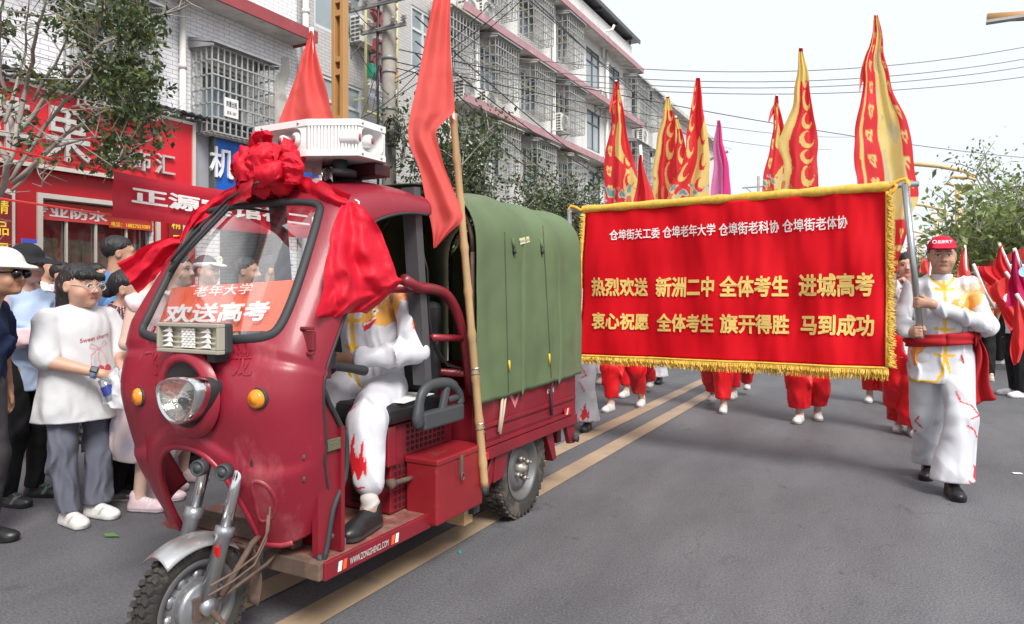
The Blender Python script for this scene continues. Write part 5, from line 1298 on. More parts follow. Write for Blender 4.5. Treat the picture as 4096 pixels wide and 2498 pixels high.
for P, Q in ((RR, plan[4]), (plan[4], plan[5]), (plan[5], LL)):
    P, Q = Vector((P.x, P.y, 0)), Vector((Q.x, Q.y, 0)); d2 = (Q - P).normalized(); mb.prism([(0, ZB + .014), ((Q - P).length, ZB + .014), ((Q - P).length, ZT - .012), (0, ZT - .012)], P, d2, (0, 0, 1), Vector((-d2.y, d2.x, 0)) * .006)
mb.build('case', spw, spk)
mb = MB()
for k in range(9):
    s_ = W_ * (.04 + .92 * (k + 2.5 + .5) / 14); L_ = .055 * math.sqrt(max(.05, 1 - ((k - 4) / 5) ** 2)); cz = (ZB + ZT) / 2
    mb.prism([(s_ - .002, cz - L_), (s_ + .002, cz - L_), (s_ + .002, cz + L_), (s_ - .002, cz + L_)], P_ - n_ * .0055, d_, (0, 0, 1), n_ * .002)
mb.build('grille_slot', acd, spk)
mb = MB(); ctr = (A + B) / 2
for p in (LL.lerp(A, .15), LL.lerp(A, .85), B.lerp(RR, .15), B.lerp(RR, .85)):
    for z in (ZT - .01, ZB + .01): mb.sphere((p.x + (.004 if p.x > A.x + .1 else 0), p.y - .004, z), .006, 8, 6)
mb.build('screw', steel, spk)
mb = MB(); mb.cyl((ctr.x - .05, ctr.y + .1, 1.79), (ctr.x - .05, ctr.y + .1, ZB), .03); mb.cyl((ctr.x - .05, ctr.y + .1, 1.785), (ctr.x - .05, ctr.y + .1, 1.81), .07); mb.bx(ctr.x - .2, ctr.x - .1, ctr.y + .15, ctr.y + .3, 1.785, ZB); mb.build('base', rub, spk)
mb = MB(); c = onx(905, 398, B.x - .06); mb.bx(B.x - .25, B.x - .03, c.y - .04, c.y + .06, 1.80, ZB - .004); mb.build('amplifier_box', mat('dark_maroon_box', (.05, .006, .01), .4), spk, bevel=.004)

# ================================================================== RED BOW, RIBBONS AND FLAGS ON THE TRICYCLE
bowm = mat('red_nonwoven_cloth', (.70, .012, .036), .55, var=.1, vs=9, trans=.25, bump=.1, bs=200, spec=.3)
flagr = mat('red_flag_cloth', (.86, .15, .135), .85, var=.06, vs=3, trans=.45, bump=.05, bs=300, spec=.15)
def crumple(p, s_, amp):
    q = Vector(p) * s_
    return Vector((noise.noise(q + Vector((3.1, 0, 0))), noise.noise(q + Vector((0, 7.7, 0))), noise.noise(q + Vector((0, 0, 5.3))))) * amp
Dh0 = (hit(655, 470, .05) - EYE).dot(FW)
deco = thing('red_bow', 'big crumpled red cloth bow with long tails tied across the tricycle cab', 'bow', tuple(hit(655, 440)))
bc = dep(652, 418, Dh0)
def crease(p, f, amp):
    q = Vector(p) * f; return amp * ((1 - 2.4 * abs(noise.noise(q))) + .5 * (1 - 2.4 * abs(noise.noise(q * 2.3 + Vector((5, 2, 8))))))
random.seed(12)
mb = MB()
dirs = []
for ring, (n_, el_, s_) in enumerate(((8, .12, 1.0), (8, .62, .85), (5, 1.1, .72))):
    for k in range(n_):
        an = 2 * math.pi * (k + .5 * ring + random.uniform(-.2, .2)) / n_; e = el_ + random.uniform(-.15, .15)
        dirs.append((math.cos(an) * math.cos(e), -math.sin(e), (math.sin(an) * math.cos(e)) * .55, s_ * random.uniform(.8, 1.1)))
dirs.append((-.3, -.1, .62, 1.25)); dirs.append((.6, 0, .35, 1.2))
for i, (x_, y_, z_, s_) in enumerate(dirs):
    d = Vector((x_, y_, z_)); L = .20 * s_; up = Vector((random.uniform(-1, 1), random.uniform(-1, 1), random.uniform(-1, 1))); wv = d.cross(up).normalized(); hv = wv.cross(d).normalized()
    W = .05 + .03 * random.random(); H = .045
    def fn(a, b, d=d, wv=wv, hv=hv, L=L, W=W, H=H, i=i):
        s1 = math.sin(math.pi * a); t_ = (b - .5) * 2
        p = bc + d * (L * s1 ** .7 * (1 - .15 * t_ * t_)) + hv * (H * math.sin(2 * math.pi * a) * (.5 + .5 * s1)) + wv * (W * t_ * (.16 + .84 * s1 ** .7))
        g = .3 + .7 * s1
        return p + crumple(p + Vector((i * 3, 0, 0)), 13, .016 * g) + (d + hv) * crease(p + Vector((i * 7, 0, 0)), 22, .014 * g)
    mb.grid(fn, 26, 12, smooth=i % 2 != 0)
mb.sphere(bc, (.06, .05, .05))
mb.build('bow', bowm, deco, recalc=False)
def sheet(name, rows, nu, nv, depthf, foldn, folda, crs=14, cra=.02, m=None, par=None, smooth=True, gather=None, label=None):
    """cloth between two traced edges: rows of (left pixel, right pixel, distance)"""
    L_ = smooth_poly([(r[0][0], r[0][1], r[2] * 100) for r in rows], 6, False); R_ = smooth_poly([(r[1][0], r[1][1], (r[3] if len(r) > 3 else r[2]) * 100) for r in rows], 6, False)
    # the closing spans of the smooth loop are dropped; ends are kept exact
    def lerp_list(A, t):
        k = t * (len(A) - 1); i = min(int(k), len(A) - 2); f = k - i
        return A[i].lerp(A[i + 1], f)
    def fn(a, b):
        p, q = lerp_list(L_, b), lerp_list(R_, b); m_ = p.lerp(q, a); D = m_.z / 100
        D += folda * math.sin(a * math.pi * 2 * foldn + 1.5 * math.sin(b * 5)) * (gather(a, b) if gather else 1) * min(1, 4 * min(a, 1 - a) + .3)
        P = dep(m_.x, m_.y, D); g_ = (gather(a, b) if gather else 1)
        return P + crumple(P, crs * .6, cra * .5) * g_ - FW * crease(P + Vector((2, 9, 4)), crs * .7, cra * .55) * g_
    mb = MB(); mb.grid(fn, nu, nv, smooth=smooth)
    return mb.build(name, m or bowm, par, recalc=False)
Dh = lambda a, b, o=.03: (hit(a, b, o) - EYE).dot(FW)
# right tail
kn = Dh(850, 485, .02)
sheet('right_ribbon', [((700, 420), (690, 470), Dh(700, 450, .03)), ((760, 432), (745, 492), Dh(755, 465, .03)), ((810, 455), (790, 500), Dh(800, 480, .03)), ((848, 470), (832, 500), Dh(838, 488, .04))], 10, 30, None, 1.5, .015, 20, .02, par=deco)
sheet('right_tail', [((828, 490), (858, 486), Dh(842, 488, .05)), ((812, 520), (885, 512), Dh(838, 520, .06), Dh(838, 520, .04)), ((790, 580), (915, 555), Dh(800, 580, .09), 2.78), ((778, 660), (940, 620), Dh(785, 660, .09), 2.80), ((770, 715), (955, 672), Dh(778, 715, .09), 2.82), ((768, 758), (964, 688), Dh(776, 755, .09), 2.84), ((767, 762), (880, 758), Dh(776, 758, .09), 2.82)], 44, 44, None, 2.2, .018, 12, .034, par=deco, smooth=True, gather=lambda a, b: .35 + .8 * min(1, 2.0 * b) - .5 * max(0, b - .75))
mb = MB(); c = dep(848, 488, kn); mb.tube([c + Vector((.03 * math.cos(k), .02 * math.sin(k), .012 * math.sin(k) - .01 * math.cos(k))) for k in np.linspace(0, 6.28, 14)], .004, 6, closed=True); mb.build('tie_string', wht, deco)
mb = MB(); mb.grid(lambda a, b: hit(760 + 45 * a, 440 + 24 * b + 8 * math.sin(a * 7), .065 + .004 * math.sin(a * 9 + b * 8)), 8, 5); mb.build('clear_tape', glass_mat('clear_tape', (.95, .95, .95), .25), deco, recalc=False)
# left tail
sheet('left_ribbon', [((610, 430), (600, 478), Dh(605, 455, .03)), ((540, 462), (545, 500), Dh(545, 490, .03)), ((480, 500), (490, 532), Dh(490, 525, .03)), ((448, 545), (462, 560), Dh(458, 560, .03)), ((435, 580), (446, 590), Dh(440, 590, .03))], 10, 30, None, 1.5, .012, 20, .02, par=deco)
dl_ = Dh(432, 590, .03)
sheet('left_tail', [((438, 565), (446, 600), dl_), ((405, 572), (420, 622), dl_ + .02), ((360, 588), (395, 650), dl_ + .05), ((320, 610), (372, 680), dl_ + .08), ((283, 636), (338, 708), dl_ + .1)], 26, 26, None, 1.6, .03, 13, .03, par=deco)
# upright red flags
def pole_thing(name, label, cat, group=None): return None
def draped(label, rows, D, foldn=2.2, folda=.05, m=flagr, sleeve=None, pole=None, pr=.012, poleD=None, group='plain red flags', polem=None, name='red_flag', extra=None, nu=36, nv=60):
    base = dep(*pole[-1], poleD or D) if pole else dep(*rows[-1][0], D)
    t = thing(name, label, 'flag', tuple(base), group)
    sheet('cloth', [(r[0], r[1], D) for r in rows], nu, nv, None, foldn, folda, 5, .02, m=m, par=t)
    if pole:
        mb = MB(); PP = [dep(a, b, (poleD or D)) for a, b in pole]; mb.tube(PP, pr, 8); mb.build('pole', polem or wht, t)
    if extra: extra(t)
    return t
bam = mat('bamboo', (.42, .27, .13), .5, var=.25, vs=4, stretch=(4, 4, .6), dirt=(.25, .15, .08), dirt_s=3, dirt_t=.55)
bD = (onx(1165, 1170, BXR + .06) - EYE).dot(FW)
def bamx(t):
    mb = MB()
    A_, B_ = dep(1090, 275, bD - .12), dep(1166, 1172, bD)
    N_ = 60; R_ = []
    for i in range(N_ + 1): R_.append(.017 + .004 * i / N_ + (.004 if i % 7 == 0 else 0))
    mb.tube([A_.lerp(B_, i / N_) for i in range(N_ + 1)], R_, 10); mb.tube([dep(1068, -40, bD - .15), A_], .012, 8); mb.build('bamboo_pole', bam, t)
    mb = MB()
    for z_ in (.88, .62): 
        i = min(range(N_ + 1), key=lambda k: abs(A_.lerp(B_, k / N_).z - z_)); c = A_.lerp(B_, i / N_); mb.tube([c + Vector((.024 * math.cos(k), .024 * math.sin(k), .004 * k)) for k in np.linspace(0, 12.5, 26)], .003, 5)
    mb.build('wire_tie', steel, t)
    sheet('white_sleeve', [((1066, -20), (1076, -20), bD - .16), ((1076, 80), (1083, 80), bD - .16), ((1083, 180), (1088, 180), bD - .16), ((1086, 250), (1092, 250), bD - .16), ((1088, 284), (1096, 290), bD - .15)], 4, 20, None, .5, .004, 5, .004, m=wht, par=t)
R2 = [((1042, -14), (1080, -14)), ((1030, 60), (1082, 60)), ((1013, 150), (1086, 150)), ((998, 225), (1090, 225)), ((989, 268), (1092, 268)), ((986, 292), (1072, 290)), ((984, 322), (1052, 320)), ((990, 360), (1060, 360)), ((1008, 402), (1070, 402)), ((1018, 450), (1088, 450)), ((1026, 500), (1106, 495)), ((1034, 532), (1114, 528)), ((1039, 565), (1080, 562)), ((1041, 600), (1048, 597))]
draped('long red flag hanging on a bamboo pole tied to the tricycle bed', R2, bD - .2, 1.3, .022, extra=bamx, pole=None)
R1 = [((746, 74), (752, 74)), ((738, 105), (760, 105)), ((722, 160), (772, 160)), ((705, 210), (785, 210)), ((686, 260), (795, 260)), ((670, 302), (806, 302)), ((655, 345), (816, 345))]
f1 = draped('red pointed flag standing upright behind the white loudspeaker', R1, 3.9, 1.5, .035, pole=[(749, 68), (756, 200), (764, 330), (790, 640)], poleD=3.96, pr=.012)
sheet('white_sleeve', [((746, 66), (752, 66), 3.93), ((750, 95), (755, 95), 3.93), ((754, 130), (762, 128), 3.93)], 3, 10, None, .5, .003, 5, .003, m=wht, par=f1)
# ================================================================== PARADE BANNER
bt_tl, bt_tr, bt_bl, bt_br = dep(1410, 512, 6.1), dep(2133, 457, 4.7), dep(1397, 853, 6.1), dep(2132, 885, 4.7)
bn = (bt_tr - bt_tl).cross(bt_bl - bt_tl).normalized()
if bn.dot(EYE - bt_tl) < 0: bn = -bn
def bpt(a, b, off=0.0, wave=True):
    d = ray(a * K, b * K); t = (bt_tl - EYE).dot(bn) / d.dot(bn); P = EYE + d * t
    if wave: off += .022 * math.sin(a * .021 + b * .004) * min(1, (b - 440) / 200.) + .012 * noise.noise(Vector((a * .012, b * .004, 2))) + .007 * noise.noise(Vector((a * .05, b * .012 + a * .01, 5))) + .01 * math.sin(a * .05 - b * .012) + .008 * math.sin(b * .03 + a * .01)
    return P + bn * off
ban = thing('parade_banner', 'large red parade banner with gold fringe and yellow characters carried on metal poles', 'banner', tuple(bt_bl))
bred = mat('banner_red_velvet', (.68, .003, .012), .7, var=.05, vs=1.5, spec=.2, trans=.15)
gold = mat('gold_fringe', (.82, .54, .085), .6, var=.2, vs=30, trans=.2)
yell = mat('yellow_applique', (.80, .56, .16), .6, var=.06)
mb = MB(); mb.grid(lambda a, b: bpt((1410 + (2133 - 1410) * a) * (1 - b) + (1397 + (2132 - 1397) * a) * b, (512 - 55 * a) * (1 - b) + (853 + 32 * a) * b), 110, 60); mb.build('cloth', bred, ban, solid=.004, recalc=False)
def hem(name, P, w, steps, r=.012):
    mb = MB(); mb.tube([bpt(*P(t / steps), .012) for t in range(steps + 1)], r, 8, flat=.5); return mb.build(name, gold, ban)
mb = MB()
def hemf(a, b):
    an = b * 2 * math.pi; x = 1402 + 738 * a; y = 505 - 56 * a
    P = bpt(x, y, 0, False); rr = .026 + .003 * math.sin(a * 60) + .003 * noise.noise(P * 9)
    return P + Vector((0, 0, 1)) * rr * 1.25 * math.cos(an) + bn * rr * math.sin(an)
mb.grid(hemf, 70, 10); mb.build('hem', gold, ban)
random.seed(4)
def fringe(name, P, D, n, length):
    mb = MB()
    for i in range(n):
        t = (i + random.uniform(-.6, .6)) / n; x, y = P(min(max(t, 0), 1)); dx, dy = D(t)
        l = length(t) * random.uniform(.8, 1.08); p = bpt(x, y, .012); q = bpt(x + dx * l * .5 + random.uniform(-3, 3), y + dy * l * .5 + random.uniform(-2, 2), .012 + random.uniform(0, .025)); e = bpt(x + dx * l + random.uniform(-5, 5), y + dy * l, random.uniform(-.01, .03))
        mb.tube([p, q, e], [.0035, .004, .0018], 3, cap=False)
    for k in range(2):
        ln = [bpt(P(t / 60)[0] + D(t / 60)[0] * (2 + 4 * k), P(t / 60)[1] + D(t / 60)[1] * (2 + 4 * k), .016) for t in range(61)]; mb.tube(ln, .009 - .002 * k, 6)
    o = mb.build(name, gold, ban); return o
fringe('fringe', lambda t: (1397 + 740 * t, 853 + 32 * t), lambda t: (0, 1), 950, lambda t: 22 + 10 * t)
fringe('fringe', lambda t: (2133 - 1 * t, 462 + 420 * t), lambda t: (.93, .35), 520, lambda t: 18 + 4 * t)
fringe('fringe', lambda t: (1410 - 13 * t, 516 + 338 * t), lambda t: (-.95, .3), 440, lambda t: 12)
mb = MB()
for s_, x0, y0, x1, y1, h0, h1, sl in (('仓埠街关工委', 1470, 580, 1588, 574, 26, 26, 0), ('仓埠老年大学', 1594, 574, 1723, 567, 29, 29, 0), ('仓埠街老科协', 1731, 570, 1874, 560, 31, 31, 0), ('仓埠街老体协', 1882, 561, 2041, 550, 32, 32, 0)):
    put_text(mb, s_, lambda a, b, c: bpt(x0 + (x1 - x0) * a, y0 + (y1 - y0) * a - (h0 + (h1 - h0) * a) * b, .011), .022)
mb.build('white_lettering', wht, ban)
mb = MB()
for s_, x0, y0, x1, y1, h0, h1 in (('热烈欢送', 1427, 714, 1558, 714, 46, 46), ('新洲二中', 1577, 716, 1723, 716, 50, 51), ('全体考生', 1735, 716, 1896, 716, 52, 54), ('进城高考', 1921, 715, 2105, 715, 56, 59), ('衷心祝愿', 1427, 793, 1560, 796, 42, 42), ('全体考生', 1580, 799, 1723, 802, 45, 46), ('旗开得胜', 1736, 803, 1898, 806, 48, 49), ('马到成功', 1925, 807, 2106, 811, 50, 54)):
    put_text(mb, s_, lambda a, b, c: bpt(x0 + (x1 - x0) * a, y0 + (y1 - y0) * a - (h0 + (h1 - h0) * a) * b, .011), .036)
mb.build('yellow_lettering', yell, ban)
pip = mat('steel_pipe', (.42, .43, .45), .28, metal=.85, var=.08)
mb = MB(); mb.cyl(bpt(1368, 509, 0, False), bpt(2211, 443, 0, False), .019); mb.build('cross_pole', pip, ban)
rp0, rp1 = bpt(2179, 446, .03, False), dep(2216, 815, 4.55)
mb = MB(); mb.cyl(rp0, rp1, .021); mb.build('carrying_pole', pip, ban)
lp0, lp1 = bpt(1373, 505, .02, False), dep(1376, 850, 6.15)
mb = MB(); mb.cyl(lp0, lp1, .02); mb.build('carrying_pole', pip, ban)
mb = MB()
for P in (((2128, 462), (2145, 448), (2165, 436), (2180, 432), (2188, 448), (2180, 455)), ((2150, 440), (2158, 450), (2150, 462), (2138, 470)), ((1402, 508), (1388, 500), (1376, 497), (1370, 506), (1378, 512))):
    mb.tube([bpt(a, b, .022, False) for a, b in P], .012, 6, flat=.5)
mb.build('tie_ribbon', mat('orange_yellow_ribbon', S(240, 175, 50), .6), ban)

# ================================================================== FLAGS
fcl = mat('printed_flag_cloth', None, .6, var=.05, vs=3, trans=.45)
YL, RD, DR = (.82, .64, .22), (.74, .035, .045), (.5, .012, .02)
def cloudm(u, v):
    d = min(math.hypot(u - .0, v - .05) - .30, math.hypot(u + .22, v + .16) - .2, math.hypot(u - .24, v + .14) - .19, math.hypot(u - .1, v - .3) - .17)
    return d < 0 and not (.07 < math.hypot(u - .02, v - .04) < .15)
def flame(u, v): # curling tongue: crescent
    return math.hypot(u, v) < .5 and math.hypot(u - .16, v + .12) > .36
def dragon(rows, D, label, kind, pole, seed=0, folda=.05, name='dragon_flag', tail=None):
    t = thing(name, label, 'flag', tuple(dep(*pole[-1], D)), 'tall festival flags')
    nu, nv = 46, 150
    bl_w = .10; rows = [(r[0] - (r[2] - r[0]) * bl_w * (1 + .9 * math.sin(i_ * 2.1 + seed)), r[1], r[2] + (r[2] - r[0]) * bl_w * (1 + .9 * math.sin(i_ * 1.7 + seed * 2))) for i_, r in enumerate(rows)]
    L_ = smooth_poly([(r[0], r[1], 0) for r in rows], 6, False); R_ = smooth_poly([(r[2], r[1], 0) for r in rows], 6, False)
    def lp(A, s): k = s * (len(A) - 1); i = min(int(k), len(A) - 2); return A[i].lerp(A[i + 1], k - i)
    rs = random.Random(seed); ph = rs.uniform(0, 6); cols = []; vs = []
    y0, y1 = rows[0][1], rows[-1][1]; H = y1 - y0
    for j in range(nv + 1):
        for i in range(nu + 1):
            a, b = i / nu, j / nv; p, q = lp(L_, b), lp(R_, b); m_ = p.lerp(q, a)
            f = math.sin(a * 7 + ph + b * 1.2) * folda * min(1, b * 3) + .4 * folda * math.sin(a * 15 + b * 4 + ph)
            P = dep(m_.x, m_.y, D + f); P += crumple(P, 4, .02); vs.append(P)
            W = q.x - p.x; mm = b * H / 48.0; vv = mm % 1 - .5; k_ = int(mm)
            c = RD
            if kind == 'pink': c = (.72, .24, .50) if a < .55 else (.78, .06, .30); c = (.8, .6, .7) if .5 < a < .58 else c
            elif kind == 'red': c = RD
            elif kind == 'strip':       # red strip of clouds, yellow field, red lower border
                s0 = .06 + .05 * b
                if a < s0 + .02: c = RD
                elif a < s0 + .07: c = YL
                elif a < s0 + .36:
                    c = RD
                    if cloudm((a - s0 - .21) * 6.5, vv * 1.5): c = YL
                elif a > .90 - .12 * (1 - b) and b < .72: c = RD if not cloudm((a - .9) * 8, vv * 1.6) else YL
                elif a > .60 and .80 < b < .90: c = RD if not cloudm((a - .8) * 6, (b - .85) * 26) else YL
                elif a > .60 and .90 <= b < .915 or (.95 < b < .965 and a > .6): c = YL
                elif b >= .90 and a > .62: c = RD
                else:
                    c = (.84, .68, .27)
                    n_ = noise.noise(Vector((a * 5 + seed, b * 9, 1)))
                    if n_ > .25: c = (.55, .56, .25)
                    elif n_ < -.34: c = (.66, .62, .40)
                    if b > .7 and n_ > .34: c = (.25, .42, .55)
            else:
                sw = .5 + .28 * math.sin(b * 9 + ph) + .08 * math.sin(b * 23)
                if b < .1: c = RD if kind != 'yellow' else YL
                elif kind == 'left' : c = RD if a < .34 else (YL if abs(a - sw - .12) < .20 + .1 * math.sin(b * 17) else RD)
                elif kind == 'right': c = YL if a > .52 and b > .35 + .3 * (1 - a) else RD
                elif kind == 'yellow': c = YL if a < .18 + .25 * (1 - b) or b < .22 else RD
                if kind == 'left' and a < .3 and cloudm((a - .15) * 5, vv * 1.5): c = YL
                if kind == 'right' and a < .45 and flame((a - .2) * 3.2, (vv) * 1.2): c = YL
                if kind == 'yellow' and a > .4 and flame((a - .7) * 2.6, vv * 1.1): c = YL
                if kind in ('left', 'right') and c == YL and flame((a - .75) * 4, ((mm + .4) % 1 - .5) * 1.4): c = RD
                n_ = noise.noise(Vector((a * 6 + seed, b * 16, 3)))
                if b > .78 and n_ > .15 and kind != 'yellow': c = (.62, .58, .52) if n_ < .3 else (.18, .36, .30)
                if b > .8 and n_ < -.3: c = (.62, .22, .1)
                if b < .04: c = DR
            cols.append((*c, 1))
    mb = MB(); mb.add(vs, [(j * (nu + 1) + i, j * (nu + 1) + i + 1, (j + 1) * (nu + 1) + i + 1, (j + 1) * (nu + 1) + i) for j in range(nv) for i in range(nu)], 0, True)
    o = mb.build('cloth', fcl, t, recalc=False)
    at = o.data.color_attributes.new('Col', 'FLOAT_COLOR', 'POINT'); at.data.foreach_set('color', np.array(cols, np.float32).ravel())
    if tail: 
        mb = MB(); pts = smooth_poly([(a, b, 0) for a, b in tail], 4); n_ = len(pts); c = sum((Vector(p) for p in pts), Vector()) / n_
        mb.add([dep(p.x, p.y, D - .02 + .03 * math.sin(i)) for i, p in enumerate(pts)] + [dep(c.x, c.y, D + .02)], [(i, (i + 1) % n_, n_) for i in range(n_)], 0, True); mb.build('streamer', flagr if kind != 'right2' else fcl, t, recalc=False)
    mb = MB(); mb.tube([dep(a, b, D + .13) for a, b in pole], .016, 8); mb.build('pole', wht, t)
    return t
dragon([(1479, 197, 1486), (1472, 250, 1496), (1467, 320, 1508), (1463, 390, 1518), (1461, 450, 1526), (1458, 520, 1534)], 7.6, 'tall red flag with cloud strip and yellow swirls, nearest the green canopy', 'left', [(1482, 195), (1487, 360), (1492, 760)], 1, tail=[(1482, 205), (1474, 225), (1466, 262), (1468, 272), (1474, 255), (1484, 240)])
dragon([(1541, 372, 1545), (1535, 430, 1556), (1527, 500, 1572)], 7.2, 'small plain red flag low between two tall printed flags', 'red', [(1541, 350), (1544, 400), (1550, 760)], 2, name='red_flag')
dragon([(1602, 232, 1608), (1592, 290, 1618), (1582, 370, 1622), (1575, 500, 1630)], 8.2, 'tall narrow flag, yellow at the tip and red below, beside the small red flag', 'yellow', [(1605, 230), (1600, 400), (1600, 800)], 3)
dragon([(1622, 282, 1630), (1620, 330, 1642), (1618, 400, 1655), (1616, 500, 1664)], 9.2, 'yellow and red printed flag half hidden behind two others', 'yellow', [(1626, 280), (1640, 450), (1640, 800)], 4)
dragon([(1676, 188, 1685), (1668, 240, 1690), (1660, 300, 1694), (1645, 380, 1700), (1628, 450, 1705), (1610, 500, 1708)], 7.9, 'tall red flag opening into a yellow panel, left of the pink flag', 'right', [(1683, 188), (1672, 330), (1655, 800)], 5)
dragon([(1725, 288, 1731), (1721, 350, 1740), (1715, 420, 1752), (1711, 485, 1760)], 8.6, 'plain pink flag with a white pole seam', 'pink', [(1727, 284), (1735, 400), (1746, 800)], 6, name='pink_flag')
dragon([(1867, 231, 1872), (1862, 290, 1880), (1855, 350, 1890), (1848, 410, 1900), (1842, 480, 1908)], 8.8, 'red flag with a curled streamer, left of the tallest middle flag', 'left', [(1869, 229), (1878, 400), (1885, 800)], 7, tail=[(1869, 248), (1856, 262), (1849, 290), (1850, 296), (1858, 280), (1868, 272)])
dragon([(1924, 115, 1932), (1918, 190, 1944), (1905, 270, 1952), (1886, 340, 1958), (1890, 400, 1964), (1880, 480, 1970)], 7.4, 'tallest middle flag, red fold between yellow edges', 'yellow', [(1927, 113), (1930, 300), (1925, 800)], 8)
dragon([(2103, 38, 2111), (2100, 75, 2119), (2095, 110, 2124), (2083, 160, 2132), (2078, 220, 2146), (2073, 290, 2164), (2069, 360, 2184), (2064, 430, 2204), (2080, 480, 2196), (2110, 540, 2172), (2125, 600, 2166), (2140, 660, 2160)], 6.3, 'very tall cloud-strip flag with a pale yellow field behind the right end of the banner', 'strip', [(2107, 34), (2120, 330), (2165, 760)], 9, folda=.06, tail=[(2092, 120), (2080, 140), (2070, 180), (2068, 225), (2072, 205), (2080, 196), (2090, 200)])
for rows, D, lab, pole in (
    ([((2188, 548), (2196, 548)), ((2182, 600), (2200, 600)), ((2174, 652), (2202, 652))], 9.5, 'red flag on a pole just behind the woman with the red collar', [(2193, 540), (2198, 700)]),
    ([((2316, 596), (2324, 596)), ((2306, 640), (2332, 640)), ((2300, 690), (2340, 690))], 9, 'red flag showing beside the red cap of the banner carrier', [(2322, 590), (2330, 760)]),
    ([((2218, 622), (2240, 632)), ((2212, 655), (2236, 664))], 9.3, 'small red and gold pennant left of the man in the red cap', [(2240, 630), (2234, 700)])):
    draped(lab, rows, D, 1.2, .04, pole=pole, nu=12, nv=20, group='plain red flags')
# hand flags held by the crowd on the right
hfw = mat('hand_flag_pole', (.75, .74, .73), .5)
HF = [([((2345, 640), (2395, 640)), ((2358, 662), (2412, 668)), ((2372, 690), (2420, 690))], 6.6, 'dark red hand flag pointing left, nearest the man with the sash', [(2342, 636), (2372, 706), (2392, 740)], RD, (.02, .3, .12)),
      ([((2402, 592), (2412, 590)), ((2396, 640), (2426, 636)), ((2392, 668), (2436, 672))], 7.2, 'red hand flag hanging straight above the orange shirts', [(2404, 586), (2440, 668)], RD, None),
      ([((2372, 694), (2430, 660)), ((2400, 740), (2440, 720)), ((2432, 800), (2452, 770))], 6.2, 'red hand flag with a white round emblem', [(2420, 655), (2445, 690)], (.72, .05, .05), (.75, .73, .72)),
      ([((2434, 606), (2446, 602)), ((2428, 680), (2468, 680)), ((2416, 740), (2478, 730))], 5.8, 'crimson hand flag with a pale blue round emblem at the picture edge', [(2440, 598), (2474, 690)], (.55, .01, .10), (.35, .55, .75)),
      ([((2444, 722), (2454, 718)), ((2436, 790), (2480, 770)), ((2428, 840), (2470, 820)), ((2440, 880), (2452, 872))], 5.4, 'crumpled red hand flag hanging low at the picture edge', [(2446, 708), (2490, 780)], (.75, .06, .06), None)]
for i, (rows, D, lab, pole, c1, c2) in enumerate(HF):
    t = draped(lab, rows, D, 1.4, .05, m=mat('hand_flag_%s' % ['crimson', 'red', 'scarlet', 'dark_crimson', 'bright'][i], c1, .6, var=.06, trans=.35), pole=pole, pr=.014, polem=hfw, nu=20, nv=24, group='hand flags of the crowd on the right', name='hand_flag')
    if c2:
        cx_, cy_ = ((2402, 684), 0, (2425, 718), (2462, 655))[i] if i != 1 else (0, 0)
        mb = MB(); r_ = .04 if i else .03; c = dep(cx_, cy_, D - .1)
        mb.add([c] + [c + RT * r_ * math.cos(k) + Vector((0, 0, r_ * math.sin(k))) - FW * .003 for k in np.linspace(0, 6.1, 22)], [(0, k, k % 22 + 1) for k in range(1, 23)]); mb.build('emblem', mat('emblem_%d' % i if False else 'flag_emblem_' + ['green', '', 'white', 'blue'][i], c2, .6), t)
# red street banners
for P0, P1, lab, body, h_, D0, D1 in (((262, 413), (800, 505), 'red cloth street banner with white characters strung behind the cab', '正源宾馆祝二中2025学子轻松', .5, 9.3, 0),):
    X0 = -9.0; A_ = onx(268, 413, X0); B_ = onx(258, 521, X0); z1, z0 = A_.z, B_.z; yA = A_.y; yB = 13.2
    t = thing('street_banner', lab, 'banner', (X0, yA, z0), 'red street banners')
    mb = MB(); mb.grid(lambda a, b: (X0 + .03 * math.sin(a * 25 + b * 2) + .02 * math.sin(b * 9), yA + (yB - yA) * a, z0 + (z1 - z0) * b - .05 * math.sin(math.pi * a)), 60, 10); mb.build('cloth', mat('street_banner_red', (.58, .02, .045), .6, var=.08, trans=.2), t, recalc=False)
    mb = MB(); put_text(mb, body, lambda a, b, c: (X0 + .06 + .03 * math.sin((.03 + a * .96) * 25), yA + .22 + (yB - yA - .4) * a, z0 + .2 + (z1 - z0 - .36) * b - .05 * math.sin(math.pi * a)), .04); mb.build('lettering', wht, t)
    for z in (z0 + .02, z1 - .02):
        for P_ in ([(X0, yA, z), (-8.3, 3.5, z)], [(X0, yB, z), (X0, 15, z)]): MB().tube(P_, .014, 5).build('rope', flagr, t)
A_, B_ = ony(2356, 640, 14), ony(2490, 585, 11)
t = thing('street_banner', 'red street banner with dense white characters above the crowd on the right', 'banner', tuple(A_), 'red street banners')
mb = MB(); Z_ = Vector((0, 0, .5)); mb.grid(lambda a, b: A_.lerp(B_, a) + Z_ * (b - 1) * 1.0 + FW * .04 * math.sin(a * 20), 30, 4); mb.build('cloth', MATS['street_banner_red'] if False else mat('bright_banner_red', (.66, .05, .05), .6, trans=.3), t, recalc=False)
mb = MB(); put_text(mb, '热烈欢送考生金榜题名', lambda a, b, c: A_.lerp(B_, .03 + .94 * a) + Z_ * (b * .7 - .85) - FW * (.05 - .04 * math.sin((.03 + .94 * a) * 20)), .02); mb.build('lettering', wht, t)
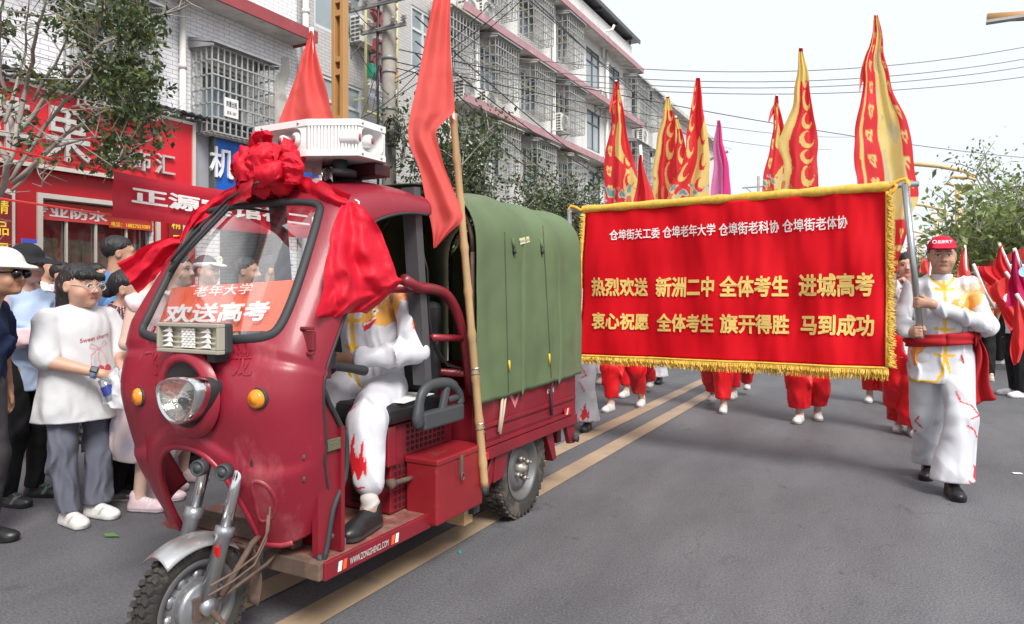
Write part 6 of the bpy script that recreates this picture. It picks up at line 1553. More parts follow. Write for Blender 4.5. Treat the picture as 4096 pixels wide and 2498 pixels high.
# ================================================================== PEOPLE (one smooth surface each, clothes over it)
skm = mat('skin', None, .5, var=.05, vs=30, sss=.12)
clm = mat('woven_cloth', None, .85, var=.07, vs=6, bump=.12, bs=160, spec=.25, fold=.55, fs=7)
slk = mat('silky_cloth', None, .42, var=.04, vs=5, bump=.05, bs=90, spec=.45, fold=.6, fs=6.5)
hrm = mat('hair', None, .45, var=.5, vs=60, stretch=(1, 1, .12), spec=.5, bump=.5, bs=120)
lea = mat('shoe_leather', None, .4, var=.1, vs=12)
V3 = lambda *a: np.array(a, np.float32)
SKIN = (.47, .26, .175); BLACK = (.012, .011, .012); WHITE = (.80, .80, .82)
def Rz(a): c, s = math.cos(a), math.sin(a); return np.array([[c, -s, 0], [s, c, 0], [0, 0, 1]], np.float32)
def Rx(a): c, s = math.cos(a), math.sin(a); return np.array([[1, 0, 0], [0, c, -s], [0, s, c]], np.float32)
def Ry(a): c, s = math.cos(a), math.sin(a); return np.array([[c, 0, s], [0, 1, 0], [-s, 0, c]], np.float32)
# primitives: ('c',a,b,ra,rb,k,sy)  ('e',c,r,k,R)  '-c' / '-e' carve
def prim_box(p):
    if p[0][-1] == 'c':
        m = max(p[3], p[4]); return np.minimum(p[1], p[2]) - m, np.maximum(p[1], p[2]) + m
    m = max(p[2]); return p[1] - m, p[1] + m
def prim_d(p, X):
    if p[0][-1] == 'c':
        a, b, ra, rb = p[1], p[2], p[3], p[4]; sy = p[6] if len(p) > 6 else 1
        q = X - a; d = b - a
        if sy != 1: q = q / V3(1, sy, 1); d = d / V3(1, sy, 1)
        t = np.clip(q @ d / max(1e-9, float(d @ d)), 0, 1)
        return (np.linalg.norm(q - t[..., None] * d, axis=-1) - (ra + (rb - ra) * t)) * min(1, .5 + .5 * sy)
    q = X - p[1]
    if len(p) > 4 and p[4] is not None: q = q @ p[4]
    r = np.array(p[2], np.float32); k0 = np.linalg.norm(q / r, axis=-1); k1 = np.linalg.norm(q / (r * r), axis=-1)
    return k0 * (k0 - 1) / np.maximum(k1, 1e-6)
def sdf_mesh(prims, h, disp=None, cut=None):
    bl = [prim_box(p) for p in prims if p[0][0] != '-']
    lo = np.min([b[0] for b in bl], 0) - 3 * h; hi = np.max([b[1] for b in bl], 0) + 3 * h
    n = np.ceil((hi - lo) / h).astype(int) + 1
    V = np.full(n, .06, np.float32)
    ax = [lo[i] + h * np.arange(n[i], dtype=np.float32) for i in range(3)]
    for p in prims:
        k = (p[5] if p[0][-1] == 'c' else p[3]); a, b = prim_box(p); pad = .06 + k
        s = [slice(max(0, int((a[i] - pad - lo[i]) / h)), min(n[i], int((b[i] + pad - lo[i]) / h) + 2)) for i in range(3)]
        if any(q.stop <= q.start for q in s): continue
        X = np.stack(np.meshgrid(*[ax[i][s[i]] for i in range(3)], indexing='ij'), -1).astype(np.float32)
        d = prim_d(p, X); v = V[s[0], s[1], s[2]]
        if p[0][0] == '-':
            d = -d; hh = np.maximum(k - np.abs(v - d), 0) / max(k, 1e-6); V[s[0], s[1], s[2]] = np.maximum(v, d) + hh * hh * k * .25
        else:
            hh = np.maximum(k - np.abs(v - d), 0) / max(k, 1e-6); V[s[0], s[1], s[2]] = np.minimum(v, d) - hh * hh * k * .25
    if disp or cut:
        m = np.abs(V) < .05; idx = np.argwhere(m); X = (lo + idx * h).astype(np.float32); vv = V[m]
        if disp: vv = vv + disp(X)
        if cut: vv = np.maximum(vv, cut(X))
        V[m] = vv
        if cut:
            m2 = V <= -.05; X = (lo + np.argwhere(m2) * h).astype(np.float32)
            if len(X): V[m2] = np.maximum(V[m2], cut(X))
    V[0] = V[-1] = .05; V[:, 0] = V[:, -1] = .05; V[:, :, 0] = V[:, :, -1] = .05
    # surface nets
    cn = tuple(x - 1 for x in n); acc = np.zeros(cn + (3,), np.float32); cnt = np.zeros(cn, np.float32)
    S_ = V < 0
    for dx in (0, 1):
        for dy in (0, 1):
            for axis in range(3):
                o = [0, 0, 0]; oth = [i for i in range(3) if i != axis]; o[oth[0]] = dx; o[oth[1]] = dy
                o2 = list(o); o2[axis] = 1
                A = V[o[0]:o[0] + cn[0], o[1]:o[1] + cn[1], o[2]:o[2] + cn[2]]; B = V[o2[0]:o2[0] + cn[0], o2[1]:o2[1] + cn[1], o2[2]:o2[2] + cn[2]]
                m = (A < 0) != (B < 0)
                t = np.zeros_like(A); t[m] = A[m] / (A[m] - B[m])
                for i in range(3): acc[..., i][m] += (t[m] if i == axis else o[i])
                cnt[m] += 1
    m = cnt > 0; ids = np.full(cn, -1, np.int64); ids[m] = np.arange(m.sum())
    P = lo + h * (np.argwhere(m) + acc[m] / cnt[m][:, None])
    Q = []
    for axis in range(3):
        oth = [i for i in range(3) if i != axis]
        sl = [slice(1, cn[i]) for i in range(3)]; sl[axis] = slice(0, cn[axis]); s2 = list(sl); s2[axis] = slice(1, cn[axis] + 1)
        A, B = S_[tuple(sl)], S_[tuple(s2)]
        for flip in (0, 1):
            w_ = np.argwhere(A & ~B if not flip else B & ~A)
            if not len(w_): continue
            for i in oth: w_[:, i] += 1
            e0, e1 = np.zeros(3, int), np.zeros(3, int); e0[oth[0]] = 1; e1[oth[1]] = 1
            q = np.stack([ids[tuple((w_ - a).T)] for a in (e0 + e1, e1, 0 * e0, e0)], 1)
            if (axis == 1) ^ bool(flip): q = q[:, ::-1]
            Q.append(q)
    return P, np.concatenate(Q)
def put_sdf(name, prims, h, color, m, parent, disp=None, cut=None, label=None, smooth=1):
    P, Q = sdf_mesh(prims, h, disp, cut)
    if smooth:      # a light relax takes the grid feel away
        e = np.concatenate([Q[:, [0, 1]], Q[:, [1, 2]], Q[:, [2, 3]], Q[:, [3, 0]]])
        for _ in range(smooth):
            s = np.zeros_like(P); c = np.zeros(len(P)); np.add.at(s, e[:, 0], P[e[:, 1]]); np.add.at(c, e[:, 0], 1); np.add.at(s, e[:, 1], P[e[:, 0]]); np.add.at(c, e[:, 1], 1)
            P = P * .55 + .45 * s / np.maximum(c, 1)[:, None]
    me = bpy.data.meshes.new(name); me.vertices.add(len(P)); me.vertices.foreach_set('co', P.astype(np.float32).ravel())
    me.loops.add(Q.size); me.loops.foreach_set('vertex_index', Q.ravel().astype(np.int32)); me.polygons.add(len(Q)); me.polygons.foreach_set('loop_start', np.arange(0, Q.size, 4, dtype=np.int32))
    me.polygons.foreach_set('use_smooth', np.ones(len(Q), bool)); me.materials.append(m); me.update(calc_edges=True); me.validate()
    cc = color(P) if callable(color) else np.tile(np.array(color), (len(P), 1))
    at = me.color_attributes.new('Col', 'FLOAT_COLOR', 'POINT'); at.data.foreach_set('color', np.c_[cc, np.ones(len(P))].astype(np.float32).ravel())
    return tag(link_mesh(name, me, parent), label)
def wrinkle(amp, f=18, seed=0, ax=(1, 1, .5)):
    rs = np.random.RandomState(seed); K_ = rs.normal(size=(5, 3)) * f * .42 * np.array(ax); ph = rs.rand(9) * 6
    def d(X):
        w_ = X + .035 * np.sin(X[:, [1, 2, 0]] * f * .25 + ph[0]) + .008 * np.sin(X[:, [2, 0, 1]] * f * .9 + ph[1]); s = 0
        for i in range(5):
            g = np.abs(np.sin(w_ @ K_[i] * .5 + ph[i + 2])); m = .5 + .5 * np.sin(X @ K_[(i + 2) % 5][::-1] * .35 + ph[i])
            s = s - np.maximum(0, 1 - 2.6 * g) * m * 1.5 + .25 * g
        return (amp * s).astype(np.float32)
    return d
def head_prims(c, R, s, nose=1.0, fat=1.0):
    T = lambda *p: (c + R @ (V3(*p) * s)).astype(np.float32)
    E = lambda p, r, k, op='e': (op, T(*p), [q * s for q in r], k * s, R)
    C = lambda a, b, ra, rb, k, op='c': (op, T(*a), T(*b), ra * s, rb * s, k * s)
    L = [E((0, .018, .035), (.076, .096, .086), .02), E((0, -.02, -.02), (.066 * fat, .078, .085), .03), E((0, -.03, -.075), (.052 * fat, .052, .038), .035), E((0, -.072, -.098), (.022, .02, .017), .025),
         E((.04, -.055, -.04), (.030 * fat, .032, .030), .02), E((-.04, -.055, -.04), (.030 * fat, .032, .030), .02), C((-.042, -.078, .022), (.042, -.078, .022), .013, .013, .02)]
    for x in (-.031, .031): L.append(E((x, -.102, .002), (.019, .014, .011), .012, '-e'))
    L += [C((0, -.088, .012), (0, -.112, -.03), .007, .012 * nose, .008), E((.013, -.1, -.034), (.009 * nose, .01, .008), .006), E((-.013, -.1, -.034), (.009 * nose, .01, .008), .006)]
    for x in (-.031, .031): L.append(E((x, -.079, .002), (.0135, .013, .0105), .003))
    L += [C((-.02, -.084, -.063), (.02, -.084, -.063), .008, .008, .008), C((-.017, -.083, -.073), (.017, -.083, -.073), .008, .008, .006), C((-.023, -.096, -.0675), (.023, -.096, -.0675), .003, .003, .004, '-c')]
    for x in (-1, 1): L += [E((.077 * x * (.5 + .5 * fat), .012, -.008), (.011, .021, .032), .008), E((.084 * x * (.5 + .5 * fat), .006, -.006), (.005, .011, .018), .006, '-e')]
    return L
def head_color(c, R, s, skin, lips=(.40, .13, .11), brow=(.03, .025, .022), cheek=0.0, old=False):
    skin = np.array(skin)
    def f(P):
        q = (P - c) @ R / s; x, y, z = np.abs(q[:, 0]), q[:, 1], q[:, 2]
        C_ = np.tile(skin, (len(P), 1)).astype(np.float64)
        fr = (np.linalg.norm(q, axis=1) < .16) & (y < -.03)
        def mix(m, col, a=1.0): C_[m] = C_[m] * (1 - a) + np.array(col) * a
        if cheek: mix(fr & (np.hypot(x - .045, z + .035) < .026), (.62, .2, .16), cheek)
        mix(fr & (x < .024 * (1 - ((z + .068) / .014) ** 2).clip(0)) & (z < -.056) & (z > -.081), lips, .85)
        mix(fr & (x < .021) & (np.abs(z + .0675) < .0022), (.12, .04, .035), .8)
        mix(fr & (x > .011) & (x < .052) & (np.abs(z - .027 + .12 * np.abs(x - .03)) < .0045), brow, .8)
        eye = fr & (np.abs(x - .031) < .0165) & (np.abs(z - .001) < .0075 * (1 - ((x - .031) / .018) ** 2).clip(0))
        mix(eye, (.62, .58, .55)); mix(eye & (np.abs(x - .031) < .0072), (.018, .011, .008))
        mix(fr & (np.abs(x - .031) < .019) & (z > .005) & (z < .0115), (.05, .03, .025), .75)
        mix(fr & (x < .016) & (x > .004) & (np.abs(z + .041) < .003) & (y < -.085), (.12, .05, .04), .7)
        if old:
            mix(fr & (np.abs(x - .034 - .35 * (-.035 - z).clip(0)) < .0032) & (z < -.03) & (z > -.075), skin * .55, .6); mix(fr & (np.abs(z + .016) < .0025) & (np.abs(x - .032) < .017), skin * .6, .6)
        return C_
    return f
def hand_prims(w_, d, n, s=1.0, kind='relax', mirror=1):
    """w_ wrist, d along the fingers, n out of the palm; thumb on the side d x n times mirror"""
    d = np.array(d, float); d /= np.linalg.norm(d); n = np.array(n, float); n -= d * (n @ d); n /= np.linalg.norm(n); t = np.cross(d, n) * mirror
    P = lambda a, b, c: (w_ + (d * a + n * b + t * c) * s).astype(np.float32)
    C = lambda a, b, r0, r1, k=.006: ('c', a, b, r0 * s, r1 * s, k * s)
    L = [C(P(0, 0, .004), P(.075, .002, .022), .021, .014, .02), C(P(0, 0, -.004), P(.075, .002, -.022), .021, .013, .02), C(P(.01, 0, 0), P(.08, .0, 0), .02, .014, .02)]
    for i, (c, ln) in enumerate(((.030, .9), (.010, 1.0), (-.010, .95), (-.029, .76))):
        if kind == 'fist':
            seq = [(.08, -.003, c), (.102, .022, c * .95), (.078, .048, c * .9), (.052, .040, c * .9)]
        else:
            cu = .012 + .004 * i; seq = [(.078, .0, c), (.078 + .036 * ln, cu * .6, c * 1.1), (.078 + .06 * ln, cu * 1.7, c * 1.12), (.078 + .074 * ln, cu * 2.8, c * 1.1)]
        for k in range(3): L.append(C(P(*seq[k]), P(*seq[k + 1]), .0098 - .0009 * k, .0092 - .001 * k, .004))
    if kind == 'fist': th = [(.02, .008, .026), (.055, .03, .043), (.082, .052, .03), (.094, .056, .008)]
    else: th = [(.015, .006, .026), (.05, .016, .050), (.075, .022, .058), (.092, .026, .056)]
    for k in range(3): L.append(C(P(*th[k]), P(*th[k + 1]), .0135 - .0015 * k, .0125 - .0018 * k, .008))
    return L
def shoe_prims(a, yaw, s=1.0, L_=.26, pitch=0.0):
    """a ankle point on the ground side; toe along -y turned by yaw"""
    R = (Rz(yaw) @ Rx(pitch)).astype(np.float32); T = lambda *p: (a + R @ (V3(*p) * s)).astype(np.float32)
    q = L_ / .26
    return [('e', T(0, .02, .042), [.040 * s, .055 * s, .044 * s], .02, R), ('e', T(0, -.125 * q, .034), [.046 * s, .075 * s, .036 * s], .02, R), ('c', T(0, .0, .06), T(0, -.10 * q, .045), .040 * s, .034 * s, .02), ('c', T(0, .015, .06), T(0, .02, .10), .038 * s, .040 * s, .015)], R
def shoe(par, a, yaw, col, sole, h, s=1.0, L_=.26, m=None, pitch=0.0, accent=None):
    pr, R = shoe_prims(a, yaw, s, L_, pitch)
    sol = [('c', (a + R @ V3(0, .03, .016) * s).astype(np.float32), (a + R @ V3(0, -.14 * L_ / .26, .016) * s).astype(np.float32), .045 * s, .048 * s, .01)]
    def cut(X): q = (X - a) @ R; return (-q[:, 2] + .001).astype(np.float32)
    def cf(P):
        q = (P - a) @ R / s; C_ = np.tile(np.array(col), (len(P), 1)); C_[q[:, 2] < .022] = sole
        if accent: C_[(q[:, 2] > .04) & (np.abs(q[:, 0]) < .024) & (np.sin(q[:, 1] * 260) > .2) & (q[:, 1] < -.02) & (q[:, 1] > -.12)] = accent; C_[(q[:, 2] > .021) & (q[:, 2] < .026)] = np.array(col) * .55; C_[(q[:, 2] > .03) & (np.abs(q[:, 1] + .07 + q[:, 2] * .5) < .012) & (np.abs(q[:, 0]) > .024)] = np.array(accent) * .85
        return C_
    return put_sdf('shoe', pr + sol, h, cf, m or lea, par, cut=cut)

def person(label, pos, rz, H=1.65, h=.012, skin=SKIN, top=None, bottom=None, shoes=None, hair=None, hat=None, J=None, head=(0, 0, 0), fat=1.0, face=None, hands=('relax', 'relax'), hdir=None, group=None, extra=None, legs=True, handn=None):
    """local frame: faces -y, left hand at +x; J overrides joints (metres)"""
    s = H / 1.70
    t = thing('person', label, 'person', (pos[0], pos[1], 0), group, rz)
    OFF[t] = Vector()
    d = dict(pel=(0, .01, .93), che=(0, .0, 1.22), nek=(0, .015, 1.42), hd=(0, -.012, 1.575), sl=(.172, .012, 1.345), sr=(-.172, .012, 1.345), el=(.235, .04, 1.09), er=(-.235, .04, 1.09), wl=(.245, -.05, .86), wr=(-.245, -.05, .86),
             hl=(.09, .0, .90), hr=(-.09, .0, .90), kl=(.10, -.015, .50), kr=(-.10, -.015, .50), al=(.105, .03, .0), ar=(-.105, .03, .0))
    d = {k: V3(*v) * s for k, v in d.items()}
    if J: d.update({k: V3(*v) for k, v in J.items()})
    hr_ = Rz(head[0]) @ Rx(head[1]) @ Ry(head[2])
    hs = s * (1.0 if H > 1.5 else 1.2)
    f = fat
    for a in ('l', 'r'): d['A' + a] = d['a' + a] + V3(0, 0, .085 * s)
    def torso(e, r0=.122):
        return [('c', d['che'], d['nek'] - V3(0, 0, .17) * s, .138 * s * f + e, .118 * s + e, .05, .68)] + [('c', d['nek'] - V3(0, 0, .055) * s, d[q], .046 * s + e, .047 * s + e, .05) for q in ('sl', 'sr')]
    body = [('c', d['pel'], d['che'], .122 * s * f, .132 * s * f, .05, .68)] + torso(0) + [ ('c', d['nek'] - V3(0, 0, .06) * s, d['hd'] + hr_ @ V3(0, .02, -.05) * hs, .062 * s, .053 * s * (.6 + .4 * f), .03)]
    for a, sg in (('l', 1), ('r', -1)):
        body += [('c', d['s' + a], d['e' + a], .052 * s * f, .042 * s * f, .02), ('c', d['e' + a], d['w' + a], .042 * s * f, .027 * s, .015)]
        w_ = d['w' + a]; fd = (w_ - d['e' + a]); fd = fd / np.linalg.norm(fd)
        hi = 0 if a == 'l' else 1
        hd_ = hdir[hi] if hdir and hdir[hi] is not None else fd
        nn = handn[hi] if handn and handn[hi] is not None else V3(-sg, .3, 0)
        body += hand_prims(w_, hd_, nn, s * 1.0, hands[hi], -sg)
        if legs: body += [('c', d['h' + a], d['k' + a], .085 * s * f, .055 * s, .03), ('c', d['k' + a], d['A' + a], .053 * s, .035 * s, .02), ('c', d['A' + a] - V3(0, 0, .02), d['A' + a] + V3(0, -.06, -.05) * s, .036 * s, .03 * s, .02)]
    body += head_prims(d['hd'], hr_, hs, fat=min(1.2, f))
    fc = dict(skin=skin); fc.update(face or {})
    put_sdf('body', body, min(h, .009), head_color(d['hd'], hr_, hs, **fc), skm, t, smooth=1)
    D = d
    if top:
        k = top.get('kind', 'shirt'); th = top.get('thick', .019) * s; lo_ = top.get('hem', .80) * s; ff = top.get('fit', 1.0) * f
        pr = [('c', V3(D['pel'][0], D['pel'][1], lo_ - .03), D['che'], (.145 * s * ff + th) * top.get('flare', 1.0), .143 * s * ff + th, .05, .74)] + torso(th)
        for a in 'lr':
            sl_ = top.get('sleeve', 1.0); e, w_, q = D['e' + a], D['w' + a], D['s' + a]; sw = top.get('sw', 1.0)
            if sl_ <= 0: continue
            if sl_ <= .5: pr.append(('c', q, q + (e - q) * (sl_ * 2), .050 * s * (.5 + .5 * f) + th, (.056 * s * (.5 + .5 * f) + th) * sw, .015))
            else:
                pr += [('c', q, e, .050 * s * (.5 + .5 * f) + th, (.043 * s * (.5 + .5 * f) + th) * sw, .015), ('c', e, e + (w_ - e) * ((sl_ - .5) * 2 * .97), (.043 * s * (.5 + .5 * f) + th) * sw, (.032 * s + th) * sw, .012)]
        if top.get('collar'): pr.append(('c', D['nek'] - V3(0, 0, .04) * s, D['nek'] + V3(0, -.01, .008) * s, .07 * s, .064 * s, .02))
        ct = [('c', D['nek'] + V3(0, -.02, .02) * s, D['nek'] + V3(0, -.03, .12) * s, .060 * s, .09 * s, .0)]
        neck = (D['nek'], s)
        def cut(X):
            g = lo_ - X[:, 2]
            if not top.get('collar'): g = np.maximum(g, .066 * s - np.linalg.norm((X - (D['nek'] + V3(0, -.02, .035) * s)) / V3(1.15, 1, 1), axis=1))
            return g.astype(np.float32)
        put_sdf('shirt' if k != 'dress' else 'dress', pr + top.get('more', []), top.get('h', h), top['col'], top.get('mat', clm), t, wrinkle(top.get('wr', .011), top.get('wf', 16) * 2.8, int(H * 1000) % 97, (1, 1, .55)), cut)
    if bottom:
        th = bottom.get('thick', .014) * s; b0 = bottom.get('hem', .07) * s; bw = bottom.get('w', 1.0)
        if bottom.get('kind') == 'skirt':
            pr = [('c', D['pel'] + V3(0, 0, .06), V3(D['pel'][0], D['pel'][1], b0 + .12), .15 * s * f + th, .23 * s * bw, .03, .85)]
        else:
            pr = [('c', D['hl'] + V3(-.02, 0, .02), D['hr'] + V3(.02, 0, .02), .080 * s * f + th * .6, .080 * s * f + th * .6, .04, .85)]
            for a in 'lr':
                pr += [('c', D['h' + a], D['k' + a], (.085 * s * (.5 + .5 * f) + th) * (.5 + .5 * bw), (.062 * s + th) * bw, .02, .88), ('c', D['k' + a], D['A' + a] + (D['k' + a] - D['A' + a]) * bottom.get('end', max(0, (b0 - .085 * s) / (.42 * s))), (.062 * s + th) * bw, (.050 * s + th) * bottom.get('cuff', 1.0), .03)]
        z_ = b0
        cutp = (lambda X: (z_ - X[:, 2]).astype(np.float32)) if bottom.get('cut', True) else None
        put_sdf('trousers' if bottom.get('kind') != 'skirt' else 'skirt', pr, bottom.get('h', h), bottom['col'], bottom.get('mat', clm), t, wrinkle(bottom.get('wr', .011), bottom.get('wf', 13) * 2.8, int(H * 777) % 91, (1, 1, .35)), cutp)
    if shoes:
        for a, yw, pt_ in (('l', shoes.get('yl', .12), shoes.get('pl', 0)), ('r', shoes.get('yr', -.12), shoes.get('pr', 0))): shoe(t, D['a' + a], yw, shoes['col'], shoes.get('sole', (.6, .6, .58)), min(h, .009), s * shoes.get('s', 1.0), m=shoes.get('mat'), pitch=pt_, accent=shoes.get('accent'))
    hc, T = D['hd'], lambda *p: (D['hd'] + hr_ @ (V3(*p) * hs)).astype(np.float32)
    if hair:
        hp = [('e', T(0, .021, .039), [.0825 * hs, .103 * hs, .0905 * hs], .02, hr_)]
        line = hair.get('line', [.062, .045, -.03, -.075])
        for p in hair.get('more', []): hp.append((p[0], T(*p[1]), *([T(*p[2])] if p[0] == 'c' else [[q * hs for q in p[2]]]), *[q * hs for q in p[3:]], *([hr_] if p[0] == 'e' else [])))
        def hcut(X):
            q = (X - hc) @ hr_ / hs; an = np.arctan2(q[:, 0], -q[:, 1] + .02); zl = np.interp(q[:, 1], [-.10, -.045, .02, .085], line) + .006 * np.sin(an * 17 + 1) + .005 * np.sin(an * 41) + .004 * np.sin(an * 67)
            g = zl - q[:, 2]
            if hair.get('more'): g = np.where(q[:, 1] > hair.get('back', .0), -1, g)
            return (g * hs * .8).astype(np.float32)
        def hdisp(X):
            q = (X - hc) @ hr_ / hs; an = np.arctan2(q[:, 0], -q[:, 1] + .02); return ((.0026 * np.sin(an * 34 + q[:, 2] * 40) + .0022 * np.sin(an * 71 - q[:, 2] * 70)) * hs).astype(np.float32)
        put_sdf('hair', hp, min(h, .008), hair.get('col', BLACK), hrm, t, hdisp, hcut, smooth=1)
    if hat:
        k = hat['kind']; col = hat['col']
        if k == 'cap':
            pr = [('e', T(0, .018, .052), [.088 * hs, .108 * hs, .088 * hs], .01, hr_)]
            o = put_sdf('cap', pr + [('c', T(-.045, -.095, .062), T(.045, -.095, .062), .018 * hs, .018 * hs, .02), ('e', T(0, -.125, .054), [.072 * hs, .062 * hs, .010 * hs], .02, hr_ @ Rx(.22))], .006, col, clm, t, None, lambda X: ((.045 + .0 - ((X - hc) @ hr_ / hs)[:, 2]) * hs * 1.0).astype(np.float32), smooth=1)
        elif k == 'visor':
            put_sdf('visor', [('e', T(0, .015, .045), [.088 * hs, .106 * hs, .05 * hs], .01, hr_), ('e', T(0, -.12, .045), [.075 * hs, .06 * hs, .010 * hs], .02, hr_ @ Rx(.25))], .007, col, clm, t, None, lambda X: (np.abs(((X - hc) @ hr_ / hs)[:, 2] - .045) - .022 * 1.0).astype(np.float32) * hs, smooth=1)
        else:
            br = hat.get('brim', .14)
            put_sdf('hat', [('e', T(0, .01, .06), [.092 * hs, .105 * hs, .09 * hs], .02, hr_), ('e', T(0, -.01, .045), [br * hs, (br + .015) * hs, .016 * hs], .02, hr_ @ Rx(hat.get('tilt', .1)))], .008, col, clm, t, wrinkle(.004, 14, 3), lambda X: ((.025 - ((X - hc) @ hr_ / hs)[:, 2] - .25 * np.maximum(0, np.linalg.norm(((X - hc) @ hr_ / hs)[:, :2], axis=1) - .1)) * hs).astype(np.float32), smooth=1)
    if extra: extra(t, D, T, hr_, s)
    return t
def gpos(a, b): p = onz(a, b); return (p.x, p.y)
def loc(P, pos, rz):      # world point to a person's own frame
    q = np.array([P.x - pos[0], P.y - pos[1], P.z]); return tuple(float(v) for v in q @ Rz(rz))
def seg_d(x, z, pts, closed=False):
    best = np.full(len(x), 9.0)
    for i in range(len(pts) - (0 if closed else 1)):
        (x0, z0), (x1, z1) = pts[i], pts[(i + 1) % len(pts)]; dx, dz = x1 - x0, z1 - z0; t = np.clip(((x - x0) * dx + (z - z0) * dz) / (dx * dx + dz * dz + 1e-12), 0, 1)
        best = np.minimum(best, np.hypot(x - x0 - t * dx, z - z0 - t * dz))
    return best
def npoly(x, z, P):
    c = np.zeros(len(x), bool); j = len(P) - 1
    for i in range(len(P)):
        if P[i][1] != P[j][1]:
            m = ((P[i][1] > z) != (P[j][1] > z)) & (x < (P[j][0] - P[i][0]) * (z - P[i][1]) / (P[j][1] - P[i][1]) + P[i][0]); c ^= m
        j = i
    return c
FL = [[(-.02, 0), (-.05, .05), (-.035, .10), (-.05, .14), (-.015, .11), (-.01, .17), (.015, .22), (.01, .15), (.03, .10), (.035, .13), (.05, .07), (.04, .02), (.02, .05), (.0, .01)]]
def flames(C_, m, x, z, cx, cz, s, col=(.62, .02, .03)):
    P = [(cx + a * s, cz + b * s) for a, b in FL[0]]; C_[m & npoly(x, z, P)] = col
    C_[m & (seg_d(x, z, [(cx - .08 * s, cz + .02 * s), (cx - .03 * s, cz - .02 * s), (cx + .04 * s, cz - .025 * s), (cx + .08 * s, cz - .0 * s)]) < .0055)] = col
def swirl(C_, m, x, z, pts, w_=.006, col=(.62, .02, .03)): C_[m & (seg_d(x, z, pts) < w_)] = col
SILK = (.58, .58, .62)
def dragon_head(C_, m, x, z, cx, cz, s):
    g = lambda pts: [(cx + a * s, cz + b * s) for a, b in pts]
    C_[m & npoly(x, z, g([(-.06, .02), (-.03, .07), (.02, .08), (.06, .14), (.12, .15), (.17, .10), (.15, .04), (.10, .0), (.06, -.04), (.02, -.02), (-.02, -.045), (-.05, -.03)]))] = (.72, .36, .08)
    for k in range(6): C_[m & (seg_d(x, z, g([(.02 + .02 * k, .07 + .01 * k), (.03 + .028 * k, .13 + .01 * k), (.0 + .03 * k, .17 + .004 * k)])) < .006 * s)] = (.78, .50, .22)
    C_[m & npoly(x, z, g([(-.055, -.03), (-.02, -.01), (.03, .02), (.035, -.005), (.0, -.045), (-.04, -.065)]))] = (.55, .03, .06)
    C_[m & (seg_d(x, z, g([(-.045, -.03), (.0, -.01), (.03, .012)])) < .004 * s)] = (.8, .75, .7)
    C_[m & (np.hypot(x - cx - .02 * s, z - cz - .045 * s) < .014 * s)] = (.8, .78, .7); C_[m & (np.hypot(x - cx - .02 * s, z - cz - .045 * s) < .007 * s)] = (.03, .03, .05)
    sc = m & npoly(x, z, g([(.11, .13), (.17, .17), (.25, .14), (.28, .06), (.285, -.06), (.25, -.05), (.24, .04), (.20, .10)]))
    C_[sc] = (.70, .16, .05); C_[sc & (np.sin(x * 420 / s) * np.sin(z * 420 / s) > .25)] = (.75, .42, .2)
def jacket_paint(front_x=0.0, hem=.80, s=1.0, drag=True, zt=1.4, slit=1.0, ball=True):
    YB = (.72, .42, .03)
    def f(P):
        C_ = np.tile(np.array(SILK), (len(P), 1)); x, y, z = P[:, 0], P[:, 1], P[:, 2]; m = (y < .03) & (y > -.178)
        C_[m & (np.abs(x - front_x) < .012) & (z > hem + .16 * s)] = YB
        if slit:
            C_[m & (seg_d(x, z, [(front_x - .004, hem + .17 * s), (front_x - .02, hem + .06 * s), (front_x - .05, hem + .012), (front_x - .24, hem + .008)]) < .009)] = YB
            C_[m & (seg_d(x, z, [(front_x + .004, hem + .17 * s), (front_x + .03, hem + .06 * s), (front_x + .07, hem + .012), (front_x + .24, hem + .008)]) < .009)] = YB
        for zb in (zt - .03, zt - .16, zt - .29, hem + .18 * s): C_[m & (seg_d(x, z, [(front_x - .055, zb + .01), (front_x, zb), (front_x + .055, zb + .008)]) < .009)] = YB
        C_[m & (seg_d(x, z, [(-.075, zt + .06), (-.045, zt + .03), (0, zt - .02), (.045, zt + .03), (.075, zt + .06)]) < .009)] = YB
        if drag: dragon_head(C_, m, x, z, .075, zt - .15, .85 * s)
        if ball:
            C_[m & (np.hypot(x - .12, z - hem - .14) < .022)] = (.62, .05, .03); C_[m & (np.hypot(x - .12, z - hem - .14) < .008)] = YB
            for a in (-.8, 0, .8): C_[m & (seg_d(x, z, [(.12 + .028 * math.sin(a), hem + .14 + .028 * math.cos(a)), (.12 + .05 * math.sin(a + .2), hem + .14 + .055 * math.cos(a + .2))]) < .006)] = (.62, .05, .03)
            swirl(C_, m, x, z, [(.09, hem + .08), (.105, hem + .10), (.12, hem + .085), (.14, hem + .10), (.15, hem + .085)], .004, (.6, .2, .15))
            C_[m & npoly(x, z, [(-.19, hem + .20), (-.16, hem + .27), (-.12, hem + .25), (-.06, hem + .27), (-.12, hem + .22), (-.14, hem + .14), (-.17, hem + .10)])] = (.72, .25, .06)
        return C_
    return f
def trouser_paint(side=1):
    def f(P):
        C_ = np.tile(np.array(SILK), (len(P), 1)); x, y, z = P[:, 0], P[:, 1], P[:, 2]; m = np.ones(len(P), bool) & (y < .1)
        flames(C_, m, x, z, .17, .10, .85); flames(C_, m, x, z, -.15, .20, .75)
        swirl(C_, m, x, z, [(.05, .66), (.07, .60), (.13, .58), (.17, .52), (.12, .50)], .005); swirl(C_, m, x, z, [(.10, .46), (.14, .43), (.16, .38)], .005); swirl(C_, m, x, z, [(-.13, .46), (-.15, .42), (-.11, .38)], .005)
        return C_
    return f
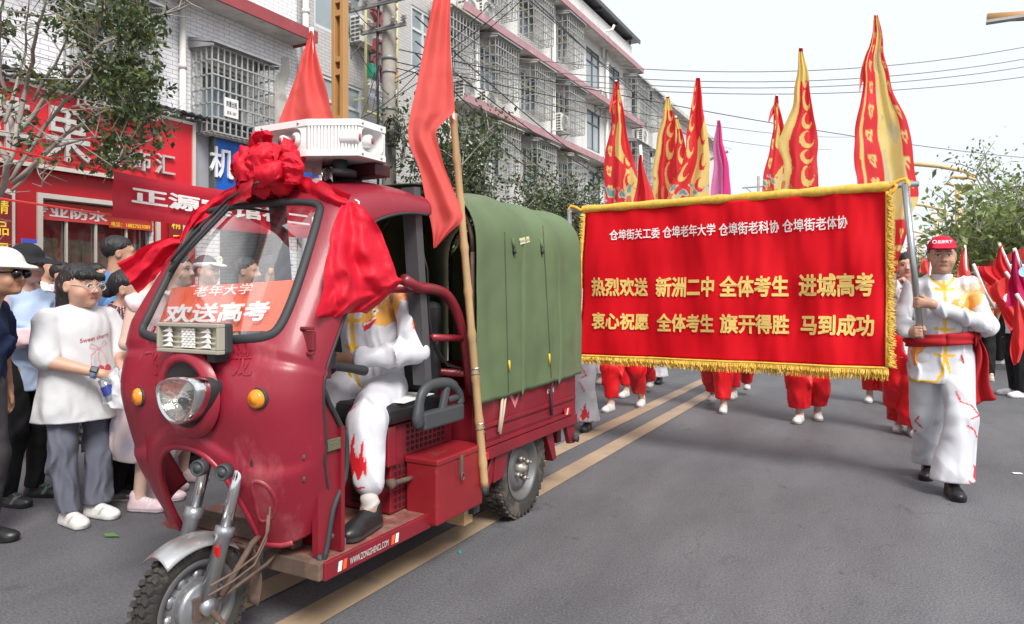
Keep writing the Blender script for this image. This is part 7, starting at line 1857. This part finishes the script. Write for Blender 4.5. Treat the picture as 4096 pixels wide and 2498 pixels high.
# ---- the man carrying the right end of the banner
mp = gpos(2266, 1172); mz = math.radians(6)
ML = lambda a, b, D: loc(dep(a, b, D), mp, mz)
al, ar = loc(onz(2292, 1192), mp, mz), loc(onz(2233, 1146), mp, mz)
def pole_at(z):   # the carrying pole
    t = (z - rp0.z) / (rp1.z - rp0.z); return rp0.lerp(rp1, t)
wl_t, wr_t = pole_at(1.245), pole_at(1.045)
Dm = (Vector((mp[0], mp[1], 0))).dot(FW)
hl_w, hr_w = loc(wl_t, mp, mz), loc(wr_t, mp, mz)
def man_extra(t, D, T, R, s):
    # sash round the waist and its hanging end
    mb = MB()
    def sf(a, b):
        an = a * 2 * math.pi; r_ = .205 + .006 * math.sin(b * 9 + a * 12) + .012 * (1 - abs(2 * b - 1))
        return (r_ * math.sin(an) * 1.02, -r_ * math.cos(an) * .78 + .01, .95 + .078 * b + .02 * math.sin(an))
    mb.grid(sf, 48, 8)
    def tail(a, b): return (.17 + .03 * b + (.03 + .085 * b) * (a - .3) * 1.2 + .02 * math.sin(b * 6), -.03 + .03 * math.sin(a * 9 + b * 3) - .03 * b, 1.02 - .46 * b + .05 * a * b)
    mb.grid(tail, 14, 20); mb.grid(lambda a, b: (.17 + .04 * a, -.10 + .12 * a - .02 * math.sin(b * 3.1), .95 + .09 * b), 6, 4)
    mb.build('sash', mat('red_sash', (.42, .006, .012), .8, var=.1, vs=6, trans=.1), t, local=True, recalc=False, solid=.006)
    A, F, _ = txt('品游天下', .02)
    mb = MB(); mb.add([tuple(T(-.035 + .085 * a, -.093 - .012 * (1 - b) + abs(a - .45) * .012, .082 + .022 * b)) for a, b, _ in A], F)
    k_ = 14; mb.add([tuple(T(-.052 + .014 * math.cos(i), -.088, .093 + .013 * math.sin(i))) for i in np.linspace(0, 5.83, k_)] + [tuple(T(-.052 + .009 * math.cos(i), -.089, .093 + .008 * math.sin(i))) for i in np.linspace(0, 5.83, k_)], [(i, (i + 1) % k_, k_ + (i + 1) % k_, k_ + i) for i in range(k_)])
    mb.build('cap_print', wht, t, local=True)
    put_sdf('undercollar', [('c', D['nek'] + V3(0, 0, -.03), D['nek'] + V3(0, -.008, .022), .068, .066, .01)], .006, lambda P: np.where((P[:, 2] > D['nek'][2] + .05)[:, None], np.array([[.72, .42, .03]]), np.array([SILK])), slk, t, None, lambda X: np.maximum(.055 - np.abs(X[:, 0]) * 0 - np.linalg.norm((X - D['nek'])[:, :2], axis=1), X[:, 2] - D['nek'][2] - .03 - .0).astype(np.float32))
man = person('man in white embroidered silk suit, red cap and red sash carrying the banner pole', mp, mz, H=1.66, h=.0065, skin=(.45, .25, .17), fat=1.04, face=dict(old=True, lips=(.30, .13, .11)), head=(-.06, .02, 0),
    J=dict(sl=(.172, .0, 1.345), sr=(-.172, -.01, 1.345), el=(.232, -.09, 1.085), wl=(hl_w[0] + .082, hl_w[1] - .03, 1.22), er=(-.245, -.0, 1.08), wr=(hr_w[0] - .055, hr_w[1] + .062, 1.035), al=al, ar=ar, kl=((al[0] + .10) / 2 + .02, al[1] / 2 - .07, .49), kr=((ar[0] - .1) / 2, ar[1] / 2 - .06, .48), hl=(.09, 0, .87), hr=(-.09, 0, .87)),
    hands=('fist', 'fist'), hdir=((-1, .0, .10), (.38, -.92, .05)), handn=((0, 1, 0), (.92, .38, 0)),
    top=dict(col=jacket_paint(0, .70, 1, zt=1.34), hem=.715, mat=slk, collar=False, fit=1.06, flare=1.12, wr=.011, wf=15, thick=.014, sw=1.12, sleeve=.94, h=.0065), bottom=dict(col=trouser_paint(), mat=slk, w=1.08, cuff=1.7, hem=.10, wr=.009, wf=12, h=.0075, thick=.02),
    shoes=dict(col=(.012, .011, .012), sole=(.01, .01, .01), yl=.05, yr=-.25), hair=dict(col=(.05, .045, .045), line=[.07, .06, -.01, -.06]), hat=dict(kind='cap', col=(.50, .012, .045)), extra=man_extra)
# ---- the girl in the white T-shirt
gp = gpos(190, 1245); gz = math.radians(92)
WTX = V3(0, 0, 0)
def girl_extra(t, D, T, R, s):
    pk_ = mat('clear_frame', (.5, .48, .48), .2, var=0)
    mb = MB()
    for x_ in (-.033, .033): mb.tube([tuple(T(x_ + .024 * math.cos(k) * (1.08), -.112 + .01 * abs(x_ + .024 * math.cos(k)) * 4 * abs(x_ + .024 * math.cos(k)) / .05, -.004 + .019 * math.sin(k))) for k in np.linspace(0, 5.98, 20)], .0022, 5, closed=True)
    mb.tube([tuple(T(-.009, -.113, .0)), tuple(T(.009, -.113, .0))], .002, 5)
    for x_ in (-1, 1): mb.tube([tuple(T(.058 * x_, -.103, .004)), tuple(T(.079 * x_, -.04, .004)), tuple(T(.084 * x_, .02, .0))], .002, 5)
    mb.build('glasses', pk_, t, local=True)
    w_ = D['wr']; mb = MB(); d_ = (D['wr'] - D['er']); d_ = d_ / np.linalg.norm(d_); c = D['wr'] - d_ * .035
    mb.tube([Vector(c - d_ * .012), Vector(c + d_ * .012)], .036, 16); ws = mb.build('watch', mat('pale_blue_strap', S(120, 145, 185), .4), t, local=True)
    o_ = V3(-.6, -.6, .55); o_ = o_ - d_ * (o_ @ d_); o_ = o_ / np.linalg.norm(o_); sd = np.cross(d_, o_); mb = MB(); mb.box(Vector(c + o_ * .036), (.034, .04, .012), Matrix((Vector(sd), Vector(d_), Vector(o_))).transposed()); mb.build('watch_face', mat('watch_glass', (.015, .012, .015), .1), ws, local=True, bevel=.004)
TP = {}
def girl_top(P):
    C_ = np.tile(np.array((.58, .58, .60)), (len(P), 1)); x, y, z = P[:, 0], P[:, 1], P[:, 2]; m = y < -.03
    cx, cz = .035, .85
    rd = (.50, .04, .06); C_[m & (np.hypot((x - cx) * 1.0, z - cz) < .030)] = rd; C_[m & (np.hypot((x - cx - .052), z - cz - .008) < .024)] = (.42, .06, .08); C_[m & (np.hypot(x - cx + .008, z - cz - .01) < .007)] = (.75, .6, .62)
    ln = (.58, .30, .33)
    for pts in ([(cx, cz + .03), (cx - .012, cz + .08), (cx, cz + .125)], [(cx + .05, cz + .03), (cx + .03, cz + .09), (cx, cz + .125)], [(cx, cz + .125), (cx - .05, cz + .155), (cx - .065, cz + .13), (cx, cz + .12)], [(cx, cz + .125), (cx + .03, cz + .165), (cx + .055, cz + .15), (cx, cz + .12)], [(cx - .01, cz + .12), (cx - .055, cz + .09), (cx - .06, cz + .02), (cx - .045, cz + .0)]): C_[m & (seg_d(x, z, pts) < .0035)] = ln
    return C_
girl = person('girl with glasses and long black hair in a white cherry print T-shirt', gp, gz, H=1.47, h=.0075, skin=(.52, .30, .215), fat=1.25, face=dict(cheek=.3, lips=(.42, .17, .15)), head=(.16, .03, 0),
    J=dict(hd=(0, -.02, 1.335), sl=(.16, .01, 1.15), sr=(-.16, .01, 1.15), el=(.215, -.07, .93), er=(-.225, -.06, .925), wl=(.075, -.27, .83), wr=(-.045, -.275, .845), al=loc(onz(228, 1243), gp, gz), ar=loc(onz(165, 1262), gp, gz), kl=(.10, -.02, .44), kr=(-.10, -.02, .44)),
    hdir=((-.75, -.45, -.5), (.75, -.4, -.5)), handn=((.2, .9, -.2), (-.2, .9, -.2)),
    top=dict(col=girl_top, hem=.66, fit=1.12, flare=1.27, sleeve=.45, sw=1.08, wr=.013, wf=13, thick=.021, h=.0065), bottom=dict(col=(.115, .12, .155), w=1.2, cuff=1.25, hem=.09, wr=.012, wf=14, h=.0075),
    shoes=dict(col=(.66, .65, .63), sole=(.62, .61, .58), yl=.1, yr=-.1, s=1.08, accent=(.5, .5, .5)),
    hair=dict(line=[.035, .03, -.03, -.2], more=[('c', (0, .06, .0), (.0, .085, -.16), .082, .06, .03), ('c', (-.06, .045, -.02), (-.055, .075, -.19), .036, .03, .03), ('c', (.06, .045, -.02), (.055, .075, -.19), .036, .03, .03), ('c', (-.05, -.07, .055), (.055, -.075, .045), .03, .028, .02)], back=-.005), extra=girl_extra)
def text_on(par, src, body, fx, bold, m, name='lettering', off=.003):
    """print laid on a garment: every point dropped onto the cloth from the front"""
    me = src.data; bv = BVHTree.FromPolygons([v.co for v in me.vertices], [p.vertices for p in me.polygons])
    mb = MB(); A, F, _ = txt(body, bold); vs = []
    for a, b, _ in A:
        x, z = fx(a, b); hit_ = bv.ray_cast(Vector((x, -1, z)), Vector((0, 1, 0))); vs.append((x, (hit_[0].y if hit_[0] else -.15) - off, z))
    mb.add(vs, F); return mb.build(name, m, par, local=True)
gsh = [c for c in girl.children if c.name.startswith('shirt')][0]
text_on(gsh, gsh, 'Sweet cherry', lambda a, b: (-.075 + .18 * a, 1.005 + .032 * b + .03 * a), .012, mat('dusty_red_print', S(175, 70, 85), .7))
wb = MB()
bt = thing('plastic_bag', 'thin white plastic bag hanging from the hand of the girl with glasses', 'bag', tuple(dep(285, 940, 3.75)))
bc2 = dep(290, 925, 3.78)
mb = MB(); mb.grid(lambda a, b: bc2 + Vector(((.03 + .075 * b ** .8) * math.cos(a * 6.283), (.025 + .05 * b ** .8) * math.sin(a * 6.283), .09 - .20 * b + .015 * math.sin(a * 12))) * (1 if b < .97 else .97) + crumple((math.cos(a * 6.283) * .1, math.sin(a * 6.283) * .1, b * .2), 26, .022), 40, 20); mb.build('bag', mat('thin_white_plastic', (.72, .72, .74), .3, trans=.4, var=.05), bt, recalc=False)
bo = thing('water_bottle', 'small drink bottle with a blue label held by the girl with glasses', 'bottle', tuple(dep(252, 938, 3.72)))
c = dep(258, 935, 3.74); ax = Vector((.35, .2, -.9)); mb = MB(); mb.lathe([(0, -.06), (.028, -.055), (.03, -.01)], c, ax, 16); mb.lathe([(.03, .035), (.028, .065), (.012, .085), (0, .085)], c, ax, 16); mb.build('bottle', glass_mat('bottle_plastic', (.85, .9, .95), .15), bo)
mb = MB(); mb.lathe([(.031, -.012), (.0315, .036)], c, ax, 16); mb.build('label_band', mat('blue_bottle_label', S(40, 50, 130), .4), bo)
# ---- the driver
dz = math.radians(4); dpos = (TX + .12, 2.62)
DLc = lambda P: loc(P, dpos, dz)
def drv_trou(P):
    C_ = np.tile(np.array(SILK), (len(P), 1)); x, y, z = P[:, 0], P[:, 1], P[:, 2]; m = y < .2
    C_[m & npoly(x, z, [(kn_[0] - .03 + a * .9, .50 + b * .95) for a, b in FL[0]])] = (.62, .02, .03); C_[m & npoly(x, z, [(kn_[0] + .02 + a * .6, .51 + b * .8) for a, b in FL[0]])] = (.62, .02, .03)
    swirl(C_, m, x, z, [(kn_[0] - .09, .505), (kn_[0] - .05, .485), (kn_[0], .475), (kn_[0] + .04, .485)], .004); swirl(C_, m, x, z, [(.12, .80), (.15, .79), (.17, .81)], .005)
    return C_
foot = DLc(onx(868, 1312, TX + .40)); kn_ = DLc(onx(880, 1010, TX + .36)); an_ = (foot[0], foot[1] + .06, .30)
driver = person('tricycle driver in white embroidered suit, face hidden by the red cloth', dpos, dz, H=1.66, h=.0075, skin=(.36, .18, .11), fat=1.0, head=(0, .1, 0), group=None,
    J=dict(pel=(0, .08, .86), che=(0, .04, 1.13), nek=(0, .02, 1.34), hd=(.0, .0, 1.49), sl=(.185, .02, 1.28), sr=(-.185, .02, 1.28), el=(.29, -.0, 1.02), wl=(.10, -.24, 1.0), er=(-.27, -.05, 1.03), wr=(-.12, -.30, 1.02), hl=(.09, .05, .84), hr=(-.09, .05, .84), kl=(kn_[0] - .02, kn_[1] + .04, .73), kr=(-.12, -.28, .74), al=an_, ar=(-.14, -.22, .30)),
    hands=('relax', 'fist'), hdir=((-.9, -.3, .12), None), handn=((-.2, .4, -.9), None),
    top=dict(col=jacket_paint(-.03, .80, 1, zt=1.32, drag=True, ball=False), hem=.80, mat=slk, fit=1.05, flare=1.12, wr=.011, wf=14, thick=.014, sw=1.15, sleeve=.97, h=.0065), bottom=dict(col=drv_trou, mat=slk, w=1.2, cuff=1.15, hem=.30, cut=False, end=.33, wr=.008, wf=14, h=.0065), hair=dict(), legs=True)
for a, lx_ in (('l', an_), ('r', (-.14, -.22, .30))):
    shoe(driver, V3(lx_[0], lx_[1] - .0, .297), .1, (.012, .012, .013), (.05, .045, .04), .007)
    put_sdf('sock', [('c', V3(lx_[0], lx_[1] + .01, .36), V3(lx_[0], lx_[1] + .0, .425), .043, .043, .01)], .008, (.50, .46, .44), clm, driver, wrinkle(.006, 60, 4, (.2, .2, 1.5)))
# ---- the crowd on the left pavement edge
def at(px, D): p = dep(px, 703, D); return (p.x, p.y)
def solid_c(c): return c
def stripes(P):
    C_ = np.tile(np.array((.035, .025, .045)), (len(P), 1)); u = np.arctan2(P[:, 0], -P[:, 1]) * .17 + .15 * P[:, 2] * (P[:, 0] > 0); k = (u * 26) % 1
    C_[k < .2] = (.55, .52, .52); C_[(k > .45) & (k < .62)] = (.45, .03, .06); return C_
def printed(base, dots, f=40):
    def g(P):
        C_ = np.tile(np.array(base), (len(P), 1)); n_ = np.sin(P[:, 0] * f) * np.sin(P[:, 2] * f * .8) + np.sin(P[:, 1] * f + P[:, 2] * f * .5); C_[n_ > 1.0] = dots; return C_
    return g
BLKT = (.013, .013, .015)
BS = dict(col=(.015, .015, .016), sole=(.02, .02, .02))
cross = lambda z: dict(el=(.22, -.05, z), er=(-.22, -.05, z), wl=(-.02, -.22, z + .06), wr=(.02, -.24, z + .03))
SHORT = dict(line=[.06, .045, -.01, -.05]); BUN = dict(line=[.055, .04, -.02, -.07], more=[('e', (0, .13, -.01), (.045, .045, .045), .02)], back=.09)
def sunglasses(t, D, T, R, s):
    mb = MB()
    for x_ in (-.034, .034): mb.sphere(tuple(T(x_, -.104, .0)), .024, 10, 8)
    mb.tube([tuple(T(-.06, -.1, .008)), tuple(T(0, -.115, .008)), tuple(T(.06, -.1, .008))], .004, 5)
    for x_ in (-1, 1): mb.tube([tuple(T(.06 * x_, -.098, .008)), tuple(T(.084 * x_, .0, .006))], .004, 5)
    mb.build('sunglasses', mat('black_lens', (.008, .007, .006), .1), t, local=True)
p_ = at(-62, 3.55)
person('elderly man at the left edge in navy shirt, white hat and dark sunglasses', p_, math.radians(112), 1.52, .010, (.45, .23, .14), dict(col=(.012, .02, .055), hem=.68, sleeve=.45, fit=.95), dict(col=(.055, .05, .055), w=1.1), BS, dict(col=(.2, .2, .2), line=[.06, .04, -.0, -.03]), dict(kind='hat', col=(.66, .64, .58), brim=.135, tilt=.08), J=dict(hd=(0, -.17, 1.39), nek=(0, -.05, 1.27), wl=(.24, .03, .78), wr=(-.24, .03, .78)), extra=sunglasses, face=dict(old=True))
p_ = at(62, 4.35)
person('woman in wide black sun hat, pale blue top and pink sleeves, arms folded', p_, math.radians(108), 1.58, .010, (.45, .26, .2), dict(col=lambda P: np.where((np.abs(P[:, 0]) > .16)[:, None] | (P[:, 1] < -.16)[:, None], np.array([[.60, .44, .47]]), np.array([[.40, .50, .68]])), hem=.74, sw=1.15), dict(col=BLKT, w=1.15), dict(col=(.02, .02, .022), sole=(.03, .03, .03), accent=(.12, .2, .18)), SHORT, dict(kind='hat', col=(.018, .018, .022), brim=.185, tilt=.25), J=cross(1.0))
def smile(t, D, T, R, s):
    mb = MB(); c = lambda x, z: tuple(T(x, -.105 + abs(x) * .3, .09 + z))
    mb.tube([c(.02 * math.sin(k), -.016 * math.cos(k) + .012) for k in np.linspace(-1.1, 1.1, 9)], .003, 5)
    for x_ in (-.009, .009): mb.tube([c(x_, .012), c(x_, .024)], .003, 5)
    mb.build('cap_print', wht, t, local=True)
person('short person behind the crowd in a black cap with a white smile mark', at(66, 5.4), math.radians(60), 1.44, .012, SKIN, dict(col=(.02, .02, .03), hem=.7, sleeve=.5), dict(col=BLKT), BS, SHORT, dict(kind='cap', col=(.018, .02, .028)), extra=smile, J=dict(wl=(.02, -.2, 1.16), wr=(-.08, -.2, 1.15), el=(.2, -.1, 1.0), er=(-.2, -.1, 1.0)))
person('woman with tied black hair in a white shirt, far behind the black sun hat', at(112, 6.8), math.radians(120), 1.66, .014, SKIN, dict(col=(.62, .62, .66), hem=.75, sleeve=.5), dict(col=(.05, .06, .1)), BS, BUN)
person('man with short black hair in a white shirt, far back under the shop window', at(232, 7.8), math.radians(125), 1.62, .014, SKIN, dict(col=(.62, .62, .62), hem=.8, sleeve=.5), dict(col=BLKT), BS, SHORT)
person('bald elderly man with a purple shirt behind the girl with glasses', at(226, 6.2), math.radians(120), 1.47, .013, (.46, .26, .19), dict(col=(.16, .18, .36), hem=.7, sleeve=.5), dict(col=(.1, .1, .1)), BS, None)
person('tall man with short black hair in a blue polo shirt, facing right', at(284, 5.0), math.radians(150), 1.70, .010, (.42, .23, .15), dict(col=printed((.10, .21, .42), (.13, .25, .47), 120), hem=.78, sleeve=.5, collar=True), dict(col=(.05, .055, .07)), BS, dict(line=[.06, .05, -.02, -.09]))
person('woman with hair in a bun, dark shirt with red and white stripes', at(288, 4.45), math.radians(125), 1.45, .010, (.44, .25, .18), dict(col=stripes, hem=.70, sleeve=.5, fit=1.1, h=.008), dict(col=BLKT, w=1.25, cuff=1.35), dict(col=(.02, .016, .015), sole=(.25, .2, .16)), BUN, J=dict(hd=(.0, -.06, 1.315)))
PK = printed((.62, .50, .51), (.52, .47, .55), 34)
person('woman in a sleeveless pale pink dress and pink sneakers beside the tricycle', at(366, 4.25), math.radians(118), 1.56, .010, (.56, .38, .31), dict(kind='dress', col=(.62, .48, .49), hem=.78, sleeve=0, wr=.006), dict(kind='skirt', col=PK, hem=.33, w=1.15, wr=.016, wf=16), dict(col=(.62, .47, .50), sole=(.6, .5, .52), accent=(.72, .68, .68)), SHORT, J=dict(wl=(.12, -.24, 1.0), wr=(-.10, -.24, .95)))
person('woman in a white skirt standing behind the front of the tricycle', at(428, 4.7), math.radians(110), 1.56, .012, (.5, .32, .25), dict(col=(.62, .60, .62), hem=.78, sleeve=.5), dict(kind='skirt', col=PK, hem=.36, w=1.05, wr=.016), dict(col=(.6, .45, .48), sole=(.58, .5, .5)), SHORT)
def flower(t, D, T, R, s):
    mb = MB()
    for k in range(7): a = k * .9; mb.sphere(tuple(T(.03 + .022 * math.cos(a), -.10, .085 + .022 * math.sin(a))), (.014, .008, .014), 8, 6)
    mb.build('flower', mat('cream_flower', (.7, .72, .5), .7), t, local=True)
person('woman in a white visor with a flower, seen through the windscreen', at(496, 5.4), math.radians(100), 1.58, .011, SKIN, dict(col=(.55, .52, .55), hem=.8, sleeve=.5), dict(col=BLKT), BS, BUN, dict(kind='visor', col=(.66, .64, .68)), extra=flower)
person('man with receding black hair, seen through the windscreen', at(592, 5.7), math.radians(120), 1.58, .011, (.44, .24, .16), dict(col=(.05, .06, .09), hem=.8, sleeve=.5), dict(col=BLKT), BS, dict(line=[.09, .05, -.02, -.07]))
person('dark haired man at the right end of the windscreen view', at(655, 6.0), math.radians(125), 1.60, .012, (.44, .24, .16), dict(col=(.02, .025, .04), hem=.8, sleeve=.5), dict(col=BLKT), BS, SHORT, dict(kind='cap', col=(.02, .022, .04)))
person('bystander in dark clothes standing behind the black trousered woman', at(150, 5.9), math.radians(115), 1.55, .014, SKIN, dict(col=(.03, .03, .05), hem=.75, sleeve=.5), dict(col=BLKT), BS, SHORT)
# ---- marchers behind the banner
RT_ = (.60, .004, .010)
WS_ = dict(col=(.62, .60, .58), sole=(.55, .53, .5), accent=(.45, .43, .42), s=.98)
def marcher(label, fa, fb, H=1.6, trousers=RT_, top_=(.70, .66, .67), shoes=WS_, cuff=1.0, w=1.5, hem=.15, hair=BUN, J=None, face=None, h=.013, hat=None, hem_t=.72, rz=2, up=(0, 0), topx=None, hands=('relax', 'relax'), extra=None, bx_=None, **kw):
    a, b = onz(*fa), onz(*fb); pos = ((a.x + b.x) / 2, (a.y + b.y) / 2); z = math.radians(rz)
    A_, B_ = V3(*loc(a, pos, z)), V3(*loc(b, pos, z))
    if A_[0] < B_[0]: A_, B_ = B_, A_; 
    A_[1] += .10; B_[1] += .10; A_[2], B_[2] = up
    s = H / 1.7
    JJ = dict(al=tuple(A_), ar=tuple(B_), kl=(A_[0] * .7 + .03, A_[1] * .45 - .06, .48 * s + up[0] * .5), kr=(B_[0] * .7 - .03, B_[1] * .45 - .06, .48 * s + up[1] * .5))
    if J: JJ.update(J)
    tp = dict(col=top_, hem=hem_t, mat=slk, sw=1.15); tp.update(topx or {})
    return person(label, pos, z, H, h, (.52, .32, .25), tp, dict(col=trousers, mat=slk, w=w, cuff=cuff * 1.35, hem=hem, wr=.014, thick=.02), shoes, hair, hat, J=JJ, face=face or dict(lips=(.5, .06, .08)), group='marchers in matching suits', extra=extra, hands=hands, **kw)
marcher('marcher in baggy red trousers and grey sneakers behind the left end of the banner', (1462, 993), (1538, 980), 1.62, cuff=.85)
marcher('marcher in red trousers with one heel lifted, just behind the leftmost red trousers', (1560, 945), (1500, 958), 1.6, cuff=.9, up=(.06, 0))
marcher('marcher in a white suit and black shoes hidden behind the left half of the banner', (1582, 925), (1560, 915), 1.66, (.62, .62, .66), shoes=BS, w=1.2, cuff=1.5, hem=.1)
marcher('marcher in red trousers with legs close together under the middle of the banner', (1737, 995), (1712, 975), 1.6, cuff=1.0, up=(0, .04) )
marcher('marcher in red trousers stepping off the right foot, behind the middle of the banner', (1795, 952), (1762, 962), 1.6, up=(.07, 0), cuff=.95)
marcher('marcher in wide red trousers with both white sneakers flat, right of the banner middle', (1966, 1012), (1922, 1020), 1.62, cuff=1.15, w=1.55)
marcher('marcher in red trousers farther back near the right end of the banner', (2093, 970), (2135, 975), 1.62, up=(.03, 0))
marcher('marcher in white trousers and pale flats far behind the left end of the banner', (1405, 915), (1440, 925), 1.58, (.62, .60, .58), shoes=dict(col=(.45, .38, .33), sole=(.4, .35, .3)), w=1.35, cuff=1.0)
marcher('marcher in white far behind, feet seen left of the baggy red trousers', (1498, 905), (1476, 912), 1.6, (.62, .60, .58), w=1.3)
lw = onz(1403, 1040); lpos = (lw.x - .06, lw.y + .08)
hlp = loc(lp0.lerp(lp1, .78), lpos, 0.05)
marcher('woman in white embroidered suit and pink cap holding the left banner pole', (1404, 1040), (1360, 1020), 1.52, trousers=trouser_paint(), top_=jacket_paint(0, .70, .92, zt=1.2), shoes=BS, w=1.15, cuff=1.6, hem=.1, hat=dict(kind='cap', col=(.55, .22, .28)), J=dict(wr=(-.0, -.22, 1.05), er=(-.2, -.05, .95)))
def wpole(t, D, T, R, s): pass
fl_ = dep(2168, 700, 6.2)
marcher('smiling woman in red collared white jacket and red trousers beside the banner pole', (2198, 1052), (2165, 1040), 1.66, cuff=1.3, w=1.35, h=.009, hem=.1, hair=dict(line=[.055, .045, -.03, -.06]), hands=('relax', 'fist'),
        J=dict(wr=(-.08, -.24, 1.33), er=(-.25, -.08, 1.14)), hdir=(None, (.2, -.3, 1)), handn=(None, (.9, -.2, -.2)), face=dict(lips=(.55, .03, .06)), topx=dict(h=.008, collar=True, col=lambda P: np.where(((seg_d(P[:, 0], P[:, 2], [(-.07, 1.43), (0, 1.36), (.07, 1.43)]) < .010) | (seg_d(P[:, 0], P[:, 2], [(-.06, 1.33), (.06, 1.33)]) < .007) | (P[:, 2] > 1.415) | (seg_d(P[:, 0], P[:, 2], [(0, 1.36), (0, 1.1)]) < .006))[:, None] & (P[:, 1] < .06)[:, None], np.array([[.55, .01, .02]]), np.array([[.66, .62, .64]]))))
# ---- the crowd on the right
OR = (.78, .16, .02)
VIS = dict(kind='visor', col=(.70, .70, .72))
person('woman in an orange shirt and white visor, black trousers, just right of the red sash', at(2362, 10.2), math.radians(-150), 1.66, .016, SKIN, dict(col=OR, hem=.86, sleeve=.5), dict(col=BLKT, w=1.15), dict(col=(.5, .42, .36), sole=(.5, .45, .4)), BUN, VIS, group='spectators on the right')
person('person in a white visor farther back, only the head showing beside the red cap man', at(2322, 11.5), math.radians(-150), 1.64, .018, SKIN, dict(col=OR, hem=.86, sleeve=.5), dict(col=BLKT), WS_, BUN, VIS, group='spectators on the right')
person('person in an orange shirt, black trousers and white flats behind the hand flags', at(2404, 12.6), math.radians(-110), 1.66, .018, SKIN, dict(col=OR, hem=.9, sleeve=.5), dict(col=BLKT), WS_, BUN, VIS, J=cross(1.05), group='spectators on the right')
person('person in jeans and a purple shirt between the two orange shirts', at(2386, 14.0), math.radians(-120), 1.66, .02, SKIN, dict(col=(.2, .15, .28), hem=.9, sleeve=.5), dict(col=(.03, .05, .11)), WS_, BUN, group='spectators on the right')
person('spectator in white top, white cap and black trousers waving hand flags at the right edge', at(2446, 8.7), math.radians(-70), 1.70, .014, SKIN, dict(col=(.68, .67, .70), hem=.78, sleeve=.6), dict(col=BLKT, w=1.1), dict(col=(.70, .69, .70), sole=(.6, .6, .6)), SHORT, VIS, J=dict(wl=(.1, -.35, 1.15), wr=(-.1, -.35, 1.1)), group='spectators on the right')
for i, (px, D, c) in enumerate(((2300, 16, OR), (2345, 18, (.5, .05, .05)), (2425, 16.5, OR), (2270, 22, (.5, .5, .5)), (2455, 13, (.62, .2, .05)))):
    person('distant spectator on the right roadside, %s' % ['in orange between the carrier and the visors', 'in a dark red top behind the hand flags', 'in orange under the street banner', 'in a grey top near the road end', 'in rust orange at the picture edge'][i], at(px, D), math.radians(-110), 1.64, .024, SKIN, dict(col=c, hem=.86, sleeve=.5), dict(col=BLKT), WS_, BUN, group='spectators on the right')
# small litter on the road
p = onz(265, 1290, .004); mb = MB(); mb.add([(p.x - .06, p.y, .006), (p.x - .01, p.y + .025, .012), (p.x + .07, p.y + .01, .01), (p.x, p.y - .025, .008)], [(0, 1, 2, 3)]); mb.build('fallen_leaf', mat('green_leaf', (.10, .22, .05), .5), label='torn green leaf lying on the road near the white sneakers', cat='leaf')
p = onz(1107, 1330, .004); MB().box((p.x, p.y, .006), (.012, .03, .004), Matrix.Rotation(.5, 3, 'Z')).build('paper_scrap', mat('teal_scrap', (.02, .3, .32), .5), label='tiny teal scrap on the road beside the tan line', cat='litter')
p = onz(2448, 1140, .004); MB().box((p.x, p.y, .006), (.06, .03, .003), Matrix.Rotation(.3, 3, 'Z')).build('paper_scrap', wht, label='white paper scrap on the road at the right edge', cat='litter')
